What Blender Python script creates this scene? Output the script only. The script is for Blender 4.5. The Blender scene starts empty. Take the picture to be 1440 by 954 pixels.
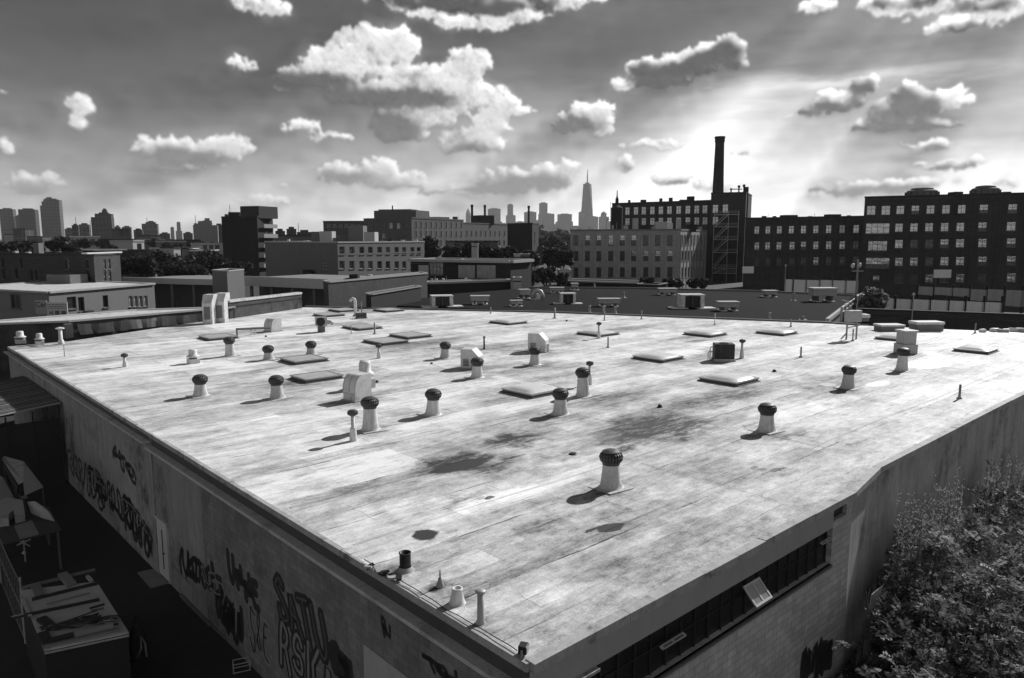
import bpy, math, random
import numpy as np
from mathutils import Vector, Matrix
R=math.radians
scene=bpy.context.scene
col=scene.collection
# =====================================================================  camera geometry
CAM_Z=13.1
ROOF=5.3
G=-0.7                                  # ground level
SUN_STR=5.0; SKY_STR=0.1; SKY_KNEE=16.; SKY_TOP=.11; SKY_HOR=2.15; SKY_FALL=7.2; SKY_BACK_FILL=2.3; CLOUD_GAIN=10.5; EXPOSURE=0.2; HAZE=.00006
F_PX=1040.0; PITCH=math.atan(142/1040.0)
def px_dir(x,y):
    dx=(x-720)/F_PX; dy=(477-y)/F_PX
    return dx, math.cos(PITCH)+dy*math.sin(PITCH), -math.sin(PITCH)+dy*math.cos(PITCH)
def px_angles(x,y):
    X,Y,Z=px_dir(x,y)
    return math.degrees(math.atan2(X,Y)), math.degrees(math.atan2(Z,math.hypot(X,Y)))
# ---------------------------------------------------------------- cloud map
SKY_A0,SKY_A1,SKY_E0,SKY_E1=-80.0,80.0,-4.0,48.0
SUN_AZ,SUN_EL=44.0,34.0
def cloud_map(ppd=18):
    rng=np.random.default_rng(11); rnd=random.Random(5)
    W=int((SKY_A1-SKY_A0)*ppd); Hh=int((SKY_E1-SKY_E0)*ppd)
    def vnoise(nx,ny,seed):
        r=np.random.default_rng(seed); g=r.random((ny+3,nx+3)).astype(np.float32)
        xs=np.linspace(0,nx,W,dtype=np.float32); ys=np.linspace(0,ny,Hh,dtype=np.float32)
        xi=np.minimum(xs.astype(int),nx); yi=np.minimum(ys.astype(int),ny)
        fx=xs-xi; fy=ys-yi; fx=fx*fx*(3-2*fx); fy=fy*fy*(3-2*fy)
        a=g[yi][:,xi]; b=g[yi][:,xi+1]; c=g[yi+1][:,xi]; d=g[yi+1][:,xi+1]
        return (a*(1-fx)+b*fx)*(1-fy[:,None])+(c*(1-fx)+d*fx)*fy[:,None]
    def fbm(cx,cy,oct,seed,gain=.55):
        o=np.zeros((Hh,W),np.float32); amp=1.; tot=0
        for k in range(oct):
            o+=amp*vnoise(int(cx*2**k),int(cy*2**k),seed+k); tot+=amp; amp*=gain
        return o/tot-.5
    def shift(a,dx,dy):
        # sample a at (x+dx, y+dy), clamped
        xs=np.clip(np.arange(W)+int(round(dx)),0,W-1); ys=np.clip(np.arange(Hh)+int(round(dy)),0,Hh-1)
        return a[ys][:,xs]
    def blur(a,r):
        r=max(1,int(r))
        for ax in (0,1):
            for _ in range(2):
                p=[(0,0),(0,0)]; p[ax]=(r+1,r)
                c=np.cumsum(np.pad(a,p,mode='edge'),axis=ax,dtype=np.float64)
                n=a.shape[ax]
                if ax==0: a=(c[2*r+1:2*r+1+n]-c[:n])/(2*r+1)
                else: a=(c[:,2*r+1:2*r+1+n]-c[:,:n])/(2*r+1)
                a=a.astype(np.float32)
        return a
    # photo-plane list (cx, cy, rx, ry, density) of every lobe, turned into azimuth/elevation
    L=[(520,80,62,36,1),(470,98,44,26,1),(560,66,26,26,.8),(428,112,38,15,1.3),(505,134,66,20,1.4),(575,122,46,28,.9),
       (657,94,28,26,.8),(640,128,48,28,1),(700,150,32,20,.7),(560,180,46,27,1.2),(604,158,52,28,.9),(660,202,52,20,.9),(735,158,22,9,.5),(690,178,34,20,.6),
       (270,216,58,20,1.2),(216,210,38,15,.7),(322,210,34,17,.8),(250,238,36,7,1.),
       (113,152,16,18,.5),(108,174,12,16,.4),(340,92,23,8,.5),(378,14,32,14,.6),(350,2,34,9,.6),(426,180,34,9,.35),(462,193,34,6,.3),(8,208,14,13,.5),
       (40,262,42,14,.5),(64,252,14,8,.4),(484,248,42,16,.9),(530,240,26,18,.7),(556,256,50,14,.6),(602,272,22,7,.6),
       (735,258,76,18,.55),(690,264,40,12,.5),(800,236,16,10,.5),(770,248,40,14,.4),(660,270,50,8,.4),
       (822,168,40,18,1.1),(794,182,24,12,1.1),(846,154,18,12,.7),(850,186,10,9,.5),
       (962,94,58,18,1.6),(1018,72,26,20,1.4),(986,84,40,19,1.5),(914,102,40,15,1.),(874,120,18,10,.6),(928,116,52,11,1.4),(1036,92,16,12,.5),
       (1180,146,38,15,1.3),(1214,124,18,13,1.),(1146,158,26,10,1.4),(1160,142,20,12,.7),
       (1286,150,52,22,1.4),(1276,132,26,14,1.),(1336,142,30,15,.9),(1248,176,58,12,1.5),(1306,178,52,10,1.5),(1240,160,20,14,.5),
       (1308,207,30,8,.6),(1342,236,38,9,.8),(1372,228,14,8,.6),
       (650,4,96,20,1.5),(704,16,52,20,1.4),(612,0,60,12,1.),(776,4,48,14,.9),(680,30,44,9,.6),(525,0,22,8,.4),(820,0,40,8,.5),
       (1296,10,80,18,1.),(1336,36,44,14,.9),(1232,6,34,11,.8),(1396,22,34,18,1.),(1146,12,26,12,.6),(1424,8,40,20,1.),(1260,18,40,8,.7),
       (948,254,28,8,.7),(880,232,12,14,.45),(1150,268,20,7,.8),(1240,264,74,11,.7),(1196,272,46,7,.6),(1296,260,30,10,.5),(1046,218,9,3,.9),(1028,217,6,2,.6),(395,262,10,3,.4),
       (370,285,40,10,.3),(1000,262,30,8,.3),(1415,262,24,8,.5),(920,205,40,8,.25),
       (598,22,30,9,.9),(640,34,30,10,.9),(690,38,28,10,.9),(738,26,26,10,.8),(560,10,24,8,.6),
       # beyond the frame on either side and above
       (-120,150,80,24,1),(-60,120,50,20,1),(-230,230,60,14,.8),(1560,120,90,26,1.2),(1600,210,70,14,.9),(1700,260,80,10,.7),(-300,90,90,26,1.),
       (300,-110,90,30,1),(380,-130,60,30,1),(900,-120,120,34,1.2),(1000,-90,60,24,1.),(1480,-60,90,34,1.2),(1250,-160,110,40,1.2),(80,-140,80,30,.9),(1650,20,80,30,1)]
    yy,xx=np.mgrid[0:Hh,0:W]
    # shaded undersides (cx, cy, rx, ry, strength), same photo plane
    D=[(420,116,42,14,1.1),(470,124,26,14,.9),(510,140,56,13,1.05),(600,140,44,11,.75),(552,186,36,22,.9),(530,178,24,18,.6),(660,214,40,9,.7),(640,186,22,14,.4),(575,110,18,16,.3),
       (265,228,54,12,.85),(250,242,34,7,.8),(230,214,18,10,.5),(40,266,36,11,.6),(476,254,32,10,.7),(520,252,30,8,.35),(735,262,70,13,.8),(690,268,36,8,.6),(560,266,40,7,.5),(606,274,18,5,.5),
       (808,178,32,12,.95),(790,184,18,8,.9),(966,104,50,12,1.1),(1000,92,34,16,1.1),(1022,74,18,18,1.1),(890,102,10,8,.3),(930,118,40,8,.9),(900,100,16,8,.6),
       (1176,156,40,9,1.1),(1208,128,16,12,1.),(1150,160,22,8,1.),(1270,168,46,16,1.1),(1276,136,24,12,.95),(1240,184,50,8,1.1),(1310,178,44,9,1.1),(1290,150,20,10,.5),
       (1312,211,20,5,.7),(1346,238,30,7,.8),(1325,240,16,6,.7),(655,2,84,15,1.6),(600,26,30,7,-.9),(645,38,34,7,-.9),(698,40,30,8,-.9),(745,26,24,8,-.9),(610,0,60,9,1.1),(715,6,46,14,1.),(1310,0,60,9,.8),(1345,42,22,6,.6),(1400,8,26,9,.7),(1365,14,30,8,.6),(1236,4,10,6,.8),
       (948,258,24,5,.7),(1240,268,66,7,.8),(1150,270,18,6,.8),(1200,274,40,5,.7),(1046,219,8,3,.9),(1028,218,6,2,.7),(882,236,8,9,.5),(525,4,18,6,.4),
       (-120,158,70,14,.9),(1560,130,70,14,.9),(900,-110,100,22,.9),(300,-100,70,18,.9),(1480,-50,70,20,.9),(1250,-150,90,24,.9)]
    S=np.zeros((Hh,W),np.float32)
    for (cx,cy,rx,ry,st) in D:
        a,e=px_angles(cx,cy); a2,_=px_angles(cx+1,cy); _,e2=px_angles(cx,cy-1)
        ra=abs(a2-a)*rx*1.12*ppd; re=abs(e2-e)*ry*1.2*ppd
        X=(a-SKY_A0)*ppd; Y=(e-SKY_E0)*ppd
        x0,x1=int(X-2.5*ra),int(X+2.5*ra); y0,y1=int(Y-2.5*re),int(Y+2.5*re)
        x0=max(x0,0);y0=max(y0,0);x1=min(x1,W);y1=min(y1,Hh)
        if x0>=x1 or y0>=y1: continue
        q=((xx[y0:y1,x0:x1]-X)/ra)**2+((yy[y0:y1,x0:x1]-Y)/re)**2
        S[y0:y1,x0:x1]+=st*np.exp(-q**1.2).astype(np.float32)
    A=SKY_A0+(xx+.5)/ppd; Ee=SKY_E0+(yy+.5)/ppd
    LUM=np.full((Hh,W),.5,np.float32); ALP=np.zeros((Hh,W),np.float32)
    def put(ax,ay,r,op,tone,rel):
        """one billow: a small ball of cloud, lit from the sun's side"""
        X=(ax-SKY_A0)*ppd; Y=(ay-SKY_E0)*ppd; R_=r*ppd
        if R_<.7: return
        x0,x1=int(X-R_)-1,int(X+R_)+2; y0,y1=int(Y-R_)-1,int(Y+R_)+2
        x0=max(x0,0);y0=max(y0,0);x1=min(x1,W);y1=min(y1,Hh)
        if x0>=x1 or y0>=y1: return
        dx=((np.arange(x0,x1)-X)/R_)[None,:]; dy=((np.arange(y0,y1)-Y)/R_)[:,None]
        d=dx*dx+dy*dy; a=np.clip((1.-d)*2.4,0,1); a=(a*a*(3-2*a)*op).astype(np.float32)
        ci=min(max(int(Y),0),Hh-1); cj=min(max(int(X),0),W-1)
        low=min(max(ay/12.,0),1); sd=S[ci,cj]*1.6+tone*(.6+S[ci,cj])+(1-low)*.16; sd=min(max(sd,0.),1.); sd=sd*sd*(3-2*sd)
        g=math.exp(-math.hypot((ax-SUN_AZ)*.83,ay-SUN_EL)/26.); low=min(max(ay/12.,0),1)
        lx,ly=(.62,.78); n=np.clip(.50+rel*(dx*lx+dy*ly),0,1.2)
        br=(.40+.74*n)*(.84+.5*g); br=br*(.62+.38*low)+.16*(1-low)
        dk=(.022+.075*n)*(1.+.5*g)+.19*(1-low)
        c=br*(1-sd)+dk*sd
        t=LUM[y0:y1,x0:x1]; al=ALP[y0:y1,x0:x1]
        t+= (c.astype(np.float32)-t)*np.where(al<.02,1.,a/np.maximum(a+al*(1-a),1e-4)); al+= (1-al)*a
    for (cx,cy,rx,ry,d) in list(L):      # torn scraps round the larger clouds
        if rx>24 and rnd.random()<.75:
            for _ in range(2): L.append((cx+rnd.uniform(-1.5,1.5)*rx,cy+rnd.uniform(-.7,1.1)*ry,rnd.uniform(6,16),rnd.uniform(2,4.5),rnd.uniform(.0,.25)))
    P0=[];P1=[];P2=[]
    for (cx,cy,rx,ry,d) in L:
        a,e=px_angles(cx,cy); a2,_=px_angles(cx+1,cy); _,e2=px_angles(cx,cy-1)
        ra=abs(a2-a)*rx; re=abs(e2-e)*ry; op=min(1.,.30+.65*d)
        n=int(16+ra/re*16)
        for i in range(n):
            th=rnd.uniform(0,2*math.pi); q=math.sqrt(rnd.random()); sy=math.sin(th)
            x=a+ra*q*math.cos(th)*.95; y=e+re*q*(sy if sy>0 else sy*.62)
            r=re*rnd.uniform(.26,.58)*(1.15-.55*q); tone=rnd.uniform(-.12,.12)
            P0.append((x,y,r,op*.85,tone,.85))
            for j in range(6):
                t2=rnd.uniform(-.45,math.pi+.45); r2=r*rnd.uniform(.28,.5); k2=rnd.uniform(.6,1.)
                x2=x+r*k2*math.cos(t2); y2=y+r*k2*math.sin(t2); P1.append((x2,y2,r2,op*.75,tone+rnd.uniform(-.15,.1),.6))
                for k in range(4):
                    t3=rnd.uniform(-.6,math.pi+.6); r3=r2*rnd.uniform(.3,.5); P2.append((x2+r2*.9*math.cos(t3),y2+r2*.9*math.sin(t3),r3,op*.6,tone+rnd.uniform(-.2,.1),.35))
    for P in (P0,P1,P2):
        rnd.shuffle(P); P.sort(key=lambda p:-round(p[1]/1.2))
        for p in P: put(*p)
    # a little turbulence at the edges
    wx=fbm(130,44,5,100,.68)*ppd*1.1; wy=fbm(130,44,5,140,.68)*ppd*.9
    xi=np.clip((xx+wx).astype(int),0,W-1); yi=np.clip((yy+wy).astype(int),0,Hh-1)
    LUM=blur(LUM[yi,xi],1); ALP=blur(ALP[yi,xi],1)
    er=fbm(200,66,5,200,.65); eb=fbm(50,18,5,230,.6)
    halo=blur(ALP,9)
    alpha=np.clip(ALP*(1+.7*er+.5*eb)+.2*er*(ALP>.03)+halo*.5*np.clip(.35+3.*eb+er,0,1.5)*(1-ALP),0,1)
    lum=np.where(ALP>.04,LUM,blur(LUM*ALP,7)/np.maximum(blur(ALP,7),.02))
    lum=lum*(1+.16*er)
    T=ALP*1.2
    ang=np.hypot((A-SUN_AZ)*.83,Ee-SUN_EL); fwd=np.exp(-ang/24.); sx,sy=SUN_AZ,SUN_EL
    # edges glow where the sun stands behind them
    edge=np.clip(blur(ALP,4)-blur(ALP[np.clip((yy+5).astype(int),0,Hh-1),np.clip((xx+4).astype(int),0,W-1)],3),0,1)
    lum=lum+edge*1.7*(.25+fwd)
    rays=np.zeros_like(T); wsum=0
    occ=1-np.exp(-blur(T,3)*3.)
    occ=np.maximum(occ,np.clip(fbm(22,9,4,300)*3.,0,1)*np.clip((Ee-24)/6,0,1))
    for i in range(30):
        s=i*.03; w=1-i/36.
        xi=np.clip((xx+(sx-A)*ppd*s).astype(int),0,W-1); yi=np.clip((yy+(sy-Ee)*ppd*s).astype(int),0,Hh-1)
        rays+=occ[yi,xi]*w; wsum+=w
    rays=rays/wsum
    rays=rays-blur(rays,ppd*6)*.6
    ci=fbm(9,20,5,400,.6)+.4*fbm(30,90,3,420,.6)
    # the bright veil of thin cloud across the right of the view, and the clear dark gaps
    V=np.zeros_like(T)
    for (cx,cy,rx,ry,st) in [(960,215,230,80,.5),(1150,130,190,28,.6),(1330,105,160,22,.3),(860,330,420,60,.25),(250,320,420,50,.35),(480,250,200,60,.12),(1000,150,90,50,.25),(740,230,160,70,.12),
                             (760,75,120,45,-.42),(1140,80,130,34,-.4),(1370,160,90,40,-.25),(880,190,60,30,-.35),(60,40,300,130,-.8),(420,60,120,40,-.15),(1240,235,160,30,.15)]:
        a,e=px_angles(cx,cy); a2,_=px_angles(cx+1,cy); _,e2=px_angles(cx,cy-1)
        q=((A-a)/(abs(a2-a)*rx))**2+((Ee-e)/(abs(e2-e)*ry))**2
        V+=st*np.exp(-q).astype(np.float32)
    xi=np.clip((xx+fbm(14,20,4,500)*ppd*9).astype(int),0,W-1); yi=np.clip((yy+fbm(14,26,5,520,.6)*ppd*6).astype(int),0,Hh-1)
    V=V[yi,xi]
    sky=(1.0-2.0*rays)*np.exp(V*1.0)+ .55*ci*np.clip(.2+fwd*1.8,0,1.2)
    # fine fan of light shafts about the sun's place
    th=np.arctan2(Ee-sy,(A-sx)*.83); r1=np.random.default_rng(77); fan=np.zeros_like(T)
    for n_,w_ in ((26,.55),(52,.5),(100,.35),(200,.22)):
        g=r1.random(n_+2).astype(np.float32); q=(th+math.pi)/(2*math.pi)*n_; qi=np.clip(q.astype(int),0,n_); f_=(q-qi); f_=f_*f_*(3-2*f_); fan+=w_*((g[qi]*(1-f_)+g[np.minimum(qi+1,n_+1)]*f_)-.5)
    sky=sky*(1+1.05*fan*np.clip((Ee-1)/10,0,1)*np.clip(.45+1.3*fbm(16,10,3,600)+.5*fwd,0,1.2))
    sky=np.clip(sky,.2,2.6)
    return lum.astype(np.float32),alpha.astype(np.float32),sky.astype(np.float32)
def ground_at(px,py,z):
    """world point at height z seen along a sight line of the photograph"""
    X,Y,Z=px_dir(px,py); t=(z-CAM_Z)/Z
    return Vector((X*t,Y*t,z))
def at(px,py,Y):
    X,Yy,Z=px_dir(px,py); t=Y/Yy
    return Vector((X*t,Y,CAM_Z+Z*t))
def rise(px,base,top,z=ROOF):
    """height of a thing standing at (px, base) on level z whose top shows at row top"""
    p=ground_at(px,base,z); return at(px,top,p.y).z-z
# warehouse frame: X along the right-hand wall, Y along the left-hand wall, origin at the near corner
WZ=R(42.4); WC=Vector((0.33,12.75,0))
WU=Vector((math.cos(WZ),math.sin(WZ),0)); WV=Vector((-math.sin(WZ),math.cos(WZ),0))
def to_w(p):
    d=p-WC; return Vector((d.dot(WU),d.dot(WV),p.z))
def from_w(u,v,z=0): 
    q=WC+WU*u+WV*v; return Vector((q.x,q.y,z))
def on_left(px,py,u=0.0):
    d=Vector(px_dir(px,py)); o=Vector((0,0,CAM_Z)); t=(u-(o-WC).dot(WU))/d.dot(WU); q=o+d*t
    return to_w(q)
def on_right(px,py,v=0.0):
    d=Vector(px_dir(px,py)); o=Vector((0,0,CAM_Z)); t=(v-(o-WC).dot(WV))/d.dot(WV); q=o+d*t
    return to_w(q)
# =====================================================================  mesh builder
class MB:
    def __init__(s): s.v=[]; s.f=[]; s.m=[]
    def add(s,vs,fs,mi=0):
        k=len(s.v); s.v+= [tuple(v) for v in vs]; s.f+=[tuple(i+k for i in f) for f in fs]; s.m+=[mi]*len(fs); return s
    def box(s,x0,x1,y0,y1,z0,z1,mi=0,M=None):
        vs=[Vector((x,y,z)) for z in (z0,z1) for x,y in ((x0,y0),(x1,y0),(x1,y1),(x0,y1))]
        if M: vs=[M@v for v in vs]
        return s.add(vs,[(3,2,1,0),(4,5,6,7),(0,1,5,4),(1,2,6,5),(2,3,7,6),(3,0,4,7)],mi)
    def cbox(s,c,d,rz=0,mi=0,rx=0,ry=0):
        M=Matrix.Translation(c)@Matrix.Rotation(rz,4,'Z')@Matrix.Rotation(ry,4,'Y')@Matrix.Rotation(rx,4,'X')
        return s.box(-d[0]/2,d[0]/2,-d[1]/2,d[1]/2,-d[2]/2,d[2]/2,mi,M)
    def quad(s,a,b,c,d,mi=0): return s.add([a,b,c,d],[(0,1,2,3)],mi)
    def prism(s,poly,z0,z1,mi=0,top=True,bottom=True,mtop=None,zt=None):
        """poly counter-clockwise seen from above"""
        n=len(poly); zt=zt or [z1]*n
        vs=[(p[0],p[1],z0) for p in poly]+[(p[0],p[1],zt[i]) for i,p in enumerate(poly)]
        s.add(vs,[(i,(i+1)%n,n+(i+1)%n,n+i) for i in range(n)],mi)
        if top: s.add(vs[n:],[tuple(range(n))],mi if mtop is None else mtop)
        if bottom: s.add(vs[:n],[tuple(range(n-1,-1,-1))],mi)
        return s
    def lathe(s,prof,seg=20,c=(0,0,0),mi=0,cap0=False,cap1=True,M=None):
        vs=[];fs=[]
        for r,z in prof:
            for i in range(seg):
                a=2*math.pi*i/seg; v=Vector((r*math.cos(a),r*math.sin(a),z))
                if M: v=M@v
                vs.append(v+Vector(c))
        for j in range(len(prof)-1):
            for i in range(seg):
                a=j*seg+i;b=j*seg+(i+1)%seg; fs.append((a,b,b+seg,a+seg))
        if cap1: fs.append(tuple((len(prof)-1)*seg+i for i in range(seg)))
        if cap0: fs.append(tuple(reversed(range(seg))))
        return s.add(vs,fs,mi)
    def tube(s,pts,r,seg=8,mi=0,r1=None):
        pts=[Vector(p) for p in pts]; n=len(pts); vs=[];fs=[]
        r1=r if r1 is None else r1
        for k,p in enumerate(pts):
            d=(pts[min(k+1,n-1)]-pts[max(k-1,0)]).normalized()
            a=d.orthogonal().normalized() if k==0 else (a-d*a.dot(d)).normalized()
            b=d.cross(a); rr=r+(r1-r)*k/max(1,n-1)
            for i in range(seg):
                t=2*math.pi*i/seg; vs.append(p+a*math.cos(t)*rr+b*math.sin(t)*rr)
        for k in range(n-1):
            for i in range(seg):
                q=k*seg+i;w=k*seg+(i+1)%seg; fs.append((q,w,w+seg,q+seg))
        fs.append(tuple(reversed(range(seg)))); fs.append(tuple((n-1)*seg+i for i in range(seg)))
        return s.add(vs,fs,mi)
    def mesh(s,name,mats,smooth=False):
        me=bpy.data.meshes.new(name); me.from_pydata(s.v,[],s.f)
        for m in (mats if isinstance(mats,(list,tuple)) else [mats]): me.materials.append(m)
        me.polygons.foreach_set('material_index',s.m)
        if smooth: me.polygons.foreach_set('use_smooth',[True]*len(s.f))
        me.update(); return me
    def build(s,name,mats,parent=None,smooth=False,loc=None,rz=None,bevel=0):
        o=bpy.data.objects.new(name,s.mesh(name,mats,smooth)); col.objects.link(o)
        if parent: o.parent=parent
        if loc is not None: o.location=loc
        if rz is not None: o.rotation_euler[2]=rz
        if bevel:
            b=o.modifiers.new('bevel','BEVEL'); b.width=bevel; b.segments=2; b.limit_method='ANGLE'
        return o
def tag(o,label,cat,group=None):
    o['label']=label; o['category']=cat
    if group: o['group']=group
    return o
def thing(name,label,cat,loc=(0,0,0),rz=0.0,group=None):
    o=bpy.data.objects.new(name,None); col.objects.link(o); o.location=loc; o.rotation_euler=(0,0,rz); o.empty_display_size=.3
    return tag(o,label,cat,group)
def setting(o): o['kind']='structure'; return o
def inst(name,me,parent=None,loc=(0,0,0),rz=0.0):
    o=bpy.data.objects.new(name,me); col.objects.link(o)
    if parent: o.parent=parent
    o.location=loc; o.rotation_euler[2]=rz; return o
# =====================================================================  materials (a black-and-white place)
def nodes(name):
    m=bpy.data.materials.new(name); m.use_nodes=True; t=m.node_tree; return m,t,t.nodes['Principled BSDF']
class NT:
    def __init__(s,t): s.t=t
    def n(s,ty,**k):
        x=s.t.nodes.new(ty)
        for a,b in k.items(): setattr(x,a,b)
        return x
    def put(s,sock,v):
        if hasattr(v,'is_linked') or isinstance(v,bpy.types.NodeSocket): s.t.links.new(v,sock)
        else: sock.default_value=v
    def math(s,op,a,b=0.0,c=None,clamp=False):
        x=s.n('ShaderNodeMath',operation=op); x.use_clamp=clamp; s.put(x.inputs[0],a); s.put(x.inputs[1],b)
        if c is not None: s.put(x.inputs[2],c)
        return x.outputs[0]
    def vmath(s,op,a,b):
        x=s.n('ShaderNodeVectorMath',operation=op); s.put(x.inputs[0],a); s.put(x.inputs[1],b)
        return x.outputs['Value'] if op in('LENGTH','DISTANCE','DOT_PRODUCT') else x.outputs[0]
    def noise(s,vec,scale,detail=4,rough=.6):
        x=s.n('ShaderNodeTexNoise'); s.t.links.new(vec,x.inputs['Vector']); x.inputs['Scale'].default_value=scale
        x.inputs['Detail'].default_value=detail; x.inputs['Roughness'].default_value=rough; return x.outputs['Fac']
    def ramp(s,v,lo,hi,a=0.,b=1.):
        x=s.n('ShaderNodeMapRange'); x.clamp=True; s.put(x.inputs['Value'],v)
        for i,k in zip((1,2,3,4),(lo,hi,a,b)): s.put(x.inputs[i],k)
        return x.outputs[0]
    def sstep(s,v,lo,hi,a=0.,b=1.):
        x=s.n('ShaderNodeMapRange',interpolation_type='SMOOTHSTEP'); s.put(x.inputs['Value'],v)
        for i,k in zip((1,2,3,4),(lo,hi,a,b)): s.put(x.inputs[i],k)
        return x.outputs[0]
    def obj(s): return s.n('ShaderNodeTexCoord').outputs['Object']
    def scale(s,vec,sc,rot=(0,0,0)):
        x=s.n('ShaderNodeMapping'); s.t.links.new(vec,x.inputs['Vector']); x.inputs['Scale'].default_value=sc; x.inputs['Rotation'].default_value=rot
        return x.outputs[0]
    def grey(s,v):
        x=s.n('ShaderNodeCombineColor'); 
        for i in range(3): s.put(x.inputs[i],v)
        return x.outputs[0]
    def bump(s,h,strength,dist=.02):
        x=s.n('ShaderNodeBump'); x.inputs['Strength'].default_value=strength; x.inputs['Distance'].default_value=dist
        s.t.links.new(h,x.inputs['Height']); return x.outputs[0]
MATS={}
def plain(name,g,rough=.8,var=.25,scale=2.,streak=0.,metal=0.,spec=.3,bump=0.,grime=0.):
    """mottled grey: large blotches, fine speckle, optional rain streaks down the face"""
    if name in MATS: return MATS[name]
    m,t,b=nodes(name); k=NT(t); o=k.obj()
    a=k.noise(o,scale,8,.72); c=k.noise(o,scale*9,4,.7)
    v=k.math('ADD',k.math('MULTIPLY',k.math('SUBTRACT',a,.5),var*2.2),k.math('MULTIPLY',k.math('SUBTRACT',c,.5),var*.9))
    if streak:
        st=k.noise(k.scale(o,(2.4,2.4,.42)),scale*1.5,7,.75); v=k.math('ADD',v,k.math('MULTIPLY',k.math('SUBTRACT',st,.5),streak*2.4))
    if grime:
        gr=k.sstep(k.noise(o,scale*.6,6,.7),.52,.66); v=k.math('SUBTRACT',v,k.math('MULTIPLY',gr,grime))
    v=k.math('MAXIMUM',k.math('MULTIPLY',k.math('ADD',v,1.),g),g*.15)
    t.links.new(k.grey(v),b.inputs['Base Color']); b.inputs['Roughness'].default_value=rough; b.inputs['Metallic'].default_value=metal
    b.inputs['Specular IOR Level'].default_value=spec
    if bump: t.links.new(k.bump(c,bump),b.inputs['Normal'])
    MATS[name]=m; return m
def masonry(name,g,axis='X',bw=.4,bh=.2,mortar=.012,var=.3,dark=.55,streak=.25,rough=.9,mgrey=None,scale=.5):
    if name in MATS: return MATS[name]
    m,t,b=nodes(name); k=NT(t); o=k.obj()
    sx=k.n('ShaderNodeSeparateXYZ'); t.links.new(o,sx.inputs[0]); cb=k.n('ShaderNodeCombineXYZ')
    if axis=='XY': t.links.new(k.math('ADD',sx.outputs[0],sx.outputs[1]),cb.inputs[0])
    else: t.links.new(sx.outputs[axis],cb.inputs[0])
    t.links.new(sx.outputs['Z'],cb.inputs[1])
    br=k.n('ShaderNodeTexBrick'); t.links.new(cb.outputs[0],br.inputs['Vector']); br.inputs['Scale'].default_value=1
    br.inputs['Brick Width'].default_value=bw; br.inputs['Row Height'].default_value=bh; br.inputs['Mortar Size'].default_value=mortar
    br.inputs['Mortar Smooth'].default_value=.2; br.inputs['Color1'].default_value=(1,)*3+(1,); br.inputs['Color2'].default_value=(.72,)*3+(1,)
    mg=dark if mgrey is None else mgrey; br.inputs['Mortar'].default_value=(mg,)*3+(1,); br.inputs['Bias'].default_value=-.2
    a=k.noise(o,scale,6,.65); st=k.noise(k.scale(o,(2.4,2.4,.35)),scale*2.2,7,.74); c=k.noise(o,14,3,.6)
    v=k.math('ADD',k.math('MULTIPLY',k.math('SUBTRACT',a,.5),var*2.4),k.math('MULTIPLY',k.math('SUBTRACT',st,.5),streak*2.4))
    v=k.math('ADD',v,k.math('MULTIPLY',k.math('SUBTRACT',c,.5),.35))
    v=k.math('MULTIPLY',k.math('MAXIMUM',k.math('ADD',v,1.),.2),g)
    mx=k.n('ShaderNodeMix',data_type='RGBA',blend_type='MULTIPLY'); mx.inputs[0].default_value=1
    t.links.new(k.grey(v),mx.inputs[6]); t.links.new(br.outputs['Color'],mx.inputs[7])
    t.links.new(mx.outputs[2],b.inputs['Base Color']); b.inputs['Roughness'].default_value=rough; b.inputs['Specular IOR Level'].default_value=.2
    t.links.new(k.bump(br.outputs['Fac'],.4,-.01),b.inputs['Normal'])
    MATS[name]=m; return m
def leafmat(name,g,trans=.35,var=.5,spec=.2):
    m,t,b=nodes(name); k=NT(t); 
    oi=k.n('ShaderNodeNewGeometry'); rnd=oi.outputs['Random Per Island']
    v=k.math('MULTIPLY',k.math('ADD',k.math('MULTIPLY',k.math('SUBTRACT',rnd,.5),var*2),1.),g)
    c=k.grey(v); t.links.new(c,b.inputs['Base Color']); b.inputs['Roughness'].default_value=.5; b.inputs['Specular IOR Level'].default_value=spec
    tr=k.n('ShaderNodeBsdfTranslucent'); t.links.new(c,tr.inputs['Color']); mx=k.n('ShaderNodeMixShader'); mx.inputs[0].default_value=trans
    t.links.new(b.outputs[0],mx.inputs[1]); t.links.new(tr.outputs[0],mx.inputs[2]); t.links.new(mx.outputs[0],t.nodes['Material Output'].inputs[0])
    MATS[name]=m; return m
def glassmat(name,tint,refl,rough=.06):
    m,t,b=nodes(name); k=NT(t)
    b.inputs['Base Color'].default_value=(tint,)*3+(1,); b.inputs['Roughness'].default_value=.3
    gl=k.n('ShaderNodeBsdfGlossy'); gl.inputs['Color'].default_value=(.9,)*3+(1,); gl.inputs['Roughness'].default_value=rough
    wob=k.noise(k.obj(),.9,3,.6); t.links.new(k.bump(wob,.25,.3),gl.inputs['Normal'])
    mx=k.n('ShaderNodeMixShader'); mx.inputs[0].default_value=refl
    t.links.new(b.outputs[0],mx.inputs[1]); t.links.new(gl.outputs[0],mx.inputs[2]); t.links.new(mx.outputs[0],t.nodes['Material Output'].inputs[0])
    MATS[name]=m; return m
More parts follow.
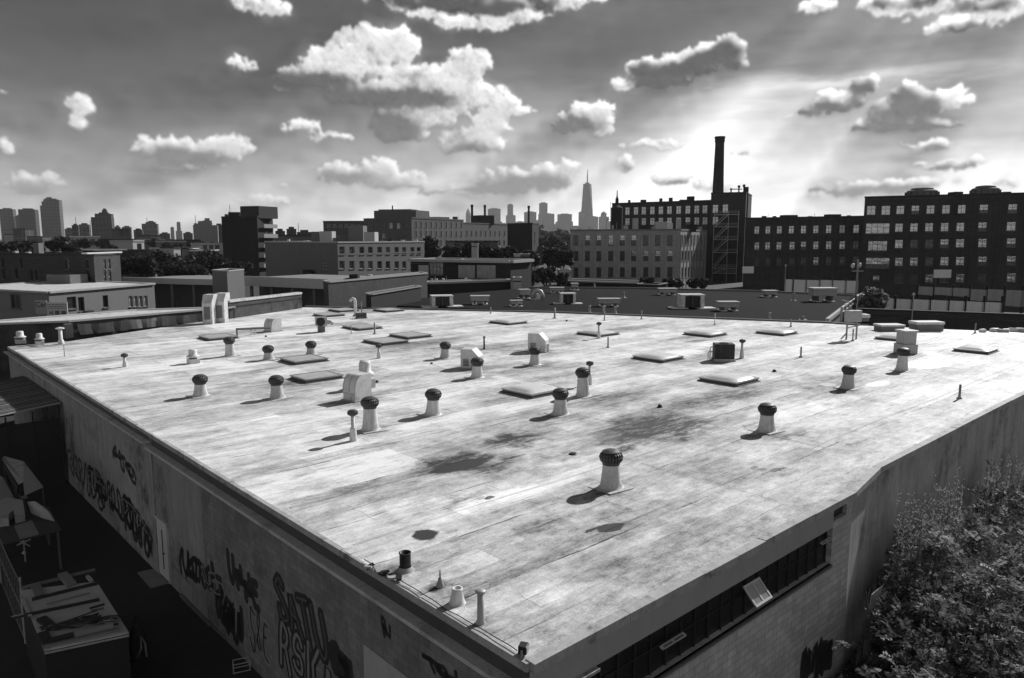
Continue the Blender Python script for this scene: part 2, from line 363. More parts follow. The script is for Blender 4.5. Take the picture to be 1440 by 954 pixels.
# =====================================================================  the warehouse with the pale roof
def roof_material(name='white_roof_coating',gain=1.0):
    m,t,b=nodes(name); k=NT(t); o=k.obj()
    big=k.noise(o,.07,5,.6); mid=k.noise(k.scale(o,(.6,1.,1)),.6,9,.80); fine=k.noise(k.scale(o,(.55,1.5,1)),2.6,8,.82); grit=k.noise(o,17,5,.8)
    along=k.noise(k.scale(o,(.42,2.0,1)),1.0,9,.82); cross=k.noise(k.scale(o,(1.8,.4,1)),.9,7,.78)
    v=.60
    for f,w in ((big,.26),(mid,1.0),(fine,.66),(grit,.46),(along,.46),(cross,.26)):
        v=k.math('ADD',v,k.math('MULTIPLY',k.math('SUBTRACT',f,.5),w))
    # scuffs and flecks where the coating has worn through
    fl=k.sstep(k.noise(k.scale(o,(.5,1.6,1)),3.4,6,.75),.60,.70); fl=k.math('MULTIPLY',fl,k.sstep(k.noise(o,.25,4,.6),.45,.60)); v=k.math('MULTIPLY',v,k.math('SUBTRACT',1.,k.math('MULTIPLY',fl,.38)))
    fl=k.sstep(k.noise(k.scale(o,(.7,1.3,1)),7.5,5,.75),.64,.72); v=k.math('MULTIPLY',v,k.math('SUBTRACT',1.,k.math('MULTIPLY',fl,.30)))
    # whole sheets and repaired panels differ a little in tone
    pan=None
    for bw,bh,off,amt in ((9.3,2.76,.37,.17),(5.1,.92,.5,.15),(16.,7.4,.3,.12)):
        br=k.n('ShaderNodeTexBrick'); br.offset=off; t.links.new(o,br.inputs['Vector']); br.inputs['Scale'].default_value=1; br.inputs['Brick Width'].default_value=bw; br.inputs['Row Height'].default_value=bh; br.inputs['Mortar Size'].default_value=0
        br.inputs['Color1'].default_value=(0,0,0,1); br.inputs['Color2'].default_value=(1,1,1,1)
        sc=k.n('ShaderNodeSeparateColor'); t.links.new(br.outputs['Color'],sc.inputs[0]); v=k.math('ADD',v,k.math('MULTIPLY',k.math('SUBTRACT',sc.outputs[0],.5),amt))
    # dark lapped seams, broken and uneven
    wn=k.n('ShaderNodeTexNoise'); t.links.new(o,wn.inputs['Vector']); wn.inputs['Scale'].default_value=.7; wn.inputs['Detail'].default_value=4
    so_=k.vmath('ADD',o,k.vmath('MULTIPLY',k.vmath('SUBTRACT',wn.outputs['Color'],(.5,.5,.5)),(.45,.26,0.)))
    for bw,bh,ms,dk,lo,hi in ((9.3,.92,.024,.42,.47,.62),(18.,2.76,.04,.45,.46,.60)):
        br=k.n('ShaderNodeTexBrick'); br.offset=.37; t.links.new(so_,br.inputs['Vector']); br.inputs['Scale'].default_value=1; br.inputs['Brick Width'].default_value=bw; br.inputs['Row Height'].default_value=bh; br.inputs['Mortar Size'].default_value=ms; br.inputs['Mortar Smooth'].default_value=.5
        fac=k.math('MULTIPLY',br.outputs['Fac'],k.ramp(k.noise(k.scale(o,(.5,1.2,1)),.9,4,.65),lo,hi,0.,dk)); v=k.math('MULTIPLY',v,k.math('SUBTRACT',1.,fac))
    # rain-washed grime in broken streaks along the sheets
    gr=k.math('MULTIPLY',k.sstep(k.noise(k.scale(o,(.45,1.5,1)),1.0,7,.74),.55,.70),k.sstep(k.noise(o,.12,3,.5),.42,.62)); v=k.math('MULTIPLY',v,k.math('SUBTRACT',1.,k.math('MULTIPLY',gr,.42)))
    # worn zones where the coating has thinned and grime has gathered (u, v, size u, size v, strength)
    warp=k.n('ShaderNodeTexNoise'); t.links.new(o,warp.inputs['Vector']); warp.inputs['Scale'].default_value=.9; warp.inputs['Detail'].default_value=5; warp.inputs['Roughness'].default_value=.7
    ow=k.vmath('ADD',o,k.vmath('MULTIPLY',k.vmath('SUBTRACT',warp.outputs['Color'],(.5,.5,.5)),(2.4,2.4,0.)))
    brk=k.ramp(k.noise(k.scale(o,(.5,1.7,1)),1.5,8,.8),.36,.56,.30,1.)
    soft=None
    Z=[(640,650,2.0,1.0,.85),(690,655,1.5,.6,.6),(715,618,1.7,.6,.75),(740,622,1.0,.6,.65),(800,640,1.6,.5,.5),(930,600,3.6,2.4,.85),(960,615,1.5,.6,.7),(885,628,1.6,.4,.6),(1115,612,1.6,.4,.5),(880,615,2.0,1.2,.6),(905,585,2.6,1.2,.55),(1010,560,5.,1.6,.62),
       (870,560,4.,1.3,.5),(950,575,4.,1.5,.5),(700,590,2.5,.9,.18),(660,700,1.0,.35,.5),(760,738,1.3,.6,.55),(1010,660,2.0,1.2,.25),(1130,555,3.5,1.,.25),(1000,500,7,2.,.36),(860,465,9.,1.4,.45),(590,485,6,1.5,.38),(1180,535,6,1.5,.40),(760,480,7,1.2,.4),(1330,530,4,1.2,.3),
       (420,460,8,1.5,.22),(1080,660,.4,.2,.6),(1050,600,1.3,.15,.5),(1115,615,1.2,.15,.4),(980,745,2.2,.6,.22),(840,800,2.0,1.0,.15)]
    for (px,py,ru,rv,st) in Z:
        q=to_w(ground_at(px,py,ROOF))
        d=k.vmath('LENGTH',k.vmath('MULTIPLY',k.vmath('SUBTRACT',ow,(q.x,q.y,ROOF)),(1/ru,1/rv,0.)),(0,0,0))
        w=k.sstep(d,1.35,.25,0.,st)
        soft=w if soft is None else k.math('MAXIMUM',soft,w)
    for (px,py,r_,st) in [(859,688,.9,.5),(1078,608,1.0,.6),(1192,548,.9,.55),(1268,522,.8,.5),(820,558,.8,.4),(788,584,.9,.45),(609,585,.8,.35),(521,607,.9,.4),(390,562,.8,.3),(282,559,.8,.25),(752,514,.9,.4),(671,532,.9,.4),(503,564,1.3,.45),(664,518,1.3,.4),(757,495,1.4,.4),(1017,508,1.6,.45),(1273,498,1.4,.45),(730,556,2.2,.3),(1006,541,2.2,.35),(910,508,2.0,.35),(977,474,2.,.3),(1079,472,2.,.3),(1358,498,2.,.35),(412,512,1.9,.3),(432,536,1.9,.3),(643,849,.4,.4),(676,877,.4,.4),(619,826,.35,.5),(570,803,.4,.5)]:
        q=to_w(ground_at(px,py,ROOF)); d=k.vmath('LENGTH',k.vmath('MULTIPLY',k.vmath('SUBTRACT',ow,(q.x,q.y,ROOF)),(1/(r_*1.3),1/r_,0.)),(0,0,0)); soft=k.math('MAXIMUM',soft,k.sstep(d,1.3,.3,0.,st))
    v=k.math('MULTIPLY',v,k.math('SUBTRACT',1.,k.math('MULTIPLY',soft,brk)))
    # small hard-edged tar patches
    hard=None
    ow2=k.vmath('ADD',o,k.vmath('MULTIPLY',k.vmath('SUBTRACT',warp.outputs['Color'],(.5,.5,.5)),(.5,.5,0.)))
    for (px,py,ru,rv,st) in [(600,752,.40,.34,.93),(860,743,.46,.24,.93),(840,744,.5,.07,.85),(690,700,.25,.12,.75),(520,435,.4,.2,.3),(650,655,1.15,.5,.6),(595,553,.22,.05,.3)]:
        q=to_w(ground_at(px,py,ROOF))
        d=k.vmath('LENGTH',k.vmath('MULTIPLY',k.vmath('SUBTRACT',ow2,(q.x,q.y,ROOF)),(1/ru,1/rv,0.)),(0,0,0))
        w=k.sstep(d,1.15,.75,0.,st); hard=w if hard is None else k.math('MAXIMUM',hard,w)
    v=k.math('MULTIPLY',v,k.math('SUBTRACT',1.,hard))
    # freshly painted white patches
    fresh=None
    for (px,py,ru,rv,st) in [(1305,512,2.3,1.1,.6),(1235,540,1.2,.5,.22),(1165,541,.5,.4,.2),(960,497,2.2,1.1,.24),(820,640,2.0,.6,.12),(720,700,3.0,.5,.12)]:
        q=to_w(ground_at(px,py,ROOF))
        d=k.vmath('LENGTH',k.vmath('MULTIPLY',k.vmath('SUBTRACT',ow2,(q.x,q.y,ROOF)),(1/ru,1/rv,0.)),(0,0,0))
        w=k.sstep(d,1.1,.8,0.,st); fresh=w if fresh is None else k.math('MAXIMUM',fresh,w)
    v=k.math('ADD',v,fresh); v=k.math('MINIMUM',k.math('MAXIMUM',k.math('ADD',.555,k.math('MULTIPLY',k.math('SUBTRACT',v,.575),1.32)),.04),.84)
    v=k.math('MULTIPLY',v,gain); t.links.new(k.grey(v),b.inputs['Base Color']); b.inputs['Roughness'].default_value=.62; b.inputs['Specular IOR Level'].default_value=.25
    h=k.math('ADD',k.math('MULTIPLY',along,.6),k.math('MULTIPLY',mid,1.2))
    t.links.new(k.bump(h,.35,.05),b.inputs['Normal'])
    return m
wh=thing('warehouse','long low concrete warehouse with a wide pale flat roof and graffiti on its left wall','warehouse',(WC.x,WC.y,0),WZ)
OUT=[(0,0),(13.9,0),(16.9,.45),(64.2,.45),(63.8,7.2),(58.9,18.5),(58.7,21),(46.8,45.1),(30.5,68.8),(19.4,63.5),(4,54.9),(0,54.7)]
roofm=roof_material(); PATCH_AT=[]
mb=MB()
# subdivided roof sheet so it can sag a little
mb.prism(OUT,ROOF-.12,ROOF,0)
mb.build('roof',roofm,wh)
# wrinkled laps between the sheets and squares of newer membrane
LAP=roof_material('roof_lap_strip',.78); NEWP=roof_material('newer_roof_patch',1.13); OLDP=roof_material('older_roof_patch',.80)
rl=random.Random(17)
for v0 in (3.1,6.9,10.4,14.3,18.1,21.7,25.6,29.2,33.1,36.8,40.6,44.3,48.2,51.7):
    mb=MB(); n=70; u1=57.-max(0,(v0-21)*.52) if v0<45 else 41-(v0-45)*.6; vs=[]; f0=rl.uniform(0,9)
    for i in range(n+1):
        u=.35+(u1-.7)*i/n; w=.05+.03*math.sin(i*.9+f0)*rl.uniform(.5,1.2); c=v0+.05*math.sin(i*.33+f0)+rl.uniform(-.012,.012); h=.007+.006*abs(math.sin(i*1.3+f0))
        vs+=[(u,c-w,ROOF+.002),(u,c-w*.8,ROOF+h),(u,c+w*.3,ROOF+h),(u,c+w,ROOF+.002)]
    mb.add(vs,[(4*i+k,4*i+4+k,4*i+5+k,4*i+1+k) for i in range(n) for k in range(3)]); mb.build('roof_lap',LAP,wh)
for (px,py,a,b,m) in ((560,705,2.6,1.6,NEWP),(700,700,3.4,.9,NEWP),(640,640,1.9,1.5,OLDP),(470,640,2.2,1.1,NEWP),(835,600,2.8,1.3,NEWP),(980,700,1.2,.9,OLDP),(1120,640,2.4,.9,OLDP),(1160,570,2.,1.2,NEWP),(760,575,2.4,1.2,OLDP),(350,590,2.6,1.1,NEWP),(300,500,3.,1.4,OLDP),(1060,520,4.,1.6,OLDP),(620,470,4.,1.8,OLDP),(880,745,1.3,.8,OLDP),(780,830,1.5,.7,NEWP),(1240,560,2.2,1.1,OLDP),(720,640,1.0,.7,OLDP),(905,640,1.6,.5,NEWP),(560,580,1.6,1.2,OLDP),(1010,620,1.8,.6,OLDP)):
    q=to_w(ground_at(px,py,ROOF)); mb=MB(); a2,b2=a/2,b/2; j=lambda s: rl.uniform(-s,s); e=rl.choice((0,1))
    pts=[]
    for (x0,y0),(x1,y1) in (((-a2,-b2),(a2,-b2)),((a2,-b2),(a2,b2)),((a2,b2),(-a2,b2)),((-a2,b2),(-a2,-b2))):
        for k_ in range(6): f=k_/6; pts.append((q.x+x0+(x1-x0)*f+j(.03),q.y+y0+(y1-y0)*f+j(.03)))
    mb.prism(pts,ROOF+.001,ROOF+.004+.0005*rl.random()); mb.build('roof_patch',m,wh)
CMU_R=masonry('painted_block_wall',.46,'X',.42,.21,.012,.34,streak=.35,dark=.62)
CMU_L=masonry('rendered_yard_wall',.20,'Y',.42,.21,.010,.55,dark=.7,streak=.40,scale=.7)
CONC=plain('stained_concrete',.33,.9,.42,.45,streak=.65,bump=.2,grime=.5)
FASC=plain('grey_fascia_metal',.30,.6,.12,1.2,streak=.1)
COPE=plain('weathered_coping',.34,.75,.55,2.2,bump=.2,streak=.2,grime=.5)
DARK=plain('dark_gutter_metal',.07,.6,.3,1.5)
# right wall with the strip window cut out of it
mb=MB(); T=.3
def wall_seg(a,b,z0,z1,m=0):
    d=Vector((b[0]-a[0],b[1]-a[1],0)).normalized(); n=Vector((-d.y,d.x,0))*T
    mb.prism([(a[0],a[1]),(b[0],b[1]),(b[0]+n.x,b[1]+n.y),(a[0]+n.x,a[1]+n.y)],z0,z1,m)
U0,U1,ZB,ZT=1.62,12.6,3.32,4.5
wall_seg((.3,0),(13.9,0),G,ZB); wall_seg((.3,0),(U0,0),ZB,ROOF-.12); wall_seg((U1,0),(13.9,0),ZB,4.68); wall_seg((13.52,0),(13.9,0),4.68,ROOF-.12); wall_seg((U0,0),(U1,0),ZT,ROOF-.12)
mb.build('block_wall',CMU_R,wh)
mb=MB(); mb.box(U1-.02,13.5,.12,.3,4.70,5.1,0); mb.box(U1,13.5,-.03,.1,4.64,4.70,1); mb.build('window',[glassmat('dark_wired_glass',.012,.04,.15),COPE],wh)
mb=MB(); wall_seg((13.9,0),(16.9,.45),G,ROOF-.12); wall_seg((16.9,.45),(64.2,.45),G,ROOF-.12)
mb.build('concrete_wall',CONC,wh)
mb=MB()
for a,b in (((64.2,.45),(63.8,7.2)),((63.8,7.2),(58.9,18.5)),((58.9,18.5),(58.7,21)),((58.7,21),(46.8,45.1)),((46.8,45.1),(30.5,68.8)),((30.5,68.8),(19.4,63.5)),((19.4,63.5),(4,54.9)),((4,54.9),(.3,54.7))): wall_seg(a,b,G,ROOF-.12)
mb.build('rear_wall',CONC,wh)
# fascia under the roof edge
mb=MB(); mb.box(-.02,12.4,-.10,-.005,4.56,5.16); mb.build('fascia',FASC,wh,bevel=.012)
mb=MB(); mb.box(0,1.75,-.22,-.102,4.50,4.575); mb.build('sill_ledge',COPE,wh,bevel=.01)
# strip window: dark glass, mullions, three opened sashes
mb=MB(); mb.box(U0,U1,.2,.22,ZB,ZT); mb.build('strip_glazing',glassmat('dirty_dark_glass',.012,.05,.12),wh)
mb=MB()
u=U0
while u<U1+.01:
    mb.box(u-.016,u+.016,.155,.198,ZB,ZT); u+=(U1-U0)/19
for z in (ZB+.62,): mb.box(U0,U1,.16,.1985,z-.012,z+.012)
mb.build('mullions',plain('black_mullion',.03,.6,.3),wh)
mb=MB(); mb.box(U0-.03,U1+.03,-.05,.06,ZB-.08,ZB); mb.build('window_sill',plain('dark_sill',.1,.8,.3),wh)
sash=plain('white_sash_paint',.45,.4,.1,3)
for (ua,ub,z,dz,dy) in ((7.55,8.35,4.28,.42,.40),(4.05,4.95,4.02,.03,.10),(11.85,12.5,4.2,.02,.08)):
    mb=MB(); A=Vector((ua,.02,z)); Bv=Vector((ub,.02,z)); n=Vector((0,-dy,-dz)); q=n.normalized(); e=q.cross(Vector((1,0,0)))*.018
    for s0,s1 in ((0,.07),(.465,.535),(.93,1)):
        p0=A.lerp(Bv,s0); p1=A.lerp(Bv,s1); mb.add([p0-e,p1-e,p1+n-e,p0+n-e,p0+e,p1+e,p1+n+e,p0+n+e],[(0,1,2,3),(7,6,5,4),(0,4,5,1),(1,5,6,2),(2,6,7,3),(3,7,4,0)],0)
    for s0,s1 in ((0,.1),(.9,1)):
        p0=A+n*s0; p1=A+n*s1; d=(Bv-A); ee=e*1.2; mb.add([p0-ee,p0+d-ee,p1+d-ee,p1-ee,p0+ee,p0+d+ee,p1+d+ee,p1+ee],[(0,1,2,3),(7,6,5,4),(0,4,5,1),(1,5,6,2),(2,6,7,3),(3,7,4,0)],0)
    mb.quad(A,Bv,Bv+n,A+n,1)
    o=mb.build('open_sash',[sash,glassmat('sash_glass',.22,.25,.12)],wh)
# left wall
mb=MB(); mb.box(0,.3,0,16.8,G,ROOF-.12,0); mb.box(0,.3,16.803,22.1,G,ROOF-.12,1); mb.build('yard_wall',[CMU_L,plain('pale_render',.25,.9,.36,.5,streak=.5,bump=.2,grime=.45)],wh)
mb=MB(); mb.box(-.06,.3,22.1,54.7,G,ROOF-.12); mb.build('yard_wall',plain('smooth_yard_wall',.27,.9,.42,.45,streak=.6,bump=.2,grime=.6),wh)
mb=MB(); mb.box(-.30,-.002,0.0,22.06,4.70,4.80,0); mb.box(-.36,-.062,22.14,54.7,4.90,4.97,0); mb.build('ledge',plain('pale_ledge',.46,.8,.35,2.,streak=.2,grime=.3),wh,bevel=.015)
mb=MB(); mb.box(-.012,-.001,.01,22.05,4.80,5.16); mb.box(-.075,-.061,22.15,54.7,4.97,5.16); mb.build('gutter_band',DARK,wh)
# coping all the way round: short lengths, slightly uneven
rnd=random.Random(3); mb=MB()
def cope(a,b,outw,w=.26,h=.10,z=ROOF-.10,step=3.0):
    a=Vector((*a,0)); b=Vector((*b,0)); L=(b-a).length; d=(b-a)/L; n=Vector((d.y,-d.x,0)); k=max(1,round(L/step))
    for i in range(k):
        p=a+d*(L*i/k+.008); q=a+d*(L*(i+1)/k-.008); o1=outw+rnd.uniform(-.012,.012); zz=z+rnd.uniform(-.008,.008)
        mb.prism([(p+n*o1)[:2],(q+n*o1)[:2],(q+n*(o1-w))[:2],(p+n*(o1-w))[:2]],zz-.07,zz+h+.03)
cope((0,0),(13.9,0),.14); cope((13.9,0),(16.9,.45),.10,step=3.1); cope((16.9,.45),(64.2,.45),.08,step=4)
cope((0,54.7),(0,0),.07,.14,.075,step=3.4)
mb.build('coping',COPE,wh)
mb=MB(); 
cope((58.7,21),(46.8,45.1),.1,.35,.22,step=4); cope((46.8,45.1),(30.5,68.8),.1,.35,.22,step=4); cope((58.9,18.5),(58.7,21),.1,.35,.2)
mb.build('rear_coping',plain('dark_parapet_cap',.13,.8,.3),wh)
# door, mat, painted panel, planks
mb=MB(); mb.box(-.12,-.062,20.75,22.0,G+.12,1.75,0); mb.box(-.135,-.121,21.3,21.4,G+.5,1.45,1); mb.box(-.16,-.062,20.66,20.74,G+.1,1.84,0); mb.box(-.16,-.062,20.66,22.06,1.76,1.86,0)
M0=Matrix.Translation((.06,0,0)); mb.v=[tuple(M0@Vector(v)) for v in mb.v]; dr=mb.build('door',[plain('pale_door_paint',.50,.6,.12,2,streak=.15),plain('door_slot',.08)],wh)
mb=MB(); mb.lathe([(.03,0),(.03,.09)],10,(-.115,20.95,.6),M=Matrix.Rotation(R(-90),4,'Y')); mb.build('handle',DARK,dr)
mb=MB(); mb.box(-.004,-.001,4.0,5.95,.6,3.12); mb.build('painted_panel',plain('grey_white_paint',.36,.8,.15,1.2,streak=.2),wh)
# =====================================================================  graffiti on the yard wall (paint: thin strokes on the render)
GL={'S':[[(.9,.85),(.6,1),(.2,.95),(.1,.72),(.4,.55),(.8,.42),(.9,.2),(.6,0),(.15,.05),(.05,.2)]],
 'A':[[(.0,0),(.3,.6),(.48,1),(.6,.6),(1,0)],[(.2,.38),(.8,.36)]],
 'T':[[(0,.95),(1,1)],[(.5,.97),(.45,.0)]],'U':[[(.05,1),(.08,.3),(.3,0),(.65,0),(.9,.3),(.95,1)]],
 'R':[[(.1,0),(.12,1),(.6,.97),(.85,.75),(.6,.5),(.15,.48)],[(.45,.48),(.95,0)]],
 'K':[[(.1,0),(.1,1)],[(.9,1),(.15,.45),(.95,0)]],'B':[[(.1,0),(.1,1),(.6,.97),(.8,.77),(.55,.54),(.12,.52)],[(.55,.54),(.92,.27),(.6,.02),(.1,0)]],
 'E':[[(.9,1),(.12,.97),(.1,0),(.95,.04)],[(.1,.52),(.75,.5)]],'N':[[(.1,0),(.08,1),(.85,.05),(.9,1)]],'O':[[(.5,1),(.12,.8),(.08,.3),(.4,0),(.8,.12),(.95,.6),(.75,.95),(.5,1)]],
 'I':[[(.5,1),(.45,0)]],'V':[[(0,1),(.5,0),(1,1)]],'L':[[(.15,1),(.12,.05),(.9,0)]],'8':[[(.5,.52),(.15,.75),(.5,1),(.85,.76),(.5,.52),(.1,.25),(.5,0),(.9,.25),(.5,.52)]]}
GRL=plain('pale_spray_paint',.42,.7,.25,4); GRD=plain('black_spray_paint',.035,.6,.3,4); GRM=plain('mid_grey_spray_paint',.21,.7,.25,4)
SIDE=['left']
def stroke(mb,pts,w,lift,u0):
    """flat ribbon on the wall plane; pts are (v, z)"""
    P=[Vector((p[0],p[1])) for p in pts]; n=len(P)
    # smooth the poly-line once
    Q=[P[0]]
    for a,b in zip(P[:-1],P[1:]): Q+=[a.lerp(b,.3),a.lerp(b,.7)]
    Q.append(P[-1]); n=len(Q); L=[];Rr=[]
    for i,p in enumerate(Q):
        d=(Q[min(i+1,n-1)]-Q[max(i-1,0)])
        d=d.normalized() if d.length>1e-6 else Vector((1,0)); nn=Vector((-d.y,d.x))*w/2; L.append(p+nn); Rr.append(p-nn)
    x=u0-lift; k0=len(mb.v)
    vs=[(x,q.x,q.y) for q in L]+[(x,q.x,q.y) for q in Rr]
    mb.add(vs,[(i,i+1,n+i+1,n+i) for i in range(n-1)])
    for c in (Q[0],Q[-1]):
        k=[(x-.0003,c.x+math.cos(a)*w/2,c.y+math.sin(a)*w/2) for a in [j*math.pi/4 for j in range(8)]]; mb.add(k,[tuple(range(8))])
def graffiti(word,tl,tr,bl,layers,u0=-.001,seed=0,slant=.0,part='graffiti'):
    """tl, tr, bl: photo positions of the piece's corners on the wall; layers: (width, lift, material)"""
    rn=random.Random(seed); a=on_left(*tl); b=on_left(*tr); c=on_left(*bl)
    A=Vector((a.y,a.z)); X=Vector((b.y-a.y,b.z-a.z)); Y=Vector((c.y-a.y,c.z-a.z)); n=len(word)
    lines=[]
    for i,ch in enumerate(word):
        dy=rn.uniform(-.08,.08); sc=rn.uniform(.9,1.12); wd=rn.uniform(.85,1.05)
        for st in GL[ch]:
            lines.append([A+X*((i+.08+.84*wd*x)/n+slant*(y-.5))+Y*(1-(y-.5)*sc-.5+dy) for x,y in [(x_+rn.uniform(-.10,.10),y_+rn.uniform(-.09,.09)) for x_,y_ in st]])
    for w,l,m in layers:
        mb=MB()
        for st in lines: stroke(mb,st,w,l,u0)
        mb.build(part,m,wh)
def scribble(tl,tr,bl,turns,layers,u0=-.001,seed=0,part='graffiti',rag=.25):
    """one restless spray line packed up and down across the piece"""
    rn=random.Random(seed); a=on_left(*tl); b=on_left(*tr); c=on_left(*bl); A=Vector((a.y,a.z)); X=Vector((b.y-a.y,b.z-a.z)); Y=Vector((c.y-a.y,c.z-a.z)); pts=[]
    for i in range(turns):
        x=(i+.5)/turns; lo=1-rn.uniform(0,rag); hi=rn.uniform(0,rag)
        for y in ((hi,.5,lo) if i%2 else (lo,.5,hi)):
            pts.append(A+X*(x+rn.uniform(-.7,.7)/turns)+Y*(y+rn.uniform(-.06,.06)))
        if rn.random()<.35: pts.append(A+X*(x-2.2/turns)+Y*rn.uniform(.2,.8))
    for w,l,m in layers:
        mb=MB(); stroke(mb,pts,w,l,u0); mb.build(part,m,wh)
graffiti('SATU',(385,812),(456,868),(392,868),[(.36,.003,GRD),(.07,.006,plain('grey_fill_paint',.10,.8,.4,2))],seed=1,slant=-.06)
graffiti('RSKA',(388,868),(470,940),(396,930),[(.36,.003,GRD),(.13,.006,GRM)],seed=2,slant=.08)
graffiti('UNNE',(320,778),(364,826),(322,814),[(.40,.003,GRM),(.30,.006,GRD)],seed=3,slant=-.05)
scribble((252,766),(310,800),(254,808),13,[(.24,.003,GRD)],seed=4); scribble((282,788),(316,816),(284,824),6,[(.07,.006,GRM)],seed=5)
scribble((252,804),(282,836),(252,806),2,[(.06,.004,GRM)],seed=25)
graffiti('S8E',(350,850),(378,880),(352,908),[(.36,.003,GRM),(.08,.006,GRD)],seed=5)
scribble((304,818),(342,858),(306,878),11,[(.28,.003,GRD)],seed=6)
for k,(a,b,c,n,w) in enumerate((((96,624),(150,676),(98,668),14,.20),((128,648),(200,716),(130,690),18,.24),((176,690),(216,742),(178,740),10,.30))): scribble(a,b,c,n,[(w,.003,GRD)],u0=-.061,seed=30+k)
for k,(a,b,c,n,w) in enumerate((((98,626),(140,664),(100,660),9,.06),((134,655),(190,708),(136,684),10,.07),((184,700),(212,736),(186,728),5,.06))): scribble(a,b,c,n,[(w,.006,GRM)],u0=-.061,seed=40+k,rag=.5)
scribble((160,620),(192,655),(162,650),9,[(.20,.003,GRD)],u0=-.061,seed=9,rag=.6)
scribble((118,585),(140,610),(119,604),5,[(.07,.003,GRM)],u0=-.061,seed=19,rag=.6)
scribble((465,893),(494,925),(468,948),5,[(.34,.003,GRD)],seed=12,rag=.3); scribble((536,862),(548,876),(538,892),3,[(.10,.003,GRD)],seed=13)
scribble((600,912),(650,950),(604,940),5,[(.12,.003,GRD)],seed=14,rag=.6)

def right_scribble(tl,tr,bl,turns,w,mat,seed,rag=.4):
    rn=random.Random(seed); a=on_right(*tl); b=on_right(*tr); c=on_right(*bl); mb=MB(); pts=[]
    for i in range(turns):
        x=(i+.5)/turns
        for y in ((rn.uniform(0,rag),1-rn.uniform(0,rag)) if i%2 else (1-rn.uniform(0,rag),rn.uniform(0,rag))): pts.append((a.x+(b.x-a.x)*x,a.z+(b.z-a.z)*x+(c.z-a.z)*y))
    stroke(mb,pts,w,.003,0.); mb.v=[(v[1],v[0]-.001,v[2]) for v in mb.v]; mb.build('graffiti',mat,wh)
right_scribble((1128,905),(1172,885),(1126,975),12,.26,GRD,60); right_scribble((1140,900),(1150,895),(1140,960),2,.05,GRL,61)
# =====================================================================  things standing on the roof
WHITE=plain('white_painted_sheet_metal',.56,.5,.28,2.2,streak=.3,grime=.35)
GALV=plain('dull_galvanised_metal',.34,.5,.25,3,metal=.25,streak=.15)
VANE=plain('rusty_dark_turbine_metal',.075,.55,.5,5,metal=.35)
TAR=plain('roof_flashing_tar',.30,.8,.4,3)
BLACK=plain('black_pipe',.02,.5,.3,4)
PIPE=plain('grey_vent_pipe',.24,.6,.3,5)
_tm={}
STK=[WHITE,plain('chalky_white_sheet_metal',.46,.6,.4,2.6,streak=.4,grime=.5),plain('patchy_white_sheet_metal',.52,.55,.5,1.7,streak=.5,grime=.5)]
def turbine_head():
    if 'h' in _tm: return _tm['h']
    mb=MB(); r=.36; h=.44; n=22
    prof=[(.25,0),(.32,.04),(.362,.11),(.375,.20),(.35,.29),(.27,.36)]
    mb.lathe([(a*.80,z) for a,z in prof],22,mi=0,cap0=True)             # dark hollow behind the blades
    for i in range(n):
        a=2*math.pi*i/n; vs=[]
        for q,z in prof:
            for da,k in ((0,1.0),(.13,.975),(.26,.86)):
                vs.append((q*k*math.cos(a+da),q*k*math.sin(a+da),z))
        fs=[(3*j+k,3*j+k+1,3*j+k+4,3*j+k+3) for j in range(len(prof)-1) for k in (0,1)]
        mb.add(vs,fs,0)
    mb.lathe([(.29,.345),(.285,.375),(.16,.425),(.03,.44)],22,mi=0)      # cap
    mb.lathe([(.275,-.05),(.28,.03),(.25,.03)],22,mi=0,cap1=False)      # collar
    mb.lathe([(.377,.185),(.386,.20),(.377,.215)],22,mi=0,cap1=False)    # mid band
    _tm['h']=mb.mesh('turbine',VANE,False); return _tm['h']
def turbine(px,base,top,label,rz=0,sc=1.0):
    p=ground_at(px,base,ROOF); hh=max(rise(px,base,top),.55)*.98; hs=sc*min(1.,hh/.95); hl=hh-.44*hs
    t=thing('turbine_vent',label,'roof vent',p,WZ+rz,'turbine vents on the pale roof')
    mb=MB(); mb.lathe([(.42*sc,0.02),(.37*sc,.05),(.335*sc,.14),(.305*sc,hl*.4),(.275*sc,hl*.72),(.262*sc,hl-.02)],24,mi=0,cap1=False)
    for z in (hl*.5,): mb.lathe([(.298*sc,z-.012),(.306*sc,z),(.296*sc,z+.012)],24,mi=0,cap1=False)
    mb.build('stack',rnd.choice(STK),t,True); t.rotation_euler[0]=rnd.uniform(-.035,.035); t.rotation_euler[1]=rnd.uniform(-.035,.035)
    mb=MB(); s=.52*sc; mb.prism([(-s,-s*.96),(s*.98,-s),(s,s*1.03),(-s*1.02,s)],.0,.022); mb.build('flashing',plain('painted_flashing',.46,.7,.5,2.5,grime=.35),t)
    h=inst('turbine_head',turbine_head(),t,(0,0,hl),rnd.uniform(0,.3)); h.scale=(hs,)*3
    return t
rnd=random.Random(8)
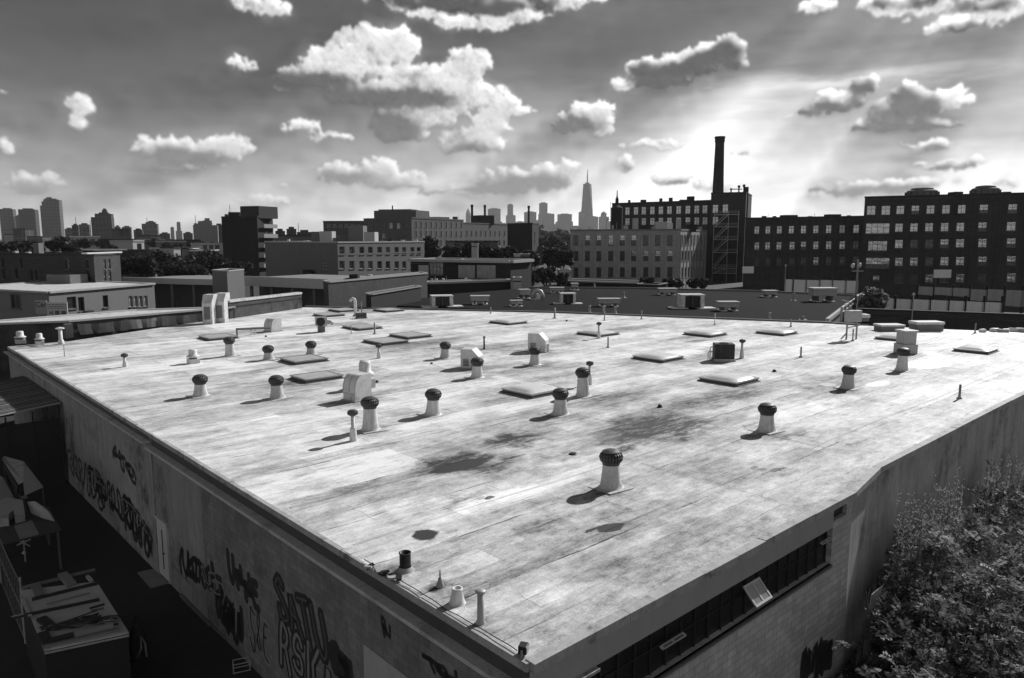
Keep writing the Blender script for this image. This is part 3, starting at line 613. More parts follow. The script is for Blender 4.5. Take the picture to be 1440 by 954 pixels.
for a in [(859,686,631,'largest and nearest turbine vent, dark ribbed head, above the long dark tar patch'),
 (1078,606,566,'turbine vent alone between the nearest turbine vent and the right roof edge'),
 (1192,546,513,'turbine vent with a squat dark head standing on a small white painted patch'),
 (1268,521,488,'turbine vent beside the big white painted splash, in front of the grey box chimney'),
 (820,557,516,'turbine vent with a thin ball capped pipe right behind it in mid roof'),
 (788,582,545,'turbine vent just right of the large domed skylight, close before another vent'),
 (752,513,487,'turbine vent directly before the farther white hooded housing'),
 (671,531,502,'turbine vent overlapping the right side of the nearer white hooded housing'),
 (609,583,546,'turbine vent standing by itself left of the large domed skylight'),
 (626,504,480,'small far turbine vent left of the twin pipes'),
 (521,605,557,'tall turbine vent in front of the curved exhaust hood, next to a slim capped pipe'),
 (390,560,527,'turbine vent partly covering the nearer flat dark skylight'),
 (282,557,526,'leftmost of the near turbine vents, alone on clean roof by the left edge'),
 (324,501,473,'tall white turbine vent next to the low mushroom fan, dark head near the pipe rail'),
 (378,506,485,'squat turbine vent almost hidden to the neck behind the left end of a flat skylight'),
 (438,499,479,'short turbine vent with a black head behind the right end of a flat skylight')]:
    turbine(a[0],a[1],a[2],a[3],rz=rnd.uniform(-.15,.15))
# slim pipes with a small ball turbine on top
def ballpipe(px,base,top,label,rad=.075):
    p=ground_at(px,base,ROOF); hh=rise(px,base,top)
    t=thing('capped_vent_pipe',label,'vent pipe',p,rnd.uniform(0,1),'slim vent pipes with ball caps')
    mb=MB(); mb.lathe([(rad*2.0,0),(rad*1.95,.03),(rad*1.75,hh*.28),(rad*1.5,hh*.36),(rad*1.75,hh*.40),(rad*1.0,hh*.43),(rad,hh-.18)],14,cap1=True); mb.build('pipe',WHITE,t,True)
    mb=MB(); 
    mb.lathe([(rad*1.1,hh-.26),(rad*2.3,hh-.2),(rad*2.6,hh-.12),(rad*2.1,hh-.03),(rad*.5,hh)],12,cap0=True)
    for i in range(12):
        a=i*math.pi/6; mb.cbox((rad*2.5*math.cos(a),rad*2.5*math.sin(a),hh-.13),(.03,.012,.13),a)
    mb.build('ball_cap',VANE,t)
for a in [(497,620,576,'slim white pipe with a collar and dark ball cap, left of the tall turbine vent'),(533,504,484,'thin dark topped vent pipe in front of the flat skylights, by the box fan hood'),
 (829,541,508,'thin ball capped pipe peeking out behind a turbine vent in mid roof'),(1043,504,477,'ball capped pipe just right of the black condenser unit'),
 (842,476,453,'ball capped pipe at the right end of a far domed skylight'),(176,516,497,'small ball capped pipe alone near the left edge of the roof')]: ballpipe(*a)
# plain pipes
def pipe(px,base,top,label,rad=.055,mat=PIPE,boot=True,bend=None,twin=False,name='vent_pipe'):
    p=ground_at(px,base,ROOF); hh=max(rise(px,base,top),.2)
    t=thing(name,label,'vent pipe',p,rnd.uniform(0,6),'plain pipes through the roof')
    mb=MB(); mb.lathe([(rad,0),(rad,hh),(rad*.75,hh),(rad*.75,hh-.05)],12)
    if twin: mb.lathe([(rad,0),(rad,hh*.95)],12,c=(.17,.02,0)); mb.cbox((.085,.01,hh*.6),(.22,.03,.04))
    mb.build('pipe',mat,t,True)
    if boot: mb=MB(); mb.lathe([(rad*2.6,0),(rad*2.3,.03),(rad*1.25,.10),(rad*1.05,.14)],14,cap1=False); mb.build('boot',TAR,t,True)
    if twin: mb=MB(); mb.lathe([(rad*1.5,hh),(rad*1.6,hh+.04),(.01,hh+.05)],12); mb.lathe([(rad*1.5,hh*.95),(rad*1.6,hh*.95+.04),(.01,hh*.95+.05)],12,c=(.17,.02,0)); mb.build('pipe_cap',VANE,t)
for a in [(681,491,474,'pair of dark pipes standing together behind the nearer white hooded housing',.06,BLACK,True,None,True),
 (855,489,474,'short bare pipe right of a far domed skylight and its capped pipe'),(1126,503,488,'lone short pipe on bare roof right of the black condenser'),
 (1349,561,541,'short pipe with a white top near the right edge of the roof'),(1371,469,455,'pipe at the far right edge before the dark yard wall'),
 (780,448,433,'stout pipe by the far roof edge left of the dark roofed boxes',.09),(690,441,432,'stub pipe on the far roof edge above a domed skylight'),
 (902,449,437,'thin pipe on the far roof edge above the centre of the roof'),(1005,457,441,'thin white pipe on the far roof edge above two domed skylights',.04,WHITE),
 (1112,460,449,'stub pipe on the far roof edge near the leaning mast'),(850,451,440,'thin pipe on the far roof edge right of the stout pipe'),
 (527,470,454,'pipe standing at the right end of a far flat skylight',.07),(91,502,485,'hair thin rod just before the leftmost white vents',.025,PIPE,False),
 (494,470,457,'thin rod before a far flat skylight',.03,PIPE,False),(1199,480,463,'slim post right of the mast with two feet',.05)]: pipe(*a)
# roof drains / small domes
def stub(px,base,label,r=.1,h=.14,mat=BLACK):
    p=ground_at(px,base,ROOF); t=thing('roof_drain',label,'roof drain',p,0,'small drains and stubs on the roof'); mb=MB(); mb.lathe([(r*1.5,0),(r*1.3,.025),(r,.05),(r*.95,h*.8),(r*.5,h)],12); mb.build('dome',mat,t,True)
for a in [(928,573,'dark knob right of centre, between the condenser and the nearest turbine vent'),(1089,523,'dark knob between the condenser and the squat headed turbine vent'),(797,452,'tiny dark knob near the far roof edge'),(607,512,'dark knob below the small far turbine vent',.07,.1),(530,538,'dark knob right of the curved exhaust hood',.09,.12),(374,474,'dark knob below the pipe rail',.08,.12),(806,639,'dark lump right of the square dark patch',.12,.06)]: stub(*a)
# skylights
DOME=None
DOME=plain('milky_skylight_dome',.70,.3,.22,1.6,streak=.12,grime=.25)
CURB=plain('dark_skylight_curb',.11,.7,.3,3); RIM=plain('aluminium_rim',.45,.4,.15,3,metal=.3)
FLATG=plain('dusty_flat_skylight_glass',.40,.5,.5,1.3,streak=.15,grime=.3)
def skylight(L,F,Rr,label,domed=True):
    h=.20; a=to_w(ground_at(*L,ROOF)); b=to_w(ground_at(*F,ROOF)); c=to_w(ground_at(*Rr,ROOF))
    u0=b.x; u1=max(c.x,b.x+.9); v0=b.y; v1=max(a.y,b.y+.9); u0=min(u0,(a.x+b.x)/2+.3)
    du=min(max(u1-u0,1.0),2.2); dv=min(max(v1-v0,1.0),2.9)
    p=from_w((u0+u1)/2,(v0+v1)/2,ROOF)
    t=thing('skylight',label,'skylight',p,WZ,'domed skylights' if domed else 'flat dark skylights'); du/=2;dv/=2
    mb=MB(); mb.box(-du-.1,du+.1,-dv-.1,dv+.1,0,.05); mb.box(-du,du,-dv,dv,.0501,h*.72); mb.build('curb',CURB,t,bevel=.01)
    mb=MB(); 
    for x0,x1,y0,y1 in ((-du-.04,du+.04,-dv-.04,-dv+.07),(-du-.04,du+.04,dv-.07,dv+.04),(-du-.04,-du+.07,-dv+.07,dv-.07),(du-.07,du+.04,-dv+.07,dv-.07)): mb.box(x0,x1,y0,y1,h*.722,h*.722+.07)
    mb.build('rim',RIM if domed else GALV,t)
    mb=MB(); n=12; hz=.17 if domed else .012
    vs=[];
    for j in range(n+1):
        for i in range(n+1):
            x=-1+2*i/n;y=-1+2*j/n; vs.append((x*(du-.06),y*(dv-.06),h*.75+.045+hz*((1-x**4)*(1-y**4))**.7))
    mb.add(vs,[(j*(n+1)+i,j*(n+1)+i+1,(j+1)*(n+1)+i+1,(j+1)*(n+1)+i) for j in range(n) for i in range(n)])
    mb.build('dome' if domed else 'glazing',DOME if domed else FLATG,t,True)
for a in [((692,554),(747,561),(770,547),'largest domed skylight, milky white, in the middle of the roof beside a turbine vent'),
 ((972,538),(1032,545),(1041,531),'milky domed skylight below the black condenser unit'),((881,506),(930,511),(942,502),'milky domed skylight left of the black condenser unit'),
 ((953,472),(994,476),(1002,468),'far domed skylight above the condenser, left one of two alike near the roof edge'),((1057,470),(1096,474),(1100,466),'far domed skylight above the condenser, right one of two alike near the roof edge'),
 ((804,471),(840,475),(848,467),'far domed skylight with a ball capped pipe at its right end'),((680,455),(712,458),(724,452),'farthest domed skylight, near the middle of the far roof edge'),
 ((1331,497),(1386,500),(1388,491),'rightmost domed skylight, above the white painted splash'),((1222,479),(1265,482),(1267,474),'domed skylight half hidden by the grey box chimney')]: skylight(*a)
for a in [((376,510),(413,514),(446,503),'flat dark skylight with two short turbine vents behind its ends'),((401,534),(427,540),(464,526),'nearest flat dark skylight, one end behind a turbine vent'),
 ((267,477),(293,480),(324,473),'leftmost flat dark skylight, by the pipe rail'),((504,482),(535,487),(554,478),'flat dark skylight left of another touching its corner'),
 ((474,462),(500,466),(524,459),'flat dark skylight with a pipe at its right end'),((539,474),(571,478),(592,471),'rightmost flat dark skylight, tilted shadow at its near corner'),
 ((430,445),(453,447),(473,442),'far flat dark skylight behind the pedestal fan'),((452,438),(475,440),(490,435),'farthest flat dark skylight, left of the tall bent pipe'),((517,438),(541,440),(557,436),'far flat dark skylight right of the tall bent pipe')]: skylight(*a,domed=False)
# hooded housings, curved exhaust hoods, fans
def hooded_box(px,base,top,w,d,label,rz=0):
    p=ground_at(px,base,ROOF); hh=rise(px,base,top)
    t=thing('hooded_housing',label,'exhaust housing',p,R(-14)+rz,'white hooded housings')
    w/=2; mb=MB()
    prof=[(-w,0),(w,0),(w,hh*.62),(w*.25,hh),(-w,hh)]
    vs=[(x,-d/2,z) for x,z in prof]+[(x,d/2,z) for x,z in prof]; n=5
    mb.add(vs,[(0,1,2,3,4),(9,8,7,6,5)]+[((i+1)%n,i,i+n,(i+1)%n+n) for i in range(n)],0); mb.build('casing',WHITE,t,bevel=.015)
    mb=MB(); mb.box(-w*.72,-w*.1,-d/2-.012,-d/2-.002,hh*.12,hh*.5); mb.build('louvre',GALV,t)
    mb=MB()
    for i in range(5): mb.cbox((-w*.41,-d/2-.02,hh*(.17+.07*i)),(w*.6,.02,.03),0,rx=.5)
    mb.build('slat',DARK,t)
    mb=MB(); mb.lathe([(.07,0),(.07,hh*.36)],10,c=(w+.09,-.1,0)); mb.lathe([(.1,hh*.36),(.1,hh*.42)],10,c=(w+.09,-.1,0)); mb.build('side_pipe',WHITE,t)
    mb=MB(); mb.box(-w-.06,w+.06,-d/2-.06,d/2+.06,0,.06); mb.build('curb',TAR,t)
hooded_box(664,517,490,1.15,1.0,'nearer white hooded housing with a sloped bright top, behind a turbine vent')
hooded_box(757,494,468,1.25,1.1,'farther white hooded housing with a sloped bright top and a turbine vent before it')
def curved_hood(px,base,top,w,d,label,mi=WHITE,rz=0):
    p=ground_at(px,base,ROOF); hh=rise(px,base,top); t=thing('exhaust_hood',label,'exhaust hood',p,R(-37)+rz)
    mb=MB(); r=d*.75; pr=[(-d/2,0),(d/2,0),(d/2,hh)]+[(-d/2+r*.55-r*.55*math.sin(a),hh-r+r*math.cos(a)) for a in [i*math.pi/2/8 for i in range(9)]]
    n=len(pr); vs=[(-w/2,y,z) for y,z in pr]+[(w/2,y,z) for y,z in pr]
    mb.add(vs,[tuple(range(n-1,-1,-1)),tuple(range(n,2*n))]+[(i,(i+1)%n,(i+1)%n+n,i+n) for i in range(n)],0); mb.build('casing',mi,t)
    mb=MB()
    for x in (-w/2-.015,w/2-.015,-.01): mb.tube([(x+.015,y-.012,z) for y,z in pr[3:]],.018,6); 
    mb.tube([(-w/2,-d/2-.012,hh*.3),(w/2,-d/2-.012,hh*.3)],.014,6); mb.build('seam',GALV,t)
    mb=MB(); mb.box(-w/2-.08,w/2+.08,-d/2-.08,d/2+.08,0,.06); mb.build('curb',TAR,t)
    return t
curved_hood(503,562,526,.86,1.05,'large exhaust hood with a curved shaded front and bright side, behind the tall turbine vent')
curved_hood(384,466,448,.9,1.1,'small curved exhaust hood at the end of the pipe rail',WHITE,rz=.1)
def mushroom(px,base,top,label,w=.5,cat='roof fan'):
    p=ground_at(px,base,ROOF); hh=rise(px,base,top); t=thing('mushroom_fan',label,cat,p,WZ,'mushroom roof fans')
    mb=MB(); c=w*.62; mb.prism([(-c,-c),(c,-c),(c,c),(-c,c)],0,hh*.34); mb.build('curb',WHITE,t,bevel=.01)
    mb=MB(); mb.lathe([(w*.45,hh*.342),(w*.42,hh*.5)],20); mb.build('throat',DARK,t)
    mb=MB(); mb.lathe([(w*.75,hh*.46),(w*.8,hh*.52),(w*.62,hh*.60),(w*.5,hh*.62),(w*.5,hh*.92),(w*.42,hh)],24,cap0=True); mb.build('fan_hood',WHITE,t,True)
mushroom(514,545,508,'white mushroom fan with a stepped drum cap, right behind the large curved hood',.62)
mushroom(272,511,492,'low white mushroom fan left of the tall turbine vent',.5)
mushroom(56,485,469,'small white mushroom fan at the left corner of the roof',.42)
mushroom(29,483,466,'squat drum shaped white vent at the very left corner of the roof',.5)
t=thing('flue_pipe','tall white flue with a flat cap near the left corner of the roof','flue',ground_at(86,484,ROOF)); hh=rise(86,484,460)
mb=MB(); mb.lathe([(.22,0),(.21,hh*.18),(.14,hh*.26),(.13,hh*.85)],16); mb.build('pipe',WHITE,t,True)
mb=MB(); mb.lathe([(.28,hh*.88),(.3,hh*.9),(.3,hh*.94),(.05,hh)],16,cap0=True); mb.build('cap',WHITE,t)
t=thing('bent_pipe','tall silver pipe bent over at the top, near the far left roof edge','vent pipe',ground_at(500,445,ROOF)); hh=rise(500,445,420)
mb=MB(); mb.tube([(0,0,0),(0,0,hh-.3),(-.05,-.03,hh-.1),(-.2,-.1,hh),(-.36,-.2,hh-.08),(-.42,-.25,hh-.3)],.15,12); mb.build('pipe',WHITE,t,True)
mb=MB(); mb.lathe([(.32,0),(.3,.05),(.17,.2)],14,cap1=False); mb.build('boot',TAR,t)
t=thing('pump_unit','small dark motor unit with a thin post, right of the tall bent pipe','motor unit',ground_at(508,448,ROOF),WZ); 
mb=MB(); mb.box(-.45,.45,-.3,.3,.1,.55); mb.build('casing',plain('dark_unit_paint',.06,.6,.3),t,bevel=.03); mb=MB(); mb.lathe([(.05,0),(.05,1.6)],8,c=(.3,.4,0)); mb.build('post',PIPE,t); mb=MB(); mb.box(-.5,-.35,-.35,.35,0,.1); mb.box(.35,.5,-.35,.35,0,.1); mb.build('foot',TAR,t)
# black condenser
p=ground_at(1017,507,ROOF); hh=rise(1017,507,483); t=thing('condenser_unit','black boxy condenser unit on a grey stand, with pipes at its left','air conditioner',p,WZ+R(-46)); w=.62
BLK=plain('black_grille_paint',.018,.6,.4,3)
mb=MB(); mb.box(-w,w,-.42,.42,.16,hh,0)
mb.build('casing',BLK,t,bevel=.02)
mb=MB()
for i in range(11): mb.box(-w*.9,w*.9,-.44,-.425,.24+i*(hh-.34)/11,.255+i*(hh-.34)/11)
for x in (-.3,.3): mb.box(x-.012,x+.012,-.45,-.441,.2,hh-.06)
mb.build('grille',plain('grey_grille',.07,.5,.2),t)
mb=MB(); mb.lathe([(.3,hh),(.3,hh+.05),(.26,hh+.05)],20,cap1=True); mb.build('fan_ring',BLK,t)
mb=MB(); mb.box(-w-.05,w+.05,-.5,-.36,0,.158); mb.box(-w-.05,w+.05,.36,.5,0,.158); mb.build('stand',GALV,t)
mb=MB(); mb.tube([(-w-.01,-.1,hh*.8),(-w-.2,-.1,hh*.8),(-w-.25,-.1,hh*.74),(-w-.25,-.1,0)],.03,8); mb.tube([(-w-.01,.05,hh*.5),(-w-.3,.05,hh*.5),(-w-.34,.05,hh*.42),(-w-.34,.05,0)],.025,8); mb.build('coolant_pipe',PIPE,t)
# grey box chimney
p=ground_at(1273,497,ROOF); hh=rise(1273,497,464); t=thing('box_chimney','grey square box chimney with a wider collar, behind a turbine vent','chimney',p,R(8))
mb=MB(); mb.box(-.55,.55,-.5,.5,0,hh*.42); mb.build('base',GALV,t,bevel=.02); mb=MB(); mb.box(-.46,.46,-.42,.42,hh*.424,hh*.93); mb.build('shaft',GALV,t,bevel=.02)
mb=MB(); mb.box(-.54,.54,-.5,.5,hh*.934,hh); mb.build('cap',WHITE,t,bevel=.02); mb=MB(); mb.lathe([(.16,0),(.16,.5)],10,c=(.75,.2,0),M=None); mb.build('side_pipe',WHITE,t)
# pedestal fan
p=ground_at(452,467,ROOF); hh=rise(452,467,446); t=thing('pedestal_fan','boxy motor fan with a round dark mouth on a narrow pedestal','fan',p,R(20))
mb=MB(); mb.box(-.28,.28,-.28,.28,0,hh*.42); mb.build('pedestal',plain('dark_pedestal',.12,.7,.4,3),t); mb=MB(); mb.box(-.46,.46,-.4,.4,hh*.424,hh); mb.build('casing',GALV,t,bevel=.03)
mb=MB(); mb.lathe([(.34,0),(.36,.05),(.30,.05),(.28,.0)],20,M=Matrix.Translation((-.08,-.402,hh*.72))@Matrix.Rotation(R(90),4,'X')); mb.build('mouth',BLACK,t)
mb=MB(); mb.tube([(.46,0,hh*.65),(.8,0,hh*.62),(.95,0,hh*.5)],.17,12); mb.build('duct',GALV,t,True)
# pipe rail
a=ground_at(333,474,ROOF); b=ground_at(380,468,ROOF); t=thing('pipe_rail','low dark pipe rail on short legs running to the small curved hood','pipe run',a); d=b-a
mb=MB(); mb.tube([(0,0,.62),tuple(d*.98+Vector((0,0,.42)))],.09,10); mb.build('pipe',plain('dark_pipe_run',.06,.6,.3),t)
for s in (.01,.42,.55):
    q=d*s; mb=MB(); mb.tube([(q.x,q.y,0),(q.x,q.y,.62-.2*s)],.06 if s<.1 else .045,8); mb.build('leg',plain('dark_pipe_run',.06) if s<.1 else WHITE,t)
# near corner things
t=thing('black_pipe','short thick black pipe standing on the near left edge of the roof','pipe',ground_at(570,802,ROOF)); hh=rise(570,802,777)
mb=MB(); mb.lathe([(.135,0),(.135,hh-.02),(.15,hh-.02),(.15,hh),(.12,hh),(.12,hh-.15)],20); mb.build('pipe',BLACK,t,True); mb=MB(); mb.lathe([(.22,0),(.2,.02),(.15,.1)],20,cap1=False); mb.build('boot',TAR,t,True)
t=thing('spike_vent','small vent with a thin spike on a round foot near the roof front','vent',ground_at(619,825,ROOF)); hh=rise(619,825,802)
mb=MB(); mb.lathe([(.10,0),(.09,.05),(.05,.14),(.045,.2)],14); mb.build('foot',PIPE,t,True); mb=MB(); mb.lathe([(.02,.2),(.012,hh)],8); mb.build('spike',VANE,t)
t=thing('cone_vent','stubby white cone shaped vent collar, near the front corner of the roof','vent',ground_at(643,848,ROOF)); hh=rise(643,848,827)
mb=MB(); mb.lathe([(.19,0),(.17,.03),(.11,hh*.8),(.12,hh*.82),(.12,hh),(.08,hh),(.08,hh-.08)],20); mb.build('collar',WHITE,t,True)
t=thing('capped_flue','slender grey flue with a small flared cap, nearest to the front corner of the roof','flue',ground_at(676,876,ROOF)); hh=rise(676,876,829)
mb=MB(); mb.lathe([(.11,0),(.10,.02),(.075,.1),(.065,hh*.9)],18); mb.build('pipe',GALV,t,True); mb=MB(); mb.lathe([(.06,hh*.86),(.10,hh*.9),(.115,hh*.95),(.08,hh*.98),(.02,hh)],18,cap0=True); mb.build('cap',GALV,t,True)
t=thing('floodlight','small black floodlight box clipped to the near corner of the roof edge','floodlight',from_w(.10,.28,ROOF),WZ+R(30))
mb=MB(); mb.box(-.10,.10,-.08,.08,.06,.22); mb.build('housing',BLACK,t,bevel=.01); mb=MB(); mb.box(-.085,.085,-.092,-.081,.08,.2); mb.build('lens',glassmat('lamp_lens',.03,.35,.1),t)
mb=MB(); mb.box(-.03,.03,-.03,.03,0,.06); mb.box(-.12,-.1,-.02,.02,0,.16); mb.box(.1,.12,-.02,.02,0,.16); mb.build('bracket',PIPE,t)
mb=MB(); pts=[]
for i in range(40):
    v=.4+i*.14; pts.append((.05+.018*math.sin(i*.31)+.008*math.sin(i*1.1),v,ROOF+.055+.006*math.sin(i*.7)))
mb.tube([from_w(*q) for q in pts],.010,6); o=mb.build('cable',BLACK); tag(o,'thin black cable lying along the near left roof edge, ending at the floodlight','cable')
t=thing('torn_flashing','crumpled dark flashing and rubble clump on the roof edge left of the black pipe','debris',from_w(.0,on_left(540,815).y,ROOF+.03),WZ)
for i in range(7):
    mb=MB(); s=rnd.uniform(.08,.2); mb.cbox((rnd.uniform(-.12,.1),rnd.uniform(-.5,.5),.04),(s,s*1.4,.05),rnd.uniform(0,3),rx=rnd.uniform(-.3,.3)); mb.build('scrap',BLACK if i%3 else COPE,t)
# mast and things at the far right corner
p=ground_at(1190,478,ROOF); hh=rise(1190,478,447); t=thing('frame_mast','grey metal frame on two legs with a square box at its top','mast',p)
mb=MB(); mb.tube([(0,0,0),(0,0,hh)],.07,8); mb.build('leg',PIPE,t); mb=MB(); mb.tube([(.9,.3,0),(.9,.3,hh*1.05)],.07,8); mb.build('leg',PIPE,t)
mb=MB(); mb.cbox((.5,.15,hh*1.06),(1.2,.5,.9),R(15)); mb.build('box',GALV,t,bevel=.02); mb=MB(); mb.tube([(0,0,hh*.55),(.9,.3,hh*.6)],.05,6); mb.tube([(0,0,hh*.3),(-.5,-.2,hh*.05)],.05,6); mb.build('brace',PIPE,t)
mb=MB(); mb.tube([(.2,.1,hh*1.2),(.1,.1,hh*1.7),(-.5,0,hh*1.8)],.03,6); mb.tube([(.7,.2,hh*1.2),(.8,.2,hh*1.9)],.03,6); mb.build('antenna',PIPE,t)
def crate(px,base,top,w,d,label,name='rooftop_box',m1=None,m2=None,rz=.05,cat='box'):
    p=ground_at(px,base,ROOF); hh=rise(px,base,top); t=thing(name,label,cat,p,rz); mb=MB(); mb.box(-w/2,w/2,-d/2,d/2,0,hh*.72); mb.build('body',m1 or plain('grey_box_side',.16,.7,.2),t); mb=MB(); mb.box(-w/2-.06,w/2+.06,-d/2-.06,d/2+.06,hh*.723,hh); mb.build('lid',m2 or WHITE,t,bevel=.02)
crate(1250,465,456,2.0,1.2,'smaller pale lidded box on the far right roof edge, left of a taller one',cat='roof box')
crate(1302,465,452,2.3,1.2,'taller pale lidded box on the far right roof edge',cat='roof box')
t=thing('rubble_heap','low heap of pale rubble with a round lump on the far right roof edge','rubble',ground_at(1413,467,ROOF))
for i in range(12):
    mb=MB(); s=rnd.uniform(.3,.8); mb.cbox((rnd.uniform(-2,2.4),rnd.uniform(-.3,.4),s*.2),(s,s*.7,s*.4),rnd.uniform(0,3),rx=rnd.uniform(-.2,.2)); mb.build('lump',CONC if i%2 else WHITE,t,bevel=.05)
# =====================================================================  buildings behind
GL_DARK=glassmat('dark_window_glass',.006,.025,.08); GL_REF=glassmat('sky_reflecting_glass',.04,.30,.14); GL_MID=glassmat('dim_window_glass',.03,.26,.12); BLIND=plain('pale_window_blind',.62,.7,.1)
FRW=plain('pale_window_frame',.40,.6,.1); FRD=plain('dark_window_frame',.05,.6,.1); FRG=plain('grey_window_frame',.16,.6,.1)
_wm={}
def window_mesh(w,h,style):
    """(frame mesh, pane mesh), shared by every window of that size and style"""
    k=(round(w*4)/4,round(h*4)/4,style); 
    if k in _wm: return _wm[k]
    w,h=k[0],k[1]; mb=MB(); gm=MB()
    kind,fr,glass=style; t=.09
    # local: X along the wall, Y outward negative, Z up; origin at the centre of the opening
    def bar(x0,x1,z0,z1,y=-.06): mb.box(x0,x1,y,0,z0,z1,0)
    bar(-w/2,-w/2+t,-h/2,h/2); bar(w/2-t,w/2,-h/2,h/2); bar(-w/2+t,w/2-t,-h/2,-h/2+t); bar(-w/2+t,w/2-t,h/2-t,h/2)
    if kind=='sash': bar(-w/2+t,w/2-t,-.05,.05)
    if kind=='grid':
        bar(-w/2+t,w/2-t,h*.12-.04,h*.12+.04,-.055)
        for x in ((0,) if w<2.4 else (-w/4,0,w/4)): bar(x-.045,x+.045,-h/2+t,h/2-t,-.05)
    y=-.012
    gx=w/2-.03
    if glass=='half': gm.quad((-gx,y,-h/2+.03),(gx,y,-h/2+.03),(gx,y,0),(-gx,y,0),0); gm.quad((-gx,y,0),(gx,y,0),(gx,y,h/2-.03),(-gx,y,h/2-.03),1)
    elif glass=='patch':
        gm.quad((-gx,y,-h/2+.03),(gx,y,-h/2+.03),(gx,y,-h*.1),(-gx,y,-h*.1),0); gm.quad((-gx,y,-h*.1),(0,y,-h*.1),(0,y,h/2-.03),(-gx,y,h/2-.03),1); gm.quad((0,y,-h*.1),(gx,y,-h*.1),(gx,y,h/2-.03),(0,y,h/2-.03),2)
    else: gm.quad((-gx,y,-h/2+.03),(gx,y,-h/2+.03),(gx,y,h/2-.03),(-gx,y,h/2-.03),{'dark':0,'ref':1,'mid':2,'blind':3}[glass])
    # a slim stone sill
    mb.box(-w/2-.08,w/2+.08,-.36,-.2,-h/2-.14,-h/2-.003,1)
    frm={'w':FRW,'d':FRD,'g':FRG}[fr]
    _wm[k]=(mb.mesh('window',[frm,plain('window_sill_stone',.10,.9,.2)]),gm.mesh('pane',[GL_DARK,GL_REF,GL_MID,BLIND])); return _wm[k]
class Face:
    """one vertical face of a building from A (left) to B (right) as seen from outside"""
    def __init__(s,A,B): s.A=Vector((A.x,A.y,0)); s.B=Vector((B.x,B.y,0)); s.L=(s.B-s.A).length; s.d=(s.B-s.A)/s.L; s.n=Vector((s.d.y,-s.d.x,0)); s.w=[]
    def sz(s,px,py):
        r=Vector(px_dir(px,py)); o=Vector((0,0,CAM_Z)); t=(s.A-o).dot(s.n)/r.dot(s.n); q=o+r*t; return (q-s.A).dot(s.d),q.z
    def win(s,px,py,w,h,style):
        """window given by the photo position of its centre and its size in metres"""
        a,z=s.sz(px,py)
        if a-w/2<.15 or a+w/2>s.L-.15: return
        for q in s.w:
            if abs(a-q[0])<(w+q[2])/2+.12 and abs(z-q[1])<(h+q[3])/2+.12: return
        s.w.append((a,z,w,h,style))
    def build(s,mb,z0,z1,mi=0,depth=.22,zt=None,parent=None,org=None):
        cuts=sorted({0,s.L}|{x for a,z,w,h,st in s.w for x in (a-w/2,a+w/2)}); zs=sorted({z0,z1}|{x for a,z,w,h,st in s.w for x in (max(z0+.05,z-h/2),min(z1-.05,z+h/2))})
        O=org or Vector((0,0,0))
        def P(a,z,k=0): q=s.A+s.d*a-s.n*k-O; return (q.x,q.y,z)
        for i in range(len(cuts)-1):
            if cuts[i+1]-cuts[i]<1e-5: continue
            ca=(cuts[i]+cuts[i+1])/2; run=None
            for j in range(len(zs)-1):
                cz=(zs[j]+zs[j+1])/2; hole=any(abs(ca-a)<w/2 and abs(cz-z)<h/2 for a,z,w,h,st in s.w)
                if not hole: run=zs[j] if run is None else run
                if hole or j==len(zs)-2:
                    e=zs[j] if hole else zs[j+1]
                    if run is not None and e>run: mb.quad(P(cuts[i],run),P(cuts[i+1],run),P(cuts[i+1],e),P(cuts[i],e),mi)
                    run=None
        for a,z,w,h,st in s.w:
            x0,x1,b,t=a-w/2,a+w/2,z-h/2,z+h/2
            mb.quad(P(x0,b),P(x1,b),P(x1,b,depth),P(x0,b,depth),mi); mb.quad(P(x0,t,depth),P(x1,t,depth),P(x1,t),P(x0,t),mi)
            mb.quad(P(x0,b),P(x0,b,depth),P(x0,t,depth),P(x0,t),mi); mb.quad(P(x1,b,depth),P(x1,b),P(x1,t),P(x1,t,depth),mi)
            me=window_mesh(w,h,st); q=s.A+s.d*a-s.n*(depth-.005)-O
            o=inst('window',me[0],parent,(q.x,q.y,z),math.atan2(s.d.y,s.d.x)); inst('pane',me[1],o)
            o.scale=(w/(round(w*4)/4),1,h/(round(h*4)/4))
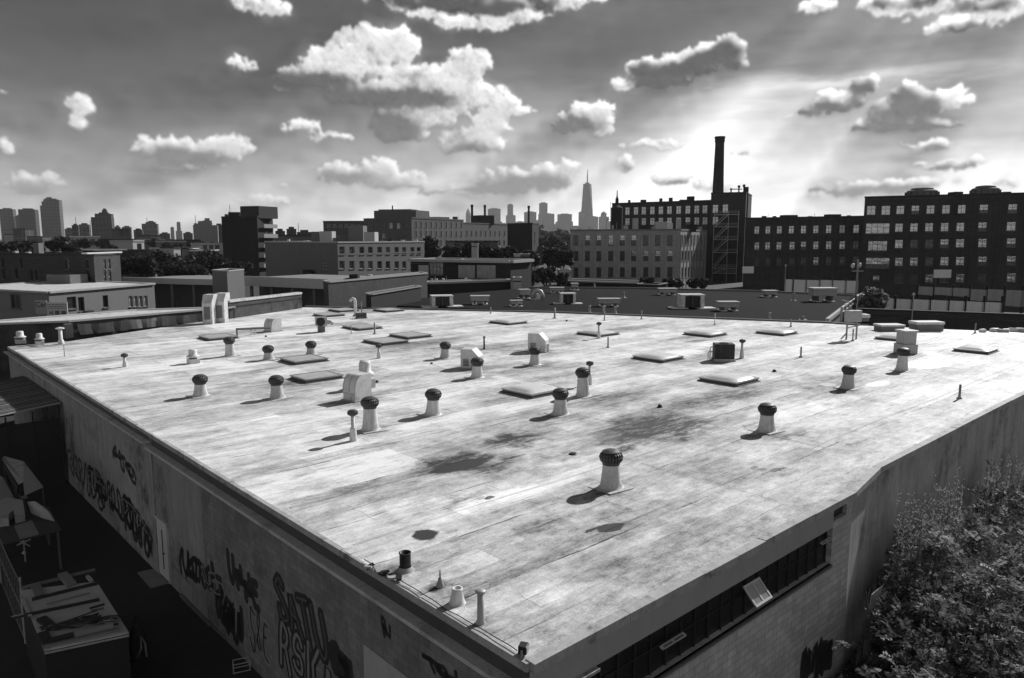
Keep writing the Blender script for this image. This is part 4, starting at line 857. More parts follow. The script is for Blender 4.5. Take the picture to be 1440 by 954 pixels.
def building(name,label,cat,corners,ztop,mat,back=20.,wins=(),roofmat=None,cornice=None,group=None,z0=G,parapet=.5,origin=None,winmats=None):
    """corners: visible footprint corners left to right (world xy); the body closes behind them"""
    C=[Vector((c.x,c.y,0)) for c in corners]; org=sum(C,Vector())/len(C); org.z=0
    t=thing(name,label,cat,org,0,group)
    L=C[0]; Rr=C[-1]
    if len(C)==2:
        d=(Rr-L).normalized(); n=Vector((-d.y,d.x,0)); bk=[Rr+n*back,L+n*back]
    elif len(C)==3: bk=[L+(Rr-C[1])]
    else: bk=[Rr+Vector((0,back,0)),L+Vector((0,back,0))]
    poly=C+bk
    mb=MB(); faces=[Face(C[i],C[i+1]) for i in range(len(C)-1)]
    for (fi,px,py,w,h,st) in wins: faces[fi].win(px,py,w,h,st)
    for f in faces: f.build(mb,z0,ztop,0,parent=t,org=org)
    n=len(poly); pl=[p-org for p in poly]
    for i in range(len(C)-1,n): a=pl[i];b=pl[(i+1)%n]; mb.quad((a.x,a.y,z0),(b.x,b.y,z0),(b.x,b.y,ztop),(a.x,a.y,ztop),0)
    mb.build('wall',mat,t)
    mb=MB(); mb.prism([(p.x*.999,p.y*.999) for p in pl],ztop-parapet-.2,ztop-parapet,0); mb.build('roof',roofmat or plain('tar_roof',.09,.9,.3,.4),t)
    if cornice:
        mb=MB(); h,o,cm=cornice
        for i in range(n):
            a=pl[i];b=pl[(i+1)%n]; d=(b-a).normalized(); nn=Vector((d.y,-d.x,0)); a2=a-d*.0;b2=b+d*.0
            mb.prism([(a2+nn*o)[:2],(b2+nn*o)[:2],(b2-nn*.25)[:2],(a2-nn*.25)[:2]],ztop-.001+.003*i-h*.5,ztop+h*.5+.003*i)
        mb.build('coping',cm,t)
    return t
def boxpart(t,name,a,b,z0,z1,depth,mat):
    """box part standing on/at building t, front edge from a to b (world)"""
    o=t.location; a=Vector((a.x,a.y,0)); b=Vector((b.x,b.y,0)); d=(b-a).normalized(); n=Vector((-d.y,d.x,0))
    q=[a-o,b-o,b-o+n*depth,a-o+n*depth]; mb=MB(); mb.prism([(p.x,p.y) for p in q],z0,z1); return mb.build(name,mat,t)
XY=lambda px,py,Y: at(px,py,Y)
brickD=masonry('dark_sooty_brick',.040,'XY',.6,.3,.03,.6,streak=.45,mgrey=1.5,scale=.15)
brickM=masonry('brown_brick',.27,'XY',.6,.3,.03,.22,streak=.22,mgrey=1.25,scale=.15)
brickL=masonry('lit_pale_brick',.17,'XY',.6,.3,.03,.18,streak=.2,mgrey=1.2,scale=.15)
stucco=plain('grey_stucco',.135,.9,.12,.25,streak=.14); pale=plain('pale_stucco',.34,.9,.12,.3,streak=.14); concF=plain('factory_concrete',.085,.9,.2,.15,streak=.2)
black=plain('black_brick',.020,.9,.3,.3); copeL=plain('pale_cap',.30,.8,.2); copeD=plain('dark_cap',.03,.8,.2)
rw=random.Random(21)
# --- right-hand dark brick factory
wins=[]
def pick(p): 
    x=rw.random(); a=0
    for k,v in p: 
        a+=v
        if x<a: return k
    return p[-1][0]
mixk=[('ref',.30),('mid',.34),('patch',.28),('blind',.08)]
rowsK=[(296,264),(321,None),(344,None),(369,None),(393,None)]
colsK=[1266,1287,1308.5,1330,1352,1383.5,1424,1462,1500]
for ri,(y,_) in enumerate(rowsK):
    for ci,x in enumerate(colsK):
        pr=mixk if ri<2 else ([('mid',.45),('patch',.25),('dark',.2),('ref',.1)] if ri<4 else [('dark',.7),('mid',.3)])
        yy=y-(x-1213)*.012; wins.append((0,x-(0 if ri<1 else 2),yy,1.7,2.0,('grid','d' if ci%3 else 'g',pick(pr))))
for x in (1225,1245.6): wins.append((0,x,296,1.9,2.2,('grid','g','ref')))
wins+= [(0,1234,321.5,5.2,2.5,('grid','g','ref')),(0,1234,346,4.2,2.4,('grid','d','mid')),(0,1234,370,5.2,2.5,('grid','g','patch')),(0,1222,381,1.2,1.2,('plain','g','ref')),(0,1232,391,1.6,1.3,('plain','d','mid'))]
A=XY(1213,330,182); B=XY(1530,330,160)
zt=XY(1213,277.5,182).z
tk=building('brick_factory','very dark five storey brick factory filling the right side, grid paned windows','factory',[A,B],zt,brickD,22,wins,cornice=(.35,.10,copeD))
f=Face(A,B)
for px in (1213,1255,1276,1297,1319,1341,1366,1404,1443,1482): # brick piers
    s,_=f.sz(px+1.5,330)
    if .5<s<f.L-.5:
        p=f.A+f.d*s+f.n*.13; mb=MB(); mb.cbox((p.x-tk.location.x,p.y-tk.location.y,(G+zt-1.4)/2),(.55,.24,zt-1.4-G),math.atan2(f.d.y,f.d.x)); mb.build('pier',brickD,tk)
for px,w in ((1349,11),(1418,8)):
    a=XY(px-w/2,272,172);b=XY(px+w/2,272,172); boxpart(tk,'roof_hatch',a,b,zt-.5,zt+.7,3,copeD)
# crown-like tank houses on its roof
for px,w,py,lab in ((1296.5,42,264,'pale stepped round tank house, left of two above the dark brick factory roof'),(1385,37,261,'pale stepped round tank house, right of two above the dark brick factory roof')):
    p=XY(px,275,205); r=w/2*205/1040; h=XY(px,py,205).z; t=thing('tank_house',lab,'roof tank',(p.x,p.y,zt-4.0),0,'tank houses behind the factory roof')
    mb=MB(); z=h-(zt-4.0); mb.lathe([(r,-18),(r,z-1.3),(r*.92,z-1.3),(r*.92,z-.95),(r*.72,z-.6),(r*.66,z-.55),(r*.66,z-.25),(r*.3,z)],16,cap0=True); mb.build('drum',plain('tank_house_cladding',.11,.9,.3,.6,streak=.3),t)
    mb=MB()
    for i in range(16): a=i*math.pi/8; mb.cbox((r*1.0*math.cos(a),r*math.sin(a),z-2.2),(.18,.18,2.0),a)
    mb.build('rib',copeD,t)
# --- lower dark wing
wins=[]
for y,cols,pr in ((323,[1064,1079.5,1095.6,1112.5,1129.5,1147,1165,1184,1203.7],[('ref',.5),('mid',.4),('blind',.1)]),(345.5,[1064,1079,1095,1113.5,1129.5,1147,1165,1184,1203],[('mid',.5),('dark',.4),('patch',.1)]),(367.5,[1064,1079,1095,1113.5,1129.5,1147,1165,1184,1203],[('mid',.3),('dark',.7)])):
    for x in cols: wins.append((0,x,y+(1130-x)*.012,1.4,2.1,('grid','d',pick(pr))))
A=XY(1047,340,208); B=XY(1213,340,190); zt=XY(1130,306,199).z
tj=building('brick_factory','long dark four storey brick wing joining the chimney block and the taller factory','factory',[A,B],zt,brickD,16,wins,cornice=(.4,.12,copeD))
for px,w,h in ((1112,20,4),(1174,18,5)): boxpart(tj,'roof_hatch',XY(px-w/2,305,204),XY(px+w/2,305,204),zt-.5,zt+h*.2,3,copeD)
# --- chimney block
A=XY(860,330,262); B=XY(998,330,240)
wins=[]
for x in (864,882,894,905,917,929,941,954,967,979.5,991): wins.append((0,x,296-(x-930)*.022,1.75,2.6,('grid','g',pick([('ref',.75),('mid',.25)]))))
for x in (882,894,905,917,929,941,954,967,979.5,991): wins.append((0,x,311.5-(x-930)*.01,1.75,2.4,('grid','g',pick([('ref',.6),('mid',.3),('patch',.1)]))))
zt=XY(930,284.5,251).z
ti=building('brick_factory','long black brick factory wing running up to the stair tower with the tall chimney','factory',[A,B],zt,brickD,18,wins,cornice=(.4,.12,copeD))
for px,w,h in ((930,3,6),(944,4,7),(972,9,9),(962,10,4)): boxpart(ti,'roof_vent',XY(px-w/2,285,252),XY(px+w/2,285,252),zt-.5,zt+h*.22,2,copeD)
A=XY(998,330,237); B=XY(1047,330,233); C2=XY(1055,330,250); zt2=XY(1020,271.5,235).z
wins=[(0,1006,294,1.7,2.6,('grid','g','ref')),(0,1020,293.5,1.7,2.6,('grid','g','mid')),(0,1006,310.5,1.7,2.4,('grid','g','mid'))]
tt=building('stair_tower','black brick stair tower under the tall chimney, zigzag fire escape on its front','tower',[A,B,C2],zt2,brickD,10,wins,cornice=(.4,.1,copeD))
b0=XY(1047,280,235);b1=XY(1054,280,246); boxpart(tt,'flue',XY(1048.5,275,236),XY(1052.5,275,236),zt2-10,XY(1050,263,236).z,1.5,brickD)
for px,hh in ((1029,5),(1040,8),(1047,9)):
    p=XY(px,271,236); mb=MB(); mb.lathe([(.22,zt2-1),(.22,zt2+hh*.21),(.42,zt2+hh*.21),(.42,zt2+hh*.30)],10,c=(p.x-tt.location.x,p.y-tt.location.y+.8,0)); mb.build('roof_pipe',BLACK,tt)
mb=MB(); p=XY(1029,263,236)-tt.location; q=XY(1045,263,236)-tt.location; z=XY(1036,266,236).z; mb.tube([(p.x,p.y+.9,z),(q.x,q.y+.9,z)],.15,6); mb.build('roof_rail',BLACK,tt)
# fire escape
ST=plain('grey_steel_stair',.42,.6,.2,2); f=Face(A,B); fe=thing('fire_escape','grey steel fire escape zigzagging down the front of the black stair tower','fire escape',(f.A.x,f.A.y,0),math.atan2(f.d.y,f.d.x))
zs=[f.sz(1020,y)[1] for y in (302,319,337,355,377,384)]; s0=f.sz(1004,340)[0]; s1=f.sz(1024,340)[0]; s2=f.sz(1038,340)[0]
for i,z in enumerate(zs):
    mb=MB(); mb.box(s0,s2,-1.6,-.05,z-.16,z); mb.box(s0,s2,-1.6,-1.54,z+.95,z+1.03); mb.box(s0,s2,-1.6,-1.54,z+.48,z+.53)
    k=s0
    while k<=s2: mb.box(k,k+.05,-1.6,-1.55,z,z+1.0); k+=.9
    mb.build('landing',ST,fe)
    if i<len(zs)-1:
        zb=zs[i+1]; a,b=(s1,s0+.3) ; mb=MB()
        for y in (-1.5,-.8): mb.tube([(a,y,z),(b,y,zb)],.12,6); mb.tube([(a,y,z+.95),(b,y,zb+.95)],.05,6)
        n=12
        for j in range(n): mb.cbox((a+(b-a)*(j+.5)/n,-1.15,z+(zb-z)*(j+.5)/n),(.28,.7,.05))
        mb.build('stair_flight',ST,fe)
for s in (s0,s1,s2):
    for y in (-1.6,):
        mb=MB(); mb.box(s-.07,s+.07,y,y+.14,G,zs[0]+1); mb.build('post',ST,fe)
# chimney
p=XY(1013.5,271,238); zb=zt2-.5; ztop=XY(1014.5,190.5,238).z; r0=(1020.6-1005)/2*238/1040; r1=(1021-1008.5)/2*238/1040
t=thing('factory_chimney','tall round tapering black brick chimney with a flared rim','chimney',(p.x,p.y+3.2,zb-.0),0)
H=ztop-zb; mb=MB(); mb.lathe([(r0*1.0,-8),(r0,0),(r1*.98,H*.86),(r1,H*.90)],32,cap1=False); mb.build('shaft',brickD,t,True)
mb=MB(); mb.lathe([(r1*1.005,H*.90),(r1*1.08,H*.92),(r1*1.08,H*.965),(r1*1.16,H*.975),(r1*1.16,H),(r1*.8,H),(r1*.8,H-2)],32,cap1=True); mb.build('rim',brickD,t)
# dark rooftop tank at the left end of the wing
p=XY(867,320,225); t=thing('rooftop_tank','bulky black tank and steelwork on the roof left of the black factory wing','tank',(p.x,p.y,XY(867,326,225).z),0); z0=t.location.z
hh=XY(867,291,225).z-z0; mb=MB(); mb.lathe([(1.75,.2),(1.8,hh*.96),(.6,hh*1.06)],18,cap0=True); mb.build('drum',black,t)
mb=MB(); mb.lathe([(.5,hh*1.05),(.5,hh*1.3),(.2,hh*1.4),(.1,hh*1.65)],10); mb.build('vent_cap',black,t)
mb=MB(); mb.tube([(-1.9,0,hh*1.2),(-1.9,0,-3)],.06,6); mb.tube([(-1.9,0,hh*.5),(-2.9,0,hh*.5)],.06,6); mb.tube([(-2.9,0,hh*.5),(-3.4,0,-1)],.06,6); mb.build('steelwork',black,t)
mb=MB(); mb.box(-1.6,1.6,-1.6,1.6,-9,.2); mb.build('stand',black,t)
# --- three-storey mid brick building in front
A=XY(802,360,214); B=XY(956,360,200); Cc=XY(993,360,228); zt=XY(930,323.5,203).z
wins=[]
for ri,y in enumerate((338,360,383)):
    for x in (810,826,842,858.7,875,891,908,925,942):
        if ri==0: g=pick([('half',.45),('dark',.4),('mid',.15)])
        elif ri==1: g='dark' if x<865 else pick([('half',.75),('dark',.25)])
        else: g='dark'
        wins.append((0,x,y,1.45,2.75,('sash','d',g)))
    for x in (959.3,963.8,968,972.6,977,981.6,986.3): wins.append((1,x,y+.4-(x-959)*.06,1.7,2.7,('plain','d','dark')))
th=building('brick_workshop','mid grey three storey brick building in front of the black factory, pale sunlit end wall','building',[A,B,Cc],zt,brickM,20,wins,cornice=(.45,.14,plain('brick_coping',.14,.8,.2)))
f=Face(A,B)
for x in (804,818,834,850.3,866.5,883,899.5,916.5,933.5,951):
    s,_=f.sz(x,360); p=f.A+f.d*s+f.n*.10; mb=MB(); mb.cbox((p.x-th.location.x,p.y-th.location.y,(G+zt-1.2)/2),(.45,.18,zt-1.2-G),math.atan2(f.d.y,f.d.x)); mb.build('pier',brickM,th)
f=Face(B,Cc)
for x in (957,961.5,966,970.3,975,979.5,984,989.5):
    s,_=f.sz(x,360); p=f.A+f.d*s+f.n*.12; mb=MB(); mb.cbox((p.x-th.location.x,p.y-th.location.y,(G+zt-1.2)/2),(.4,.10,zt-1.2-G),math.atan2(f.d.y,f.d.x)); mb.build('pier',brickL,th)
for px,w,py,m in ((894,7,307,pale),(930,16,312,GALV),(942,8,314,WHITE),(955,5,308,GALV),(908,10,318,black),(972,14,316,black)):
    a=XY(px-w/2,322,209);b=XY(px+w/2,322,209); boxpart(th,'rooftop_unit',a,b,zt-.5,XY(px,py,209).z,2,m)
# --- long concrete factory far behind
A=XY(512,330,352); B=XY(579,330,330); Cc=XY(652,330,376); zt=XY(579,306.5,330).z
wins=[]
for y in (318,333,347):
    for i in range(6): wins.append((0,518+i*10.5,y+.3*i-1,2.5,2.6,('grid','d',pick([('dark',.8),('mid',.2)]))))
for y in (316.5,329,341.5,353):
    for i in range(10): wins.append((1,584+i*7.1,y+(i*.1)*(.5),2.3,2.7,('plain','d','dark')))
te=building('concrete_factory','long far concrete factory with rows of small square dark windows and a roof house','factory',[A,B,Cc],zt,concF,30,wins,cornice=(.6,.2,concF))
boxpart(te,'roof_house',XY(526,305,345),XY(585,305,338),zt-.5,XY(555,296,340).z,14,concF); boxpart(te,'roof_house',XY(532,298,348),XY(578,298,344),zt-.5,XY(555,294.3,344).z,9,stucco)
p=XY(552,294,346); mb=MB(); q=p-te.location; mb.lathe([(.3,zt),(.3,zt+6)],8,c=(q.x,q.y,0)); mb.build('vent_pipe',black,te)
boxpart(te,'roof_house',XY(612,308,372),XY(632,308,378),zt-.5,zt+1.6,6,pale)
A=XY(652,330,377); B=XY(716,335,425); zt3=XY(660,314,385).z; wins=[]
for y in (328.5,341.5,353):
    for i in range(9): wins.append((0,656+i*6.6,y,2.0,2.6,('plain','d','dark')))
te2=building('concrete_factory','lower right continuation of the long concrete factory, below thin dark smokestacks','factory',[A,B],zt3,concF,30,wins,cornice=(.5,.2,concF))
boxpart(te2,'roof_house',XY(676,312,400),XY(695,312,405),zt3-.5,XY(685,303,402).z,10,black)
A=XY(455,330,356); B=XY(512,330,352); ztw=XY(480,311.5,354).z
wins=[(0,462+i*8.3,318,2.2,2.2,('grid','d','dark')) for i in range(6)]
building('concrete_factory','low dark left wing of the long concrete factory','factory',[A,B],ztw,plain('dim_concrete',.07,.9,.2,.2,streak=.2),20,wins,cornice=(.5,.2,concF))
for px,py,w,lab in ((664,288,3.4,'thin dark smokestack, leftmost of three over the concrete factory, by a pointed tower'),(682,288.5,3.2,'thin dark smokestack above the black roof house of the concrete factory'),(743.5,289.5,3.0,'thin dark smokestack, rightmost of three, before a pale far tower')):
    p=XY(px,325,470); h=XY(px,py,470).z; r=w/2*470/1040; t=thing('smokestack',lab,'smokestack',(p.x,p.y,G),0,'thin smokestacks on the skyline'); mb=MB(); mb.lathe([(r*1.15,0),(r*.95,h-G-1.6)],12,cap1=False); mb.build('shaft',black,t,True); mb=MB(); mb.lathe([(r*1.15,h-G-1.6),(r*1.15,h-G)],12,cap0=True); mb.build('rim',black,t)
# --- dark block right of it
A=XY(713.6,340,262); B=XY(748.5,340,252); Cc=XY(757.5,340,262); zt=XY(735,314.5,255).z
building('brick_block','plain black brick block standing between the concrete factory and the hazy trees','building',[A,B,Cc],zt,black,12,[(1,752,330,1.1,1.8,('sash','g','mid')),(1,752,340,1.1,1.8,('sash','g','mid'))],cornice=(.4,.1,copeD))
# --- grey office building
A=XY(373,360,182); B=XY(475,360,160); Cc=XY(597,360,190); zt=XY(475,341,160).z
wins=[(0,456,375,2.6,1.5,('grid','w','dark'))]
for y in (353,373):
    for i,x in enumerate((481,495,509,521,534,545.7,558,568.5,580,589)): wins.append((1,x,y-.3,1.75,1.75,('plain','w',pick([('dark',.55),('mid',.45)]))))
td=building('office_building','plain grey stucco building with two rows of square windows and small roof houses','building',[A,B,Cc],zt,stucco,20,wins,roofmat=plain('grey_roof',.2,.9,.2),cornice=(.3,.12,pale))
f=Face(B,Cc); p=f.A+f.n*.05; mb=MB(); q=f.A+f.n*.03-td.location; e=f.B+f.n*.03-td.location
for z0,z1 in ((f.sz(500,358.5)[1],f.sz(500,358.5)[1]+.35),):
    mb.prism([(q.x,q.y),(e.x,e.y),(e.x-f.n.x*.02,e.y-f.n.y*.02),(q.x-f.n.x*.02,q.y-f.n.y*.02)],z0,z1)
mb.build('string_course',stucco,td)
for a,b,Y,py,m,d in ((438,449,182,326,stucco,4),(449.5,467,180,325.5,pale,4),(467,490,188,331,stucco,5),(490,511,184,317.5,stucco,5),(512,527,176,326.5,pale,5)):
    boxpart(td,'roof_house',XY(a,340,Y),XY(b,340,Y),zt-.5,XY(a,py,Y).z,d,m)
boxpart(td,'dark_vent',XY(426,384,167),XY(436,384,165),.5,XY(430,380,166).z,1,black)
# --- black tower block with balconies
A=XY(313,340,206); B=XY(363,340,198); Cc=XY(385,340,208); zt=XY(338,304.5,200).z
tc=building('tower_block','black tower block with a taller lift house and a column of balconies','tower block',[A,B,Cc],zt,black,12,[(1,376,y,1.6,1.6,('grid','g','mid')) for y in (330,344,358,371)],cornice=(.3,.1,copeD))
boxpart(tc,'lift_house',XY(338,300,201),XY(364,300,199),zt-.5,XY(350,290,200).z,8,brickM if 0 else plain('dark_lift_house',.04,.9,.2)); boxpart(tc,'roof_house',XY(321,303,203),XY(337,303,203),zt-.5,XY(330,298.5,203).z,6,black); boxpart(tc,'stair_house',XY(363,310,199),XY(374,310,204),zt-2,XY(368,310,200).z,3,black)
f=Face(B,Cc)
for y in (320,334,348,362,376):
    s0,z=f.sz(366,y); s1=f.L+.4; mb=MB(); M=Matrix.Translation(f.A-tc.location)@Matrix.Rotation(math.atan2(f.d.y,f.d.x),4,'Z'); mb.box(s0,s1,-1.1,-.02,z-.15,z,0,M); mb.box(s0,s1,-1.1,-1.04,z,z+.9,0,M); mb.build('balcony',plain('balcony_grey',.20,.8,.1),tc)
# --- left two-storey brick building and its annex
A=XY(-60,380,118); B=XY(133,380,103); Cc=XY(170,380,112); zt=XY(60,357.5,109).z
wins=[(0,x,y,.8,1.5,('sash','d',g)) for x,y,g in ((5,370,'dark'),(31,371,'dark'),(94,371,'mid'),(123,370,'dark'),(6,386,'dark'),(24,385,'dark'),(45,387,'dark'),(52,387,'dark'),(124,388,'dark'))]
wins+=[(1,147.5,371.5,.72,1.5,('sash','w','ref')),(1,154,371.5,.72,1.5,('sash','w','ref')),(1,148,389.5,.8,1.5,('sash','w','patch')),(1,155,389.5,.8,1.5,('sash','w','dark'))]
ta=building('brick_house','dark two storey brick building with a pale end wall of paired windows','building',[A,B,Cc],zt,masonry('left_dark_brick',.055,'XY',.5,.25,.02,.25,mgrey=1.3,scale=.2),12,wins,cornice=(.22,.12,copeD))
f=Face(B,Cc); mb=MB(); 
# the paler render of the end wall is a skin with its own openings
sk=Face(f.A+f.n*.05,f.B+f.n*.05)
for a,z,w,h,st in f.w: pass
boxpart(ta,'roof_edge',B+Vector((-.6,-.4,0)),Cc+Vector((.5,-.2,0)),zt+.12,zt+.32,.8,WHITE)
boxpart(ta,'chimney',XY(47,357,112),XY(55,357,112),zt-.5,XY(50,342,112).z,1.2,stucco); boxpart(ta,'hut',XY(66,400,101),XY(99,400,100),3.5,XY(80,387,100).z,3,stucco)
A=XY(-60,420,92); B=XY(69,420,84); Cc=XY(218,420,100); zt=XY(69,411.5,84).z
wins=[(1,101,426,1.3,1.4,('plain','d','mid')),(1,114.5,428,.9,1.7,('plain','d','dark')),(1,148.5,424,.85,1.5,('plain','d','dark')),(1,184,424,.7,1.4,('grid','w','dark')),(1,191,424,.7,1.4,('grid','w','dark')),(1,198,424,.7,1.4,('grid','w','dark')),(1,205,423.5,.7,1.4,('grid','w','patch')),(0,22,424,2,1.6,('grid','d','dark'))]
tan=building('shop_annex','low flat roofed annex in front of the dark two storey building, grey boarded side wall','building',[A,B,Cc],zt,plain('grey_boarding',.16,.9,.12,.5,streak=.12),8,wins,roofmat=WHITE,cornice=(.22,.25,pale),parapet=.02)
# sign boards with lettering
def lettering(s,size,mat,parent,loc,rot,name='lettering',ext=.006):
    cu=bpy.data.curves.new(name,'FONT'); cu.body=s; cu.size=size; cu.extrude=ext; cu.align_x='CENTER'; cu.align_y='CENTER'; tmp=bpy.data.objects.new(name,cu)
    me=bpy.data.meshes.new_from_object(tmp); bpy.data.objects.remove(tmp); bpy.data.curves.remove(cu); me.materials.clear(); me.materials.append(mat)
    o=bpy.data.objects.new(name,me); col.objects.link(o); o.parent=parent; o.location=loc; o.rotation_euler=rot; return o
def signboard(label,pa,pb,Y,py0,py1,lines,mat=None,legs=0.0,name='sign_board',ink=None,group=None,border=True):
    a=XY(pa,(py0+py1)/2,Y);b=XY(pb,(py0+py1)/2,Y); z1=XY(pa,py0,Y).z; z0=XY(pa,py1,Y).z; w=(b-a).length; c=(a+b)/2
    t=thing(name,label,'sign',(c.x,c.y,z0),0,group); h=z1-z0; mb=MB(); mb.box(-w/2,w/2,-.04,.04,0,h); mb.build('board',mat or plain('dirty_white_board',.42,.7,.2,1.5),t)
    ink=ink or plain('dark_sign_paint',.02)
    for s,x,z,sz in lines: lettering(s,sz*h,ink,t,(x*w,-.048,z*h),(R(90),0,0))
    if legs:
        for x in (-w*.38,w*.38): mb=MB(); mb.box(x-.05,x+.05,-.02,.06,-legs,0); mb.build('leg',DARK,t)
    return t
signboard('weathered sign board with large dark letters Car on the low roof at the left',50,66,66,423,442,[('Car',0,.70,.52)],plain('grey_sign_board',.26,.7,.2,2),legs=.5)
signboard('pale sign board of small lettered lines and three dark blocks, right of the Car board',66,95,66,425,445,[],None,legs=.5)
sb=[o for o in col.objects if o.name.startswith('sign_board')][-1]
mb=MB(); h=XY(66,425,66).z-XY(66,445,66).z; w=(XY(95,435,66)-XY(66,435,66)).length
for x0,x1,z0,z1 in ((-.36,-.28,.16,.34),(-.24,-.20,.10,.40),(-.10,.10,.12,.40),(.20,.42,.14,.38)): mb.box(x0*w,x1*w,-.052,-.042,z0*h,z1*h)
for k,z in enumerate((.58,.70,.82)):
    x=-.44
    while x<.42:
        e=x+rw.uniform(.03,.10); mb.box(x*w,e*w,-.05,-.042,(z-.03)*h,(z+.03)*h); x=e+.03
mb.build('lettering',plain('faded_sign_paint',.10),sb)
# --- low neighbour roof with tarpaulin-hung wall
z1=6.4
A=XY(28,470,62); 
P0=ground_at(95,452,z1); P1=ground_at(330,432,z1)
building('low_neighbour','low flat roofed building against the left rear of the warehouse, wall hung with dark tarpaulins','building',[Vector((P0.x-8,P0.y-3.2,0)),P0,P1],z1,plain('dark_tarp_wall',.06,.9,.5,.5,streak=.6,grime=.4),14,[],roofmat=WHITE,cornice=(.16,.15,plain('pale_roof_edge',.45,.8,.2,.8)),parapet=.02)
lowb=[o for o in col.objects if o.name.startswith('low_neighbour')][0]
rn=random.Random(5)
f=Face(P0,P1); k=.6
while k<f.L-3:
    w=rn.uniform(2.4,5.2); M=Matrix.Translation(f.A-lowb.location)@Matrix.Rotation(math.atan2(f.d.y,f.d.x),4,'Z'); mb=MB()
    n=7; zt_=z1-rn.uniform(.15,.3); zb_=5.28-rn.uniform(0,.1)
    vs=[]
    for i in range(n+1):
        for j in range(3):
            x=k+w*i/n; y=-.10-.05*math.sin(i*2.1+k)-.03*j-.012*(int(k*7)%5); vs.append(M@Vector((x+rn.uniform(-.05,.05)+.25*(j==2)*rn.uniform(-.5,1),y,zt_+(zb_-zt_)*j/2-.12*(j==0)*math.sin(i/n*math.pi))))
    mb.add(vs,[(i*3+j,(i+1)*3+j,(i+1)*3+j+1,i*3+j+1) for i in range(n) for j in (0,1)]); mb.build('tarpaulin',plain('tarp_%d'%rn.randrange(3),(.07,.17,.11)[len([m for m in MATS if m.startswith('tarp')])%3],.7,.4,1.4,streak=.4),lowb); k+=w+rn.uniform(-.4,.25)
# silver ducts
for i,(pa,pb,top,lab) in enumerate(((287,302,415,'left of two silver patched box ducts rising beside the low neighbour roof'),(304,319,413,'right of two silver patched box ducts rising beside the low neighbour roof'))):
    a=ground_at(pa+1,456-i*2,ROOF);b=ground_at(pb,455-i*2,ROOF); w=(b-a).length; h=at(pa,top,a.y).z-ROOF; t=thing('silver_duct',lab,'duct',(a+b)/2,0,'silver roof ducts')
    mb=MB(); mb.box(-w/2,w/2,-w*.5,w*.5,0,h*.72); mb.add([(-w/2,-w*.5,h*.721),(w/2,-w*.5,h*.721),(w/2,w*.5,h*.721),(-w/2,w*.5,h*.721),(-w/2,-w*.1,h),(w/2,w*.1,h),(w/2,w*1.2,h),(-w/2,w*1.2,h),(w/2,w*1.2,h*.72),(-w/2,w*1.2,h*.72)],[(0,1,5,4),(4,5,6,7),(6,5,1,2),(7,3,0,4),(6,2,8),(7,9,3),(6,8,9,7),(2,3,9,8)])
    mb.build('duct',plain('silver_foil_duct',.55,.45,.7,1.3,metal=.2,streak=.4,grime=.5),t)
    mb=MB(); mb.box(-w*.32,w*.3,-w*.5-.03,-w*.5-.002,h*.16,h*.6); mb.build('patch',plain('duct_patch',.16,.7,.6,1.5),t)
# ivy wall right of the ducts
P0=ground_at(330,446,5.6); P1=ground_at(424,432,5.6)
building('ivy_parapet','low parapet wall mottled with ivy, bright flat cap, right of the silver ducts','wall',[ground_at(322,449,5.3)+Vector((0,.2,0)),ground_at(424,434,5.3)+Vector((0,.2,0))],7.0,plain('ivy_mottled_wall',.07,.9,.9,.9,streak=.2,grime=.8),.6,[],cornice=(.2,.1,WHITE))
# --- long low pale-fascia building with pillars
FB=plain('pale_fascia_board',.40,.8,.15,.3,streak=.1)
def canopy(label,pa,pb,Ya,Yb,pt,pm,cat='building',name='loading_canopy'):
    a=XY(pa,pt[0],Ya);b=XY(pb,pt[1],Yb); zt=a.z; zb=XY(pa,pm,Ya).z; o=(a+b)/2; o.z=0; t=thing(name,label,cat,o); d=Vector((b.x-a.x,b.y-a.y,0)).normalized(); n=Vector((-d.y,d.x,0)); A=Vector((a.x,a.y,0))-o;Bq=Vector((b.x,b.y,0))-o
    mb=MB(); mb.prism([(A)[:2],(Bq)[:2],(Bq+n*.3)[:2],(A+n*.3)[:2]],zb,zt); mb.build('fascia',FB,t)
    mb=MB(); mb.prism([(A+n*.31)[:2],(Bq+n*.31)[:2],(Bq+n*14)[:2],(A+n*14)[:2]],zt-.6,zt-.3); mb.build('roof',plain('grey_roof',.2),t)
    mb=MB(); mb.prism([(A+n*3)[:2],(Bq+n*3)[:2],(Bq+n*13)[:2],(A+n*13)[:2]],G,zt-.62); mb.build('wall',plain('shaded_wall',.10,.9,.3,.3,streak=.2),t)
    L=(Bq-A).length; k=1.
    while k<L:
        p=A+d*k+n*.6; mb=MB(); mb.prism([(p.x-.2,p.y-.2),(p.x+.2,p.y-.2),(p.x+.2,p.y+.2),(p.x-.2,p.y+.2)],G,zb+.1); mb.build('pillar',stucco,t); k+=4.2
    return t
canopy('long low canopy with a pale fascia on pillars, left of the plain grey penthouse box',172,300,118,112,(390,387.5),398)
canopy('long low canopy with a pale fascia on pillars, right of the plain grey penthouse box',342,461,112,104,(388.5,391),402)
A=XY(299,400,104);B=XY(320,400,101);Cc=XY(344,400,106)
building('box_penthouse','plain windowless grey box between the two pale canopies','building',[A,B,Cc],XY(320,381.5,101).z,stucco,6,[],cornice=(.15,.05,pale))
A=XY(455,410,97);B=XY(462,410,94);Cc=XY(601,405,118)
bw=building('brick_shed','long low dark brick building with a sloping top edge, below the grey stucco building','building',[A,B,Cc],XY(462,397,94).z,masonry('mid_dark_brick',.075,'XY',.5,.25,.02,.25,mgrey=1.35,scale=.25),12,[],cornice=(.2,.12,copeL))
boxpart(bw,'roof_vent',XY(491,392,101),XY(503,392,101),bw.location.z+7,XY(497,386,101).z,1.5,black)
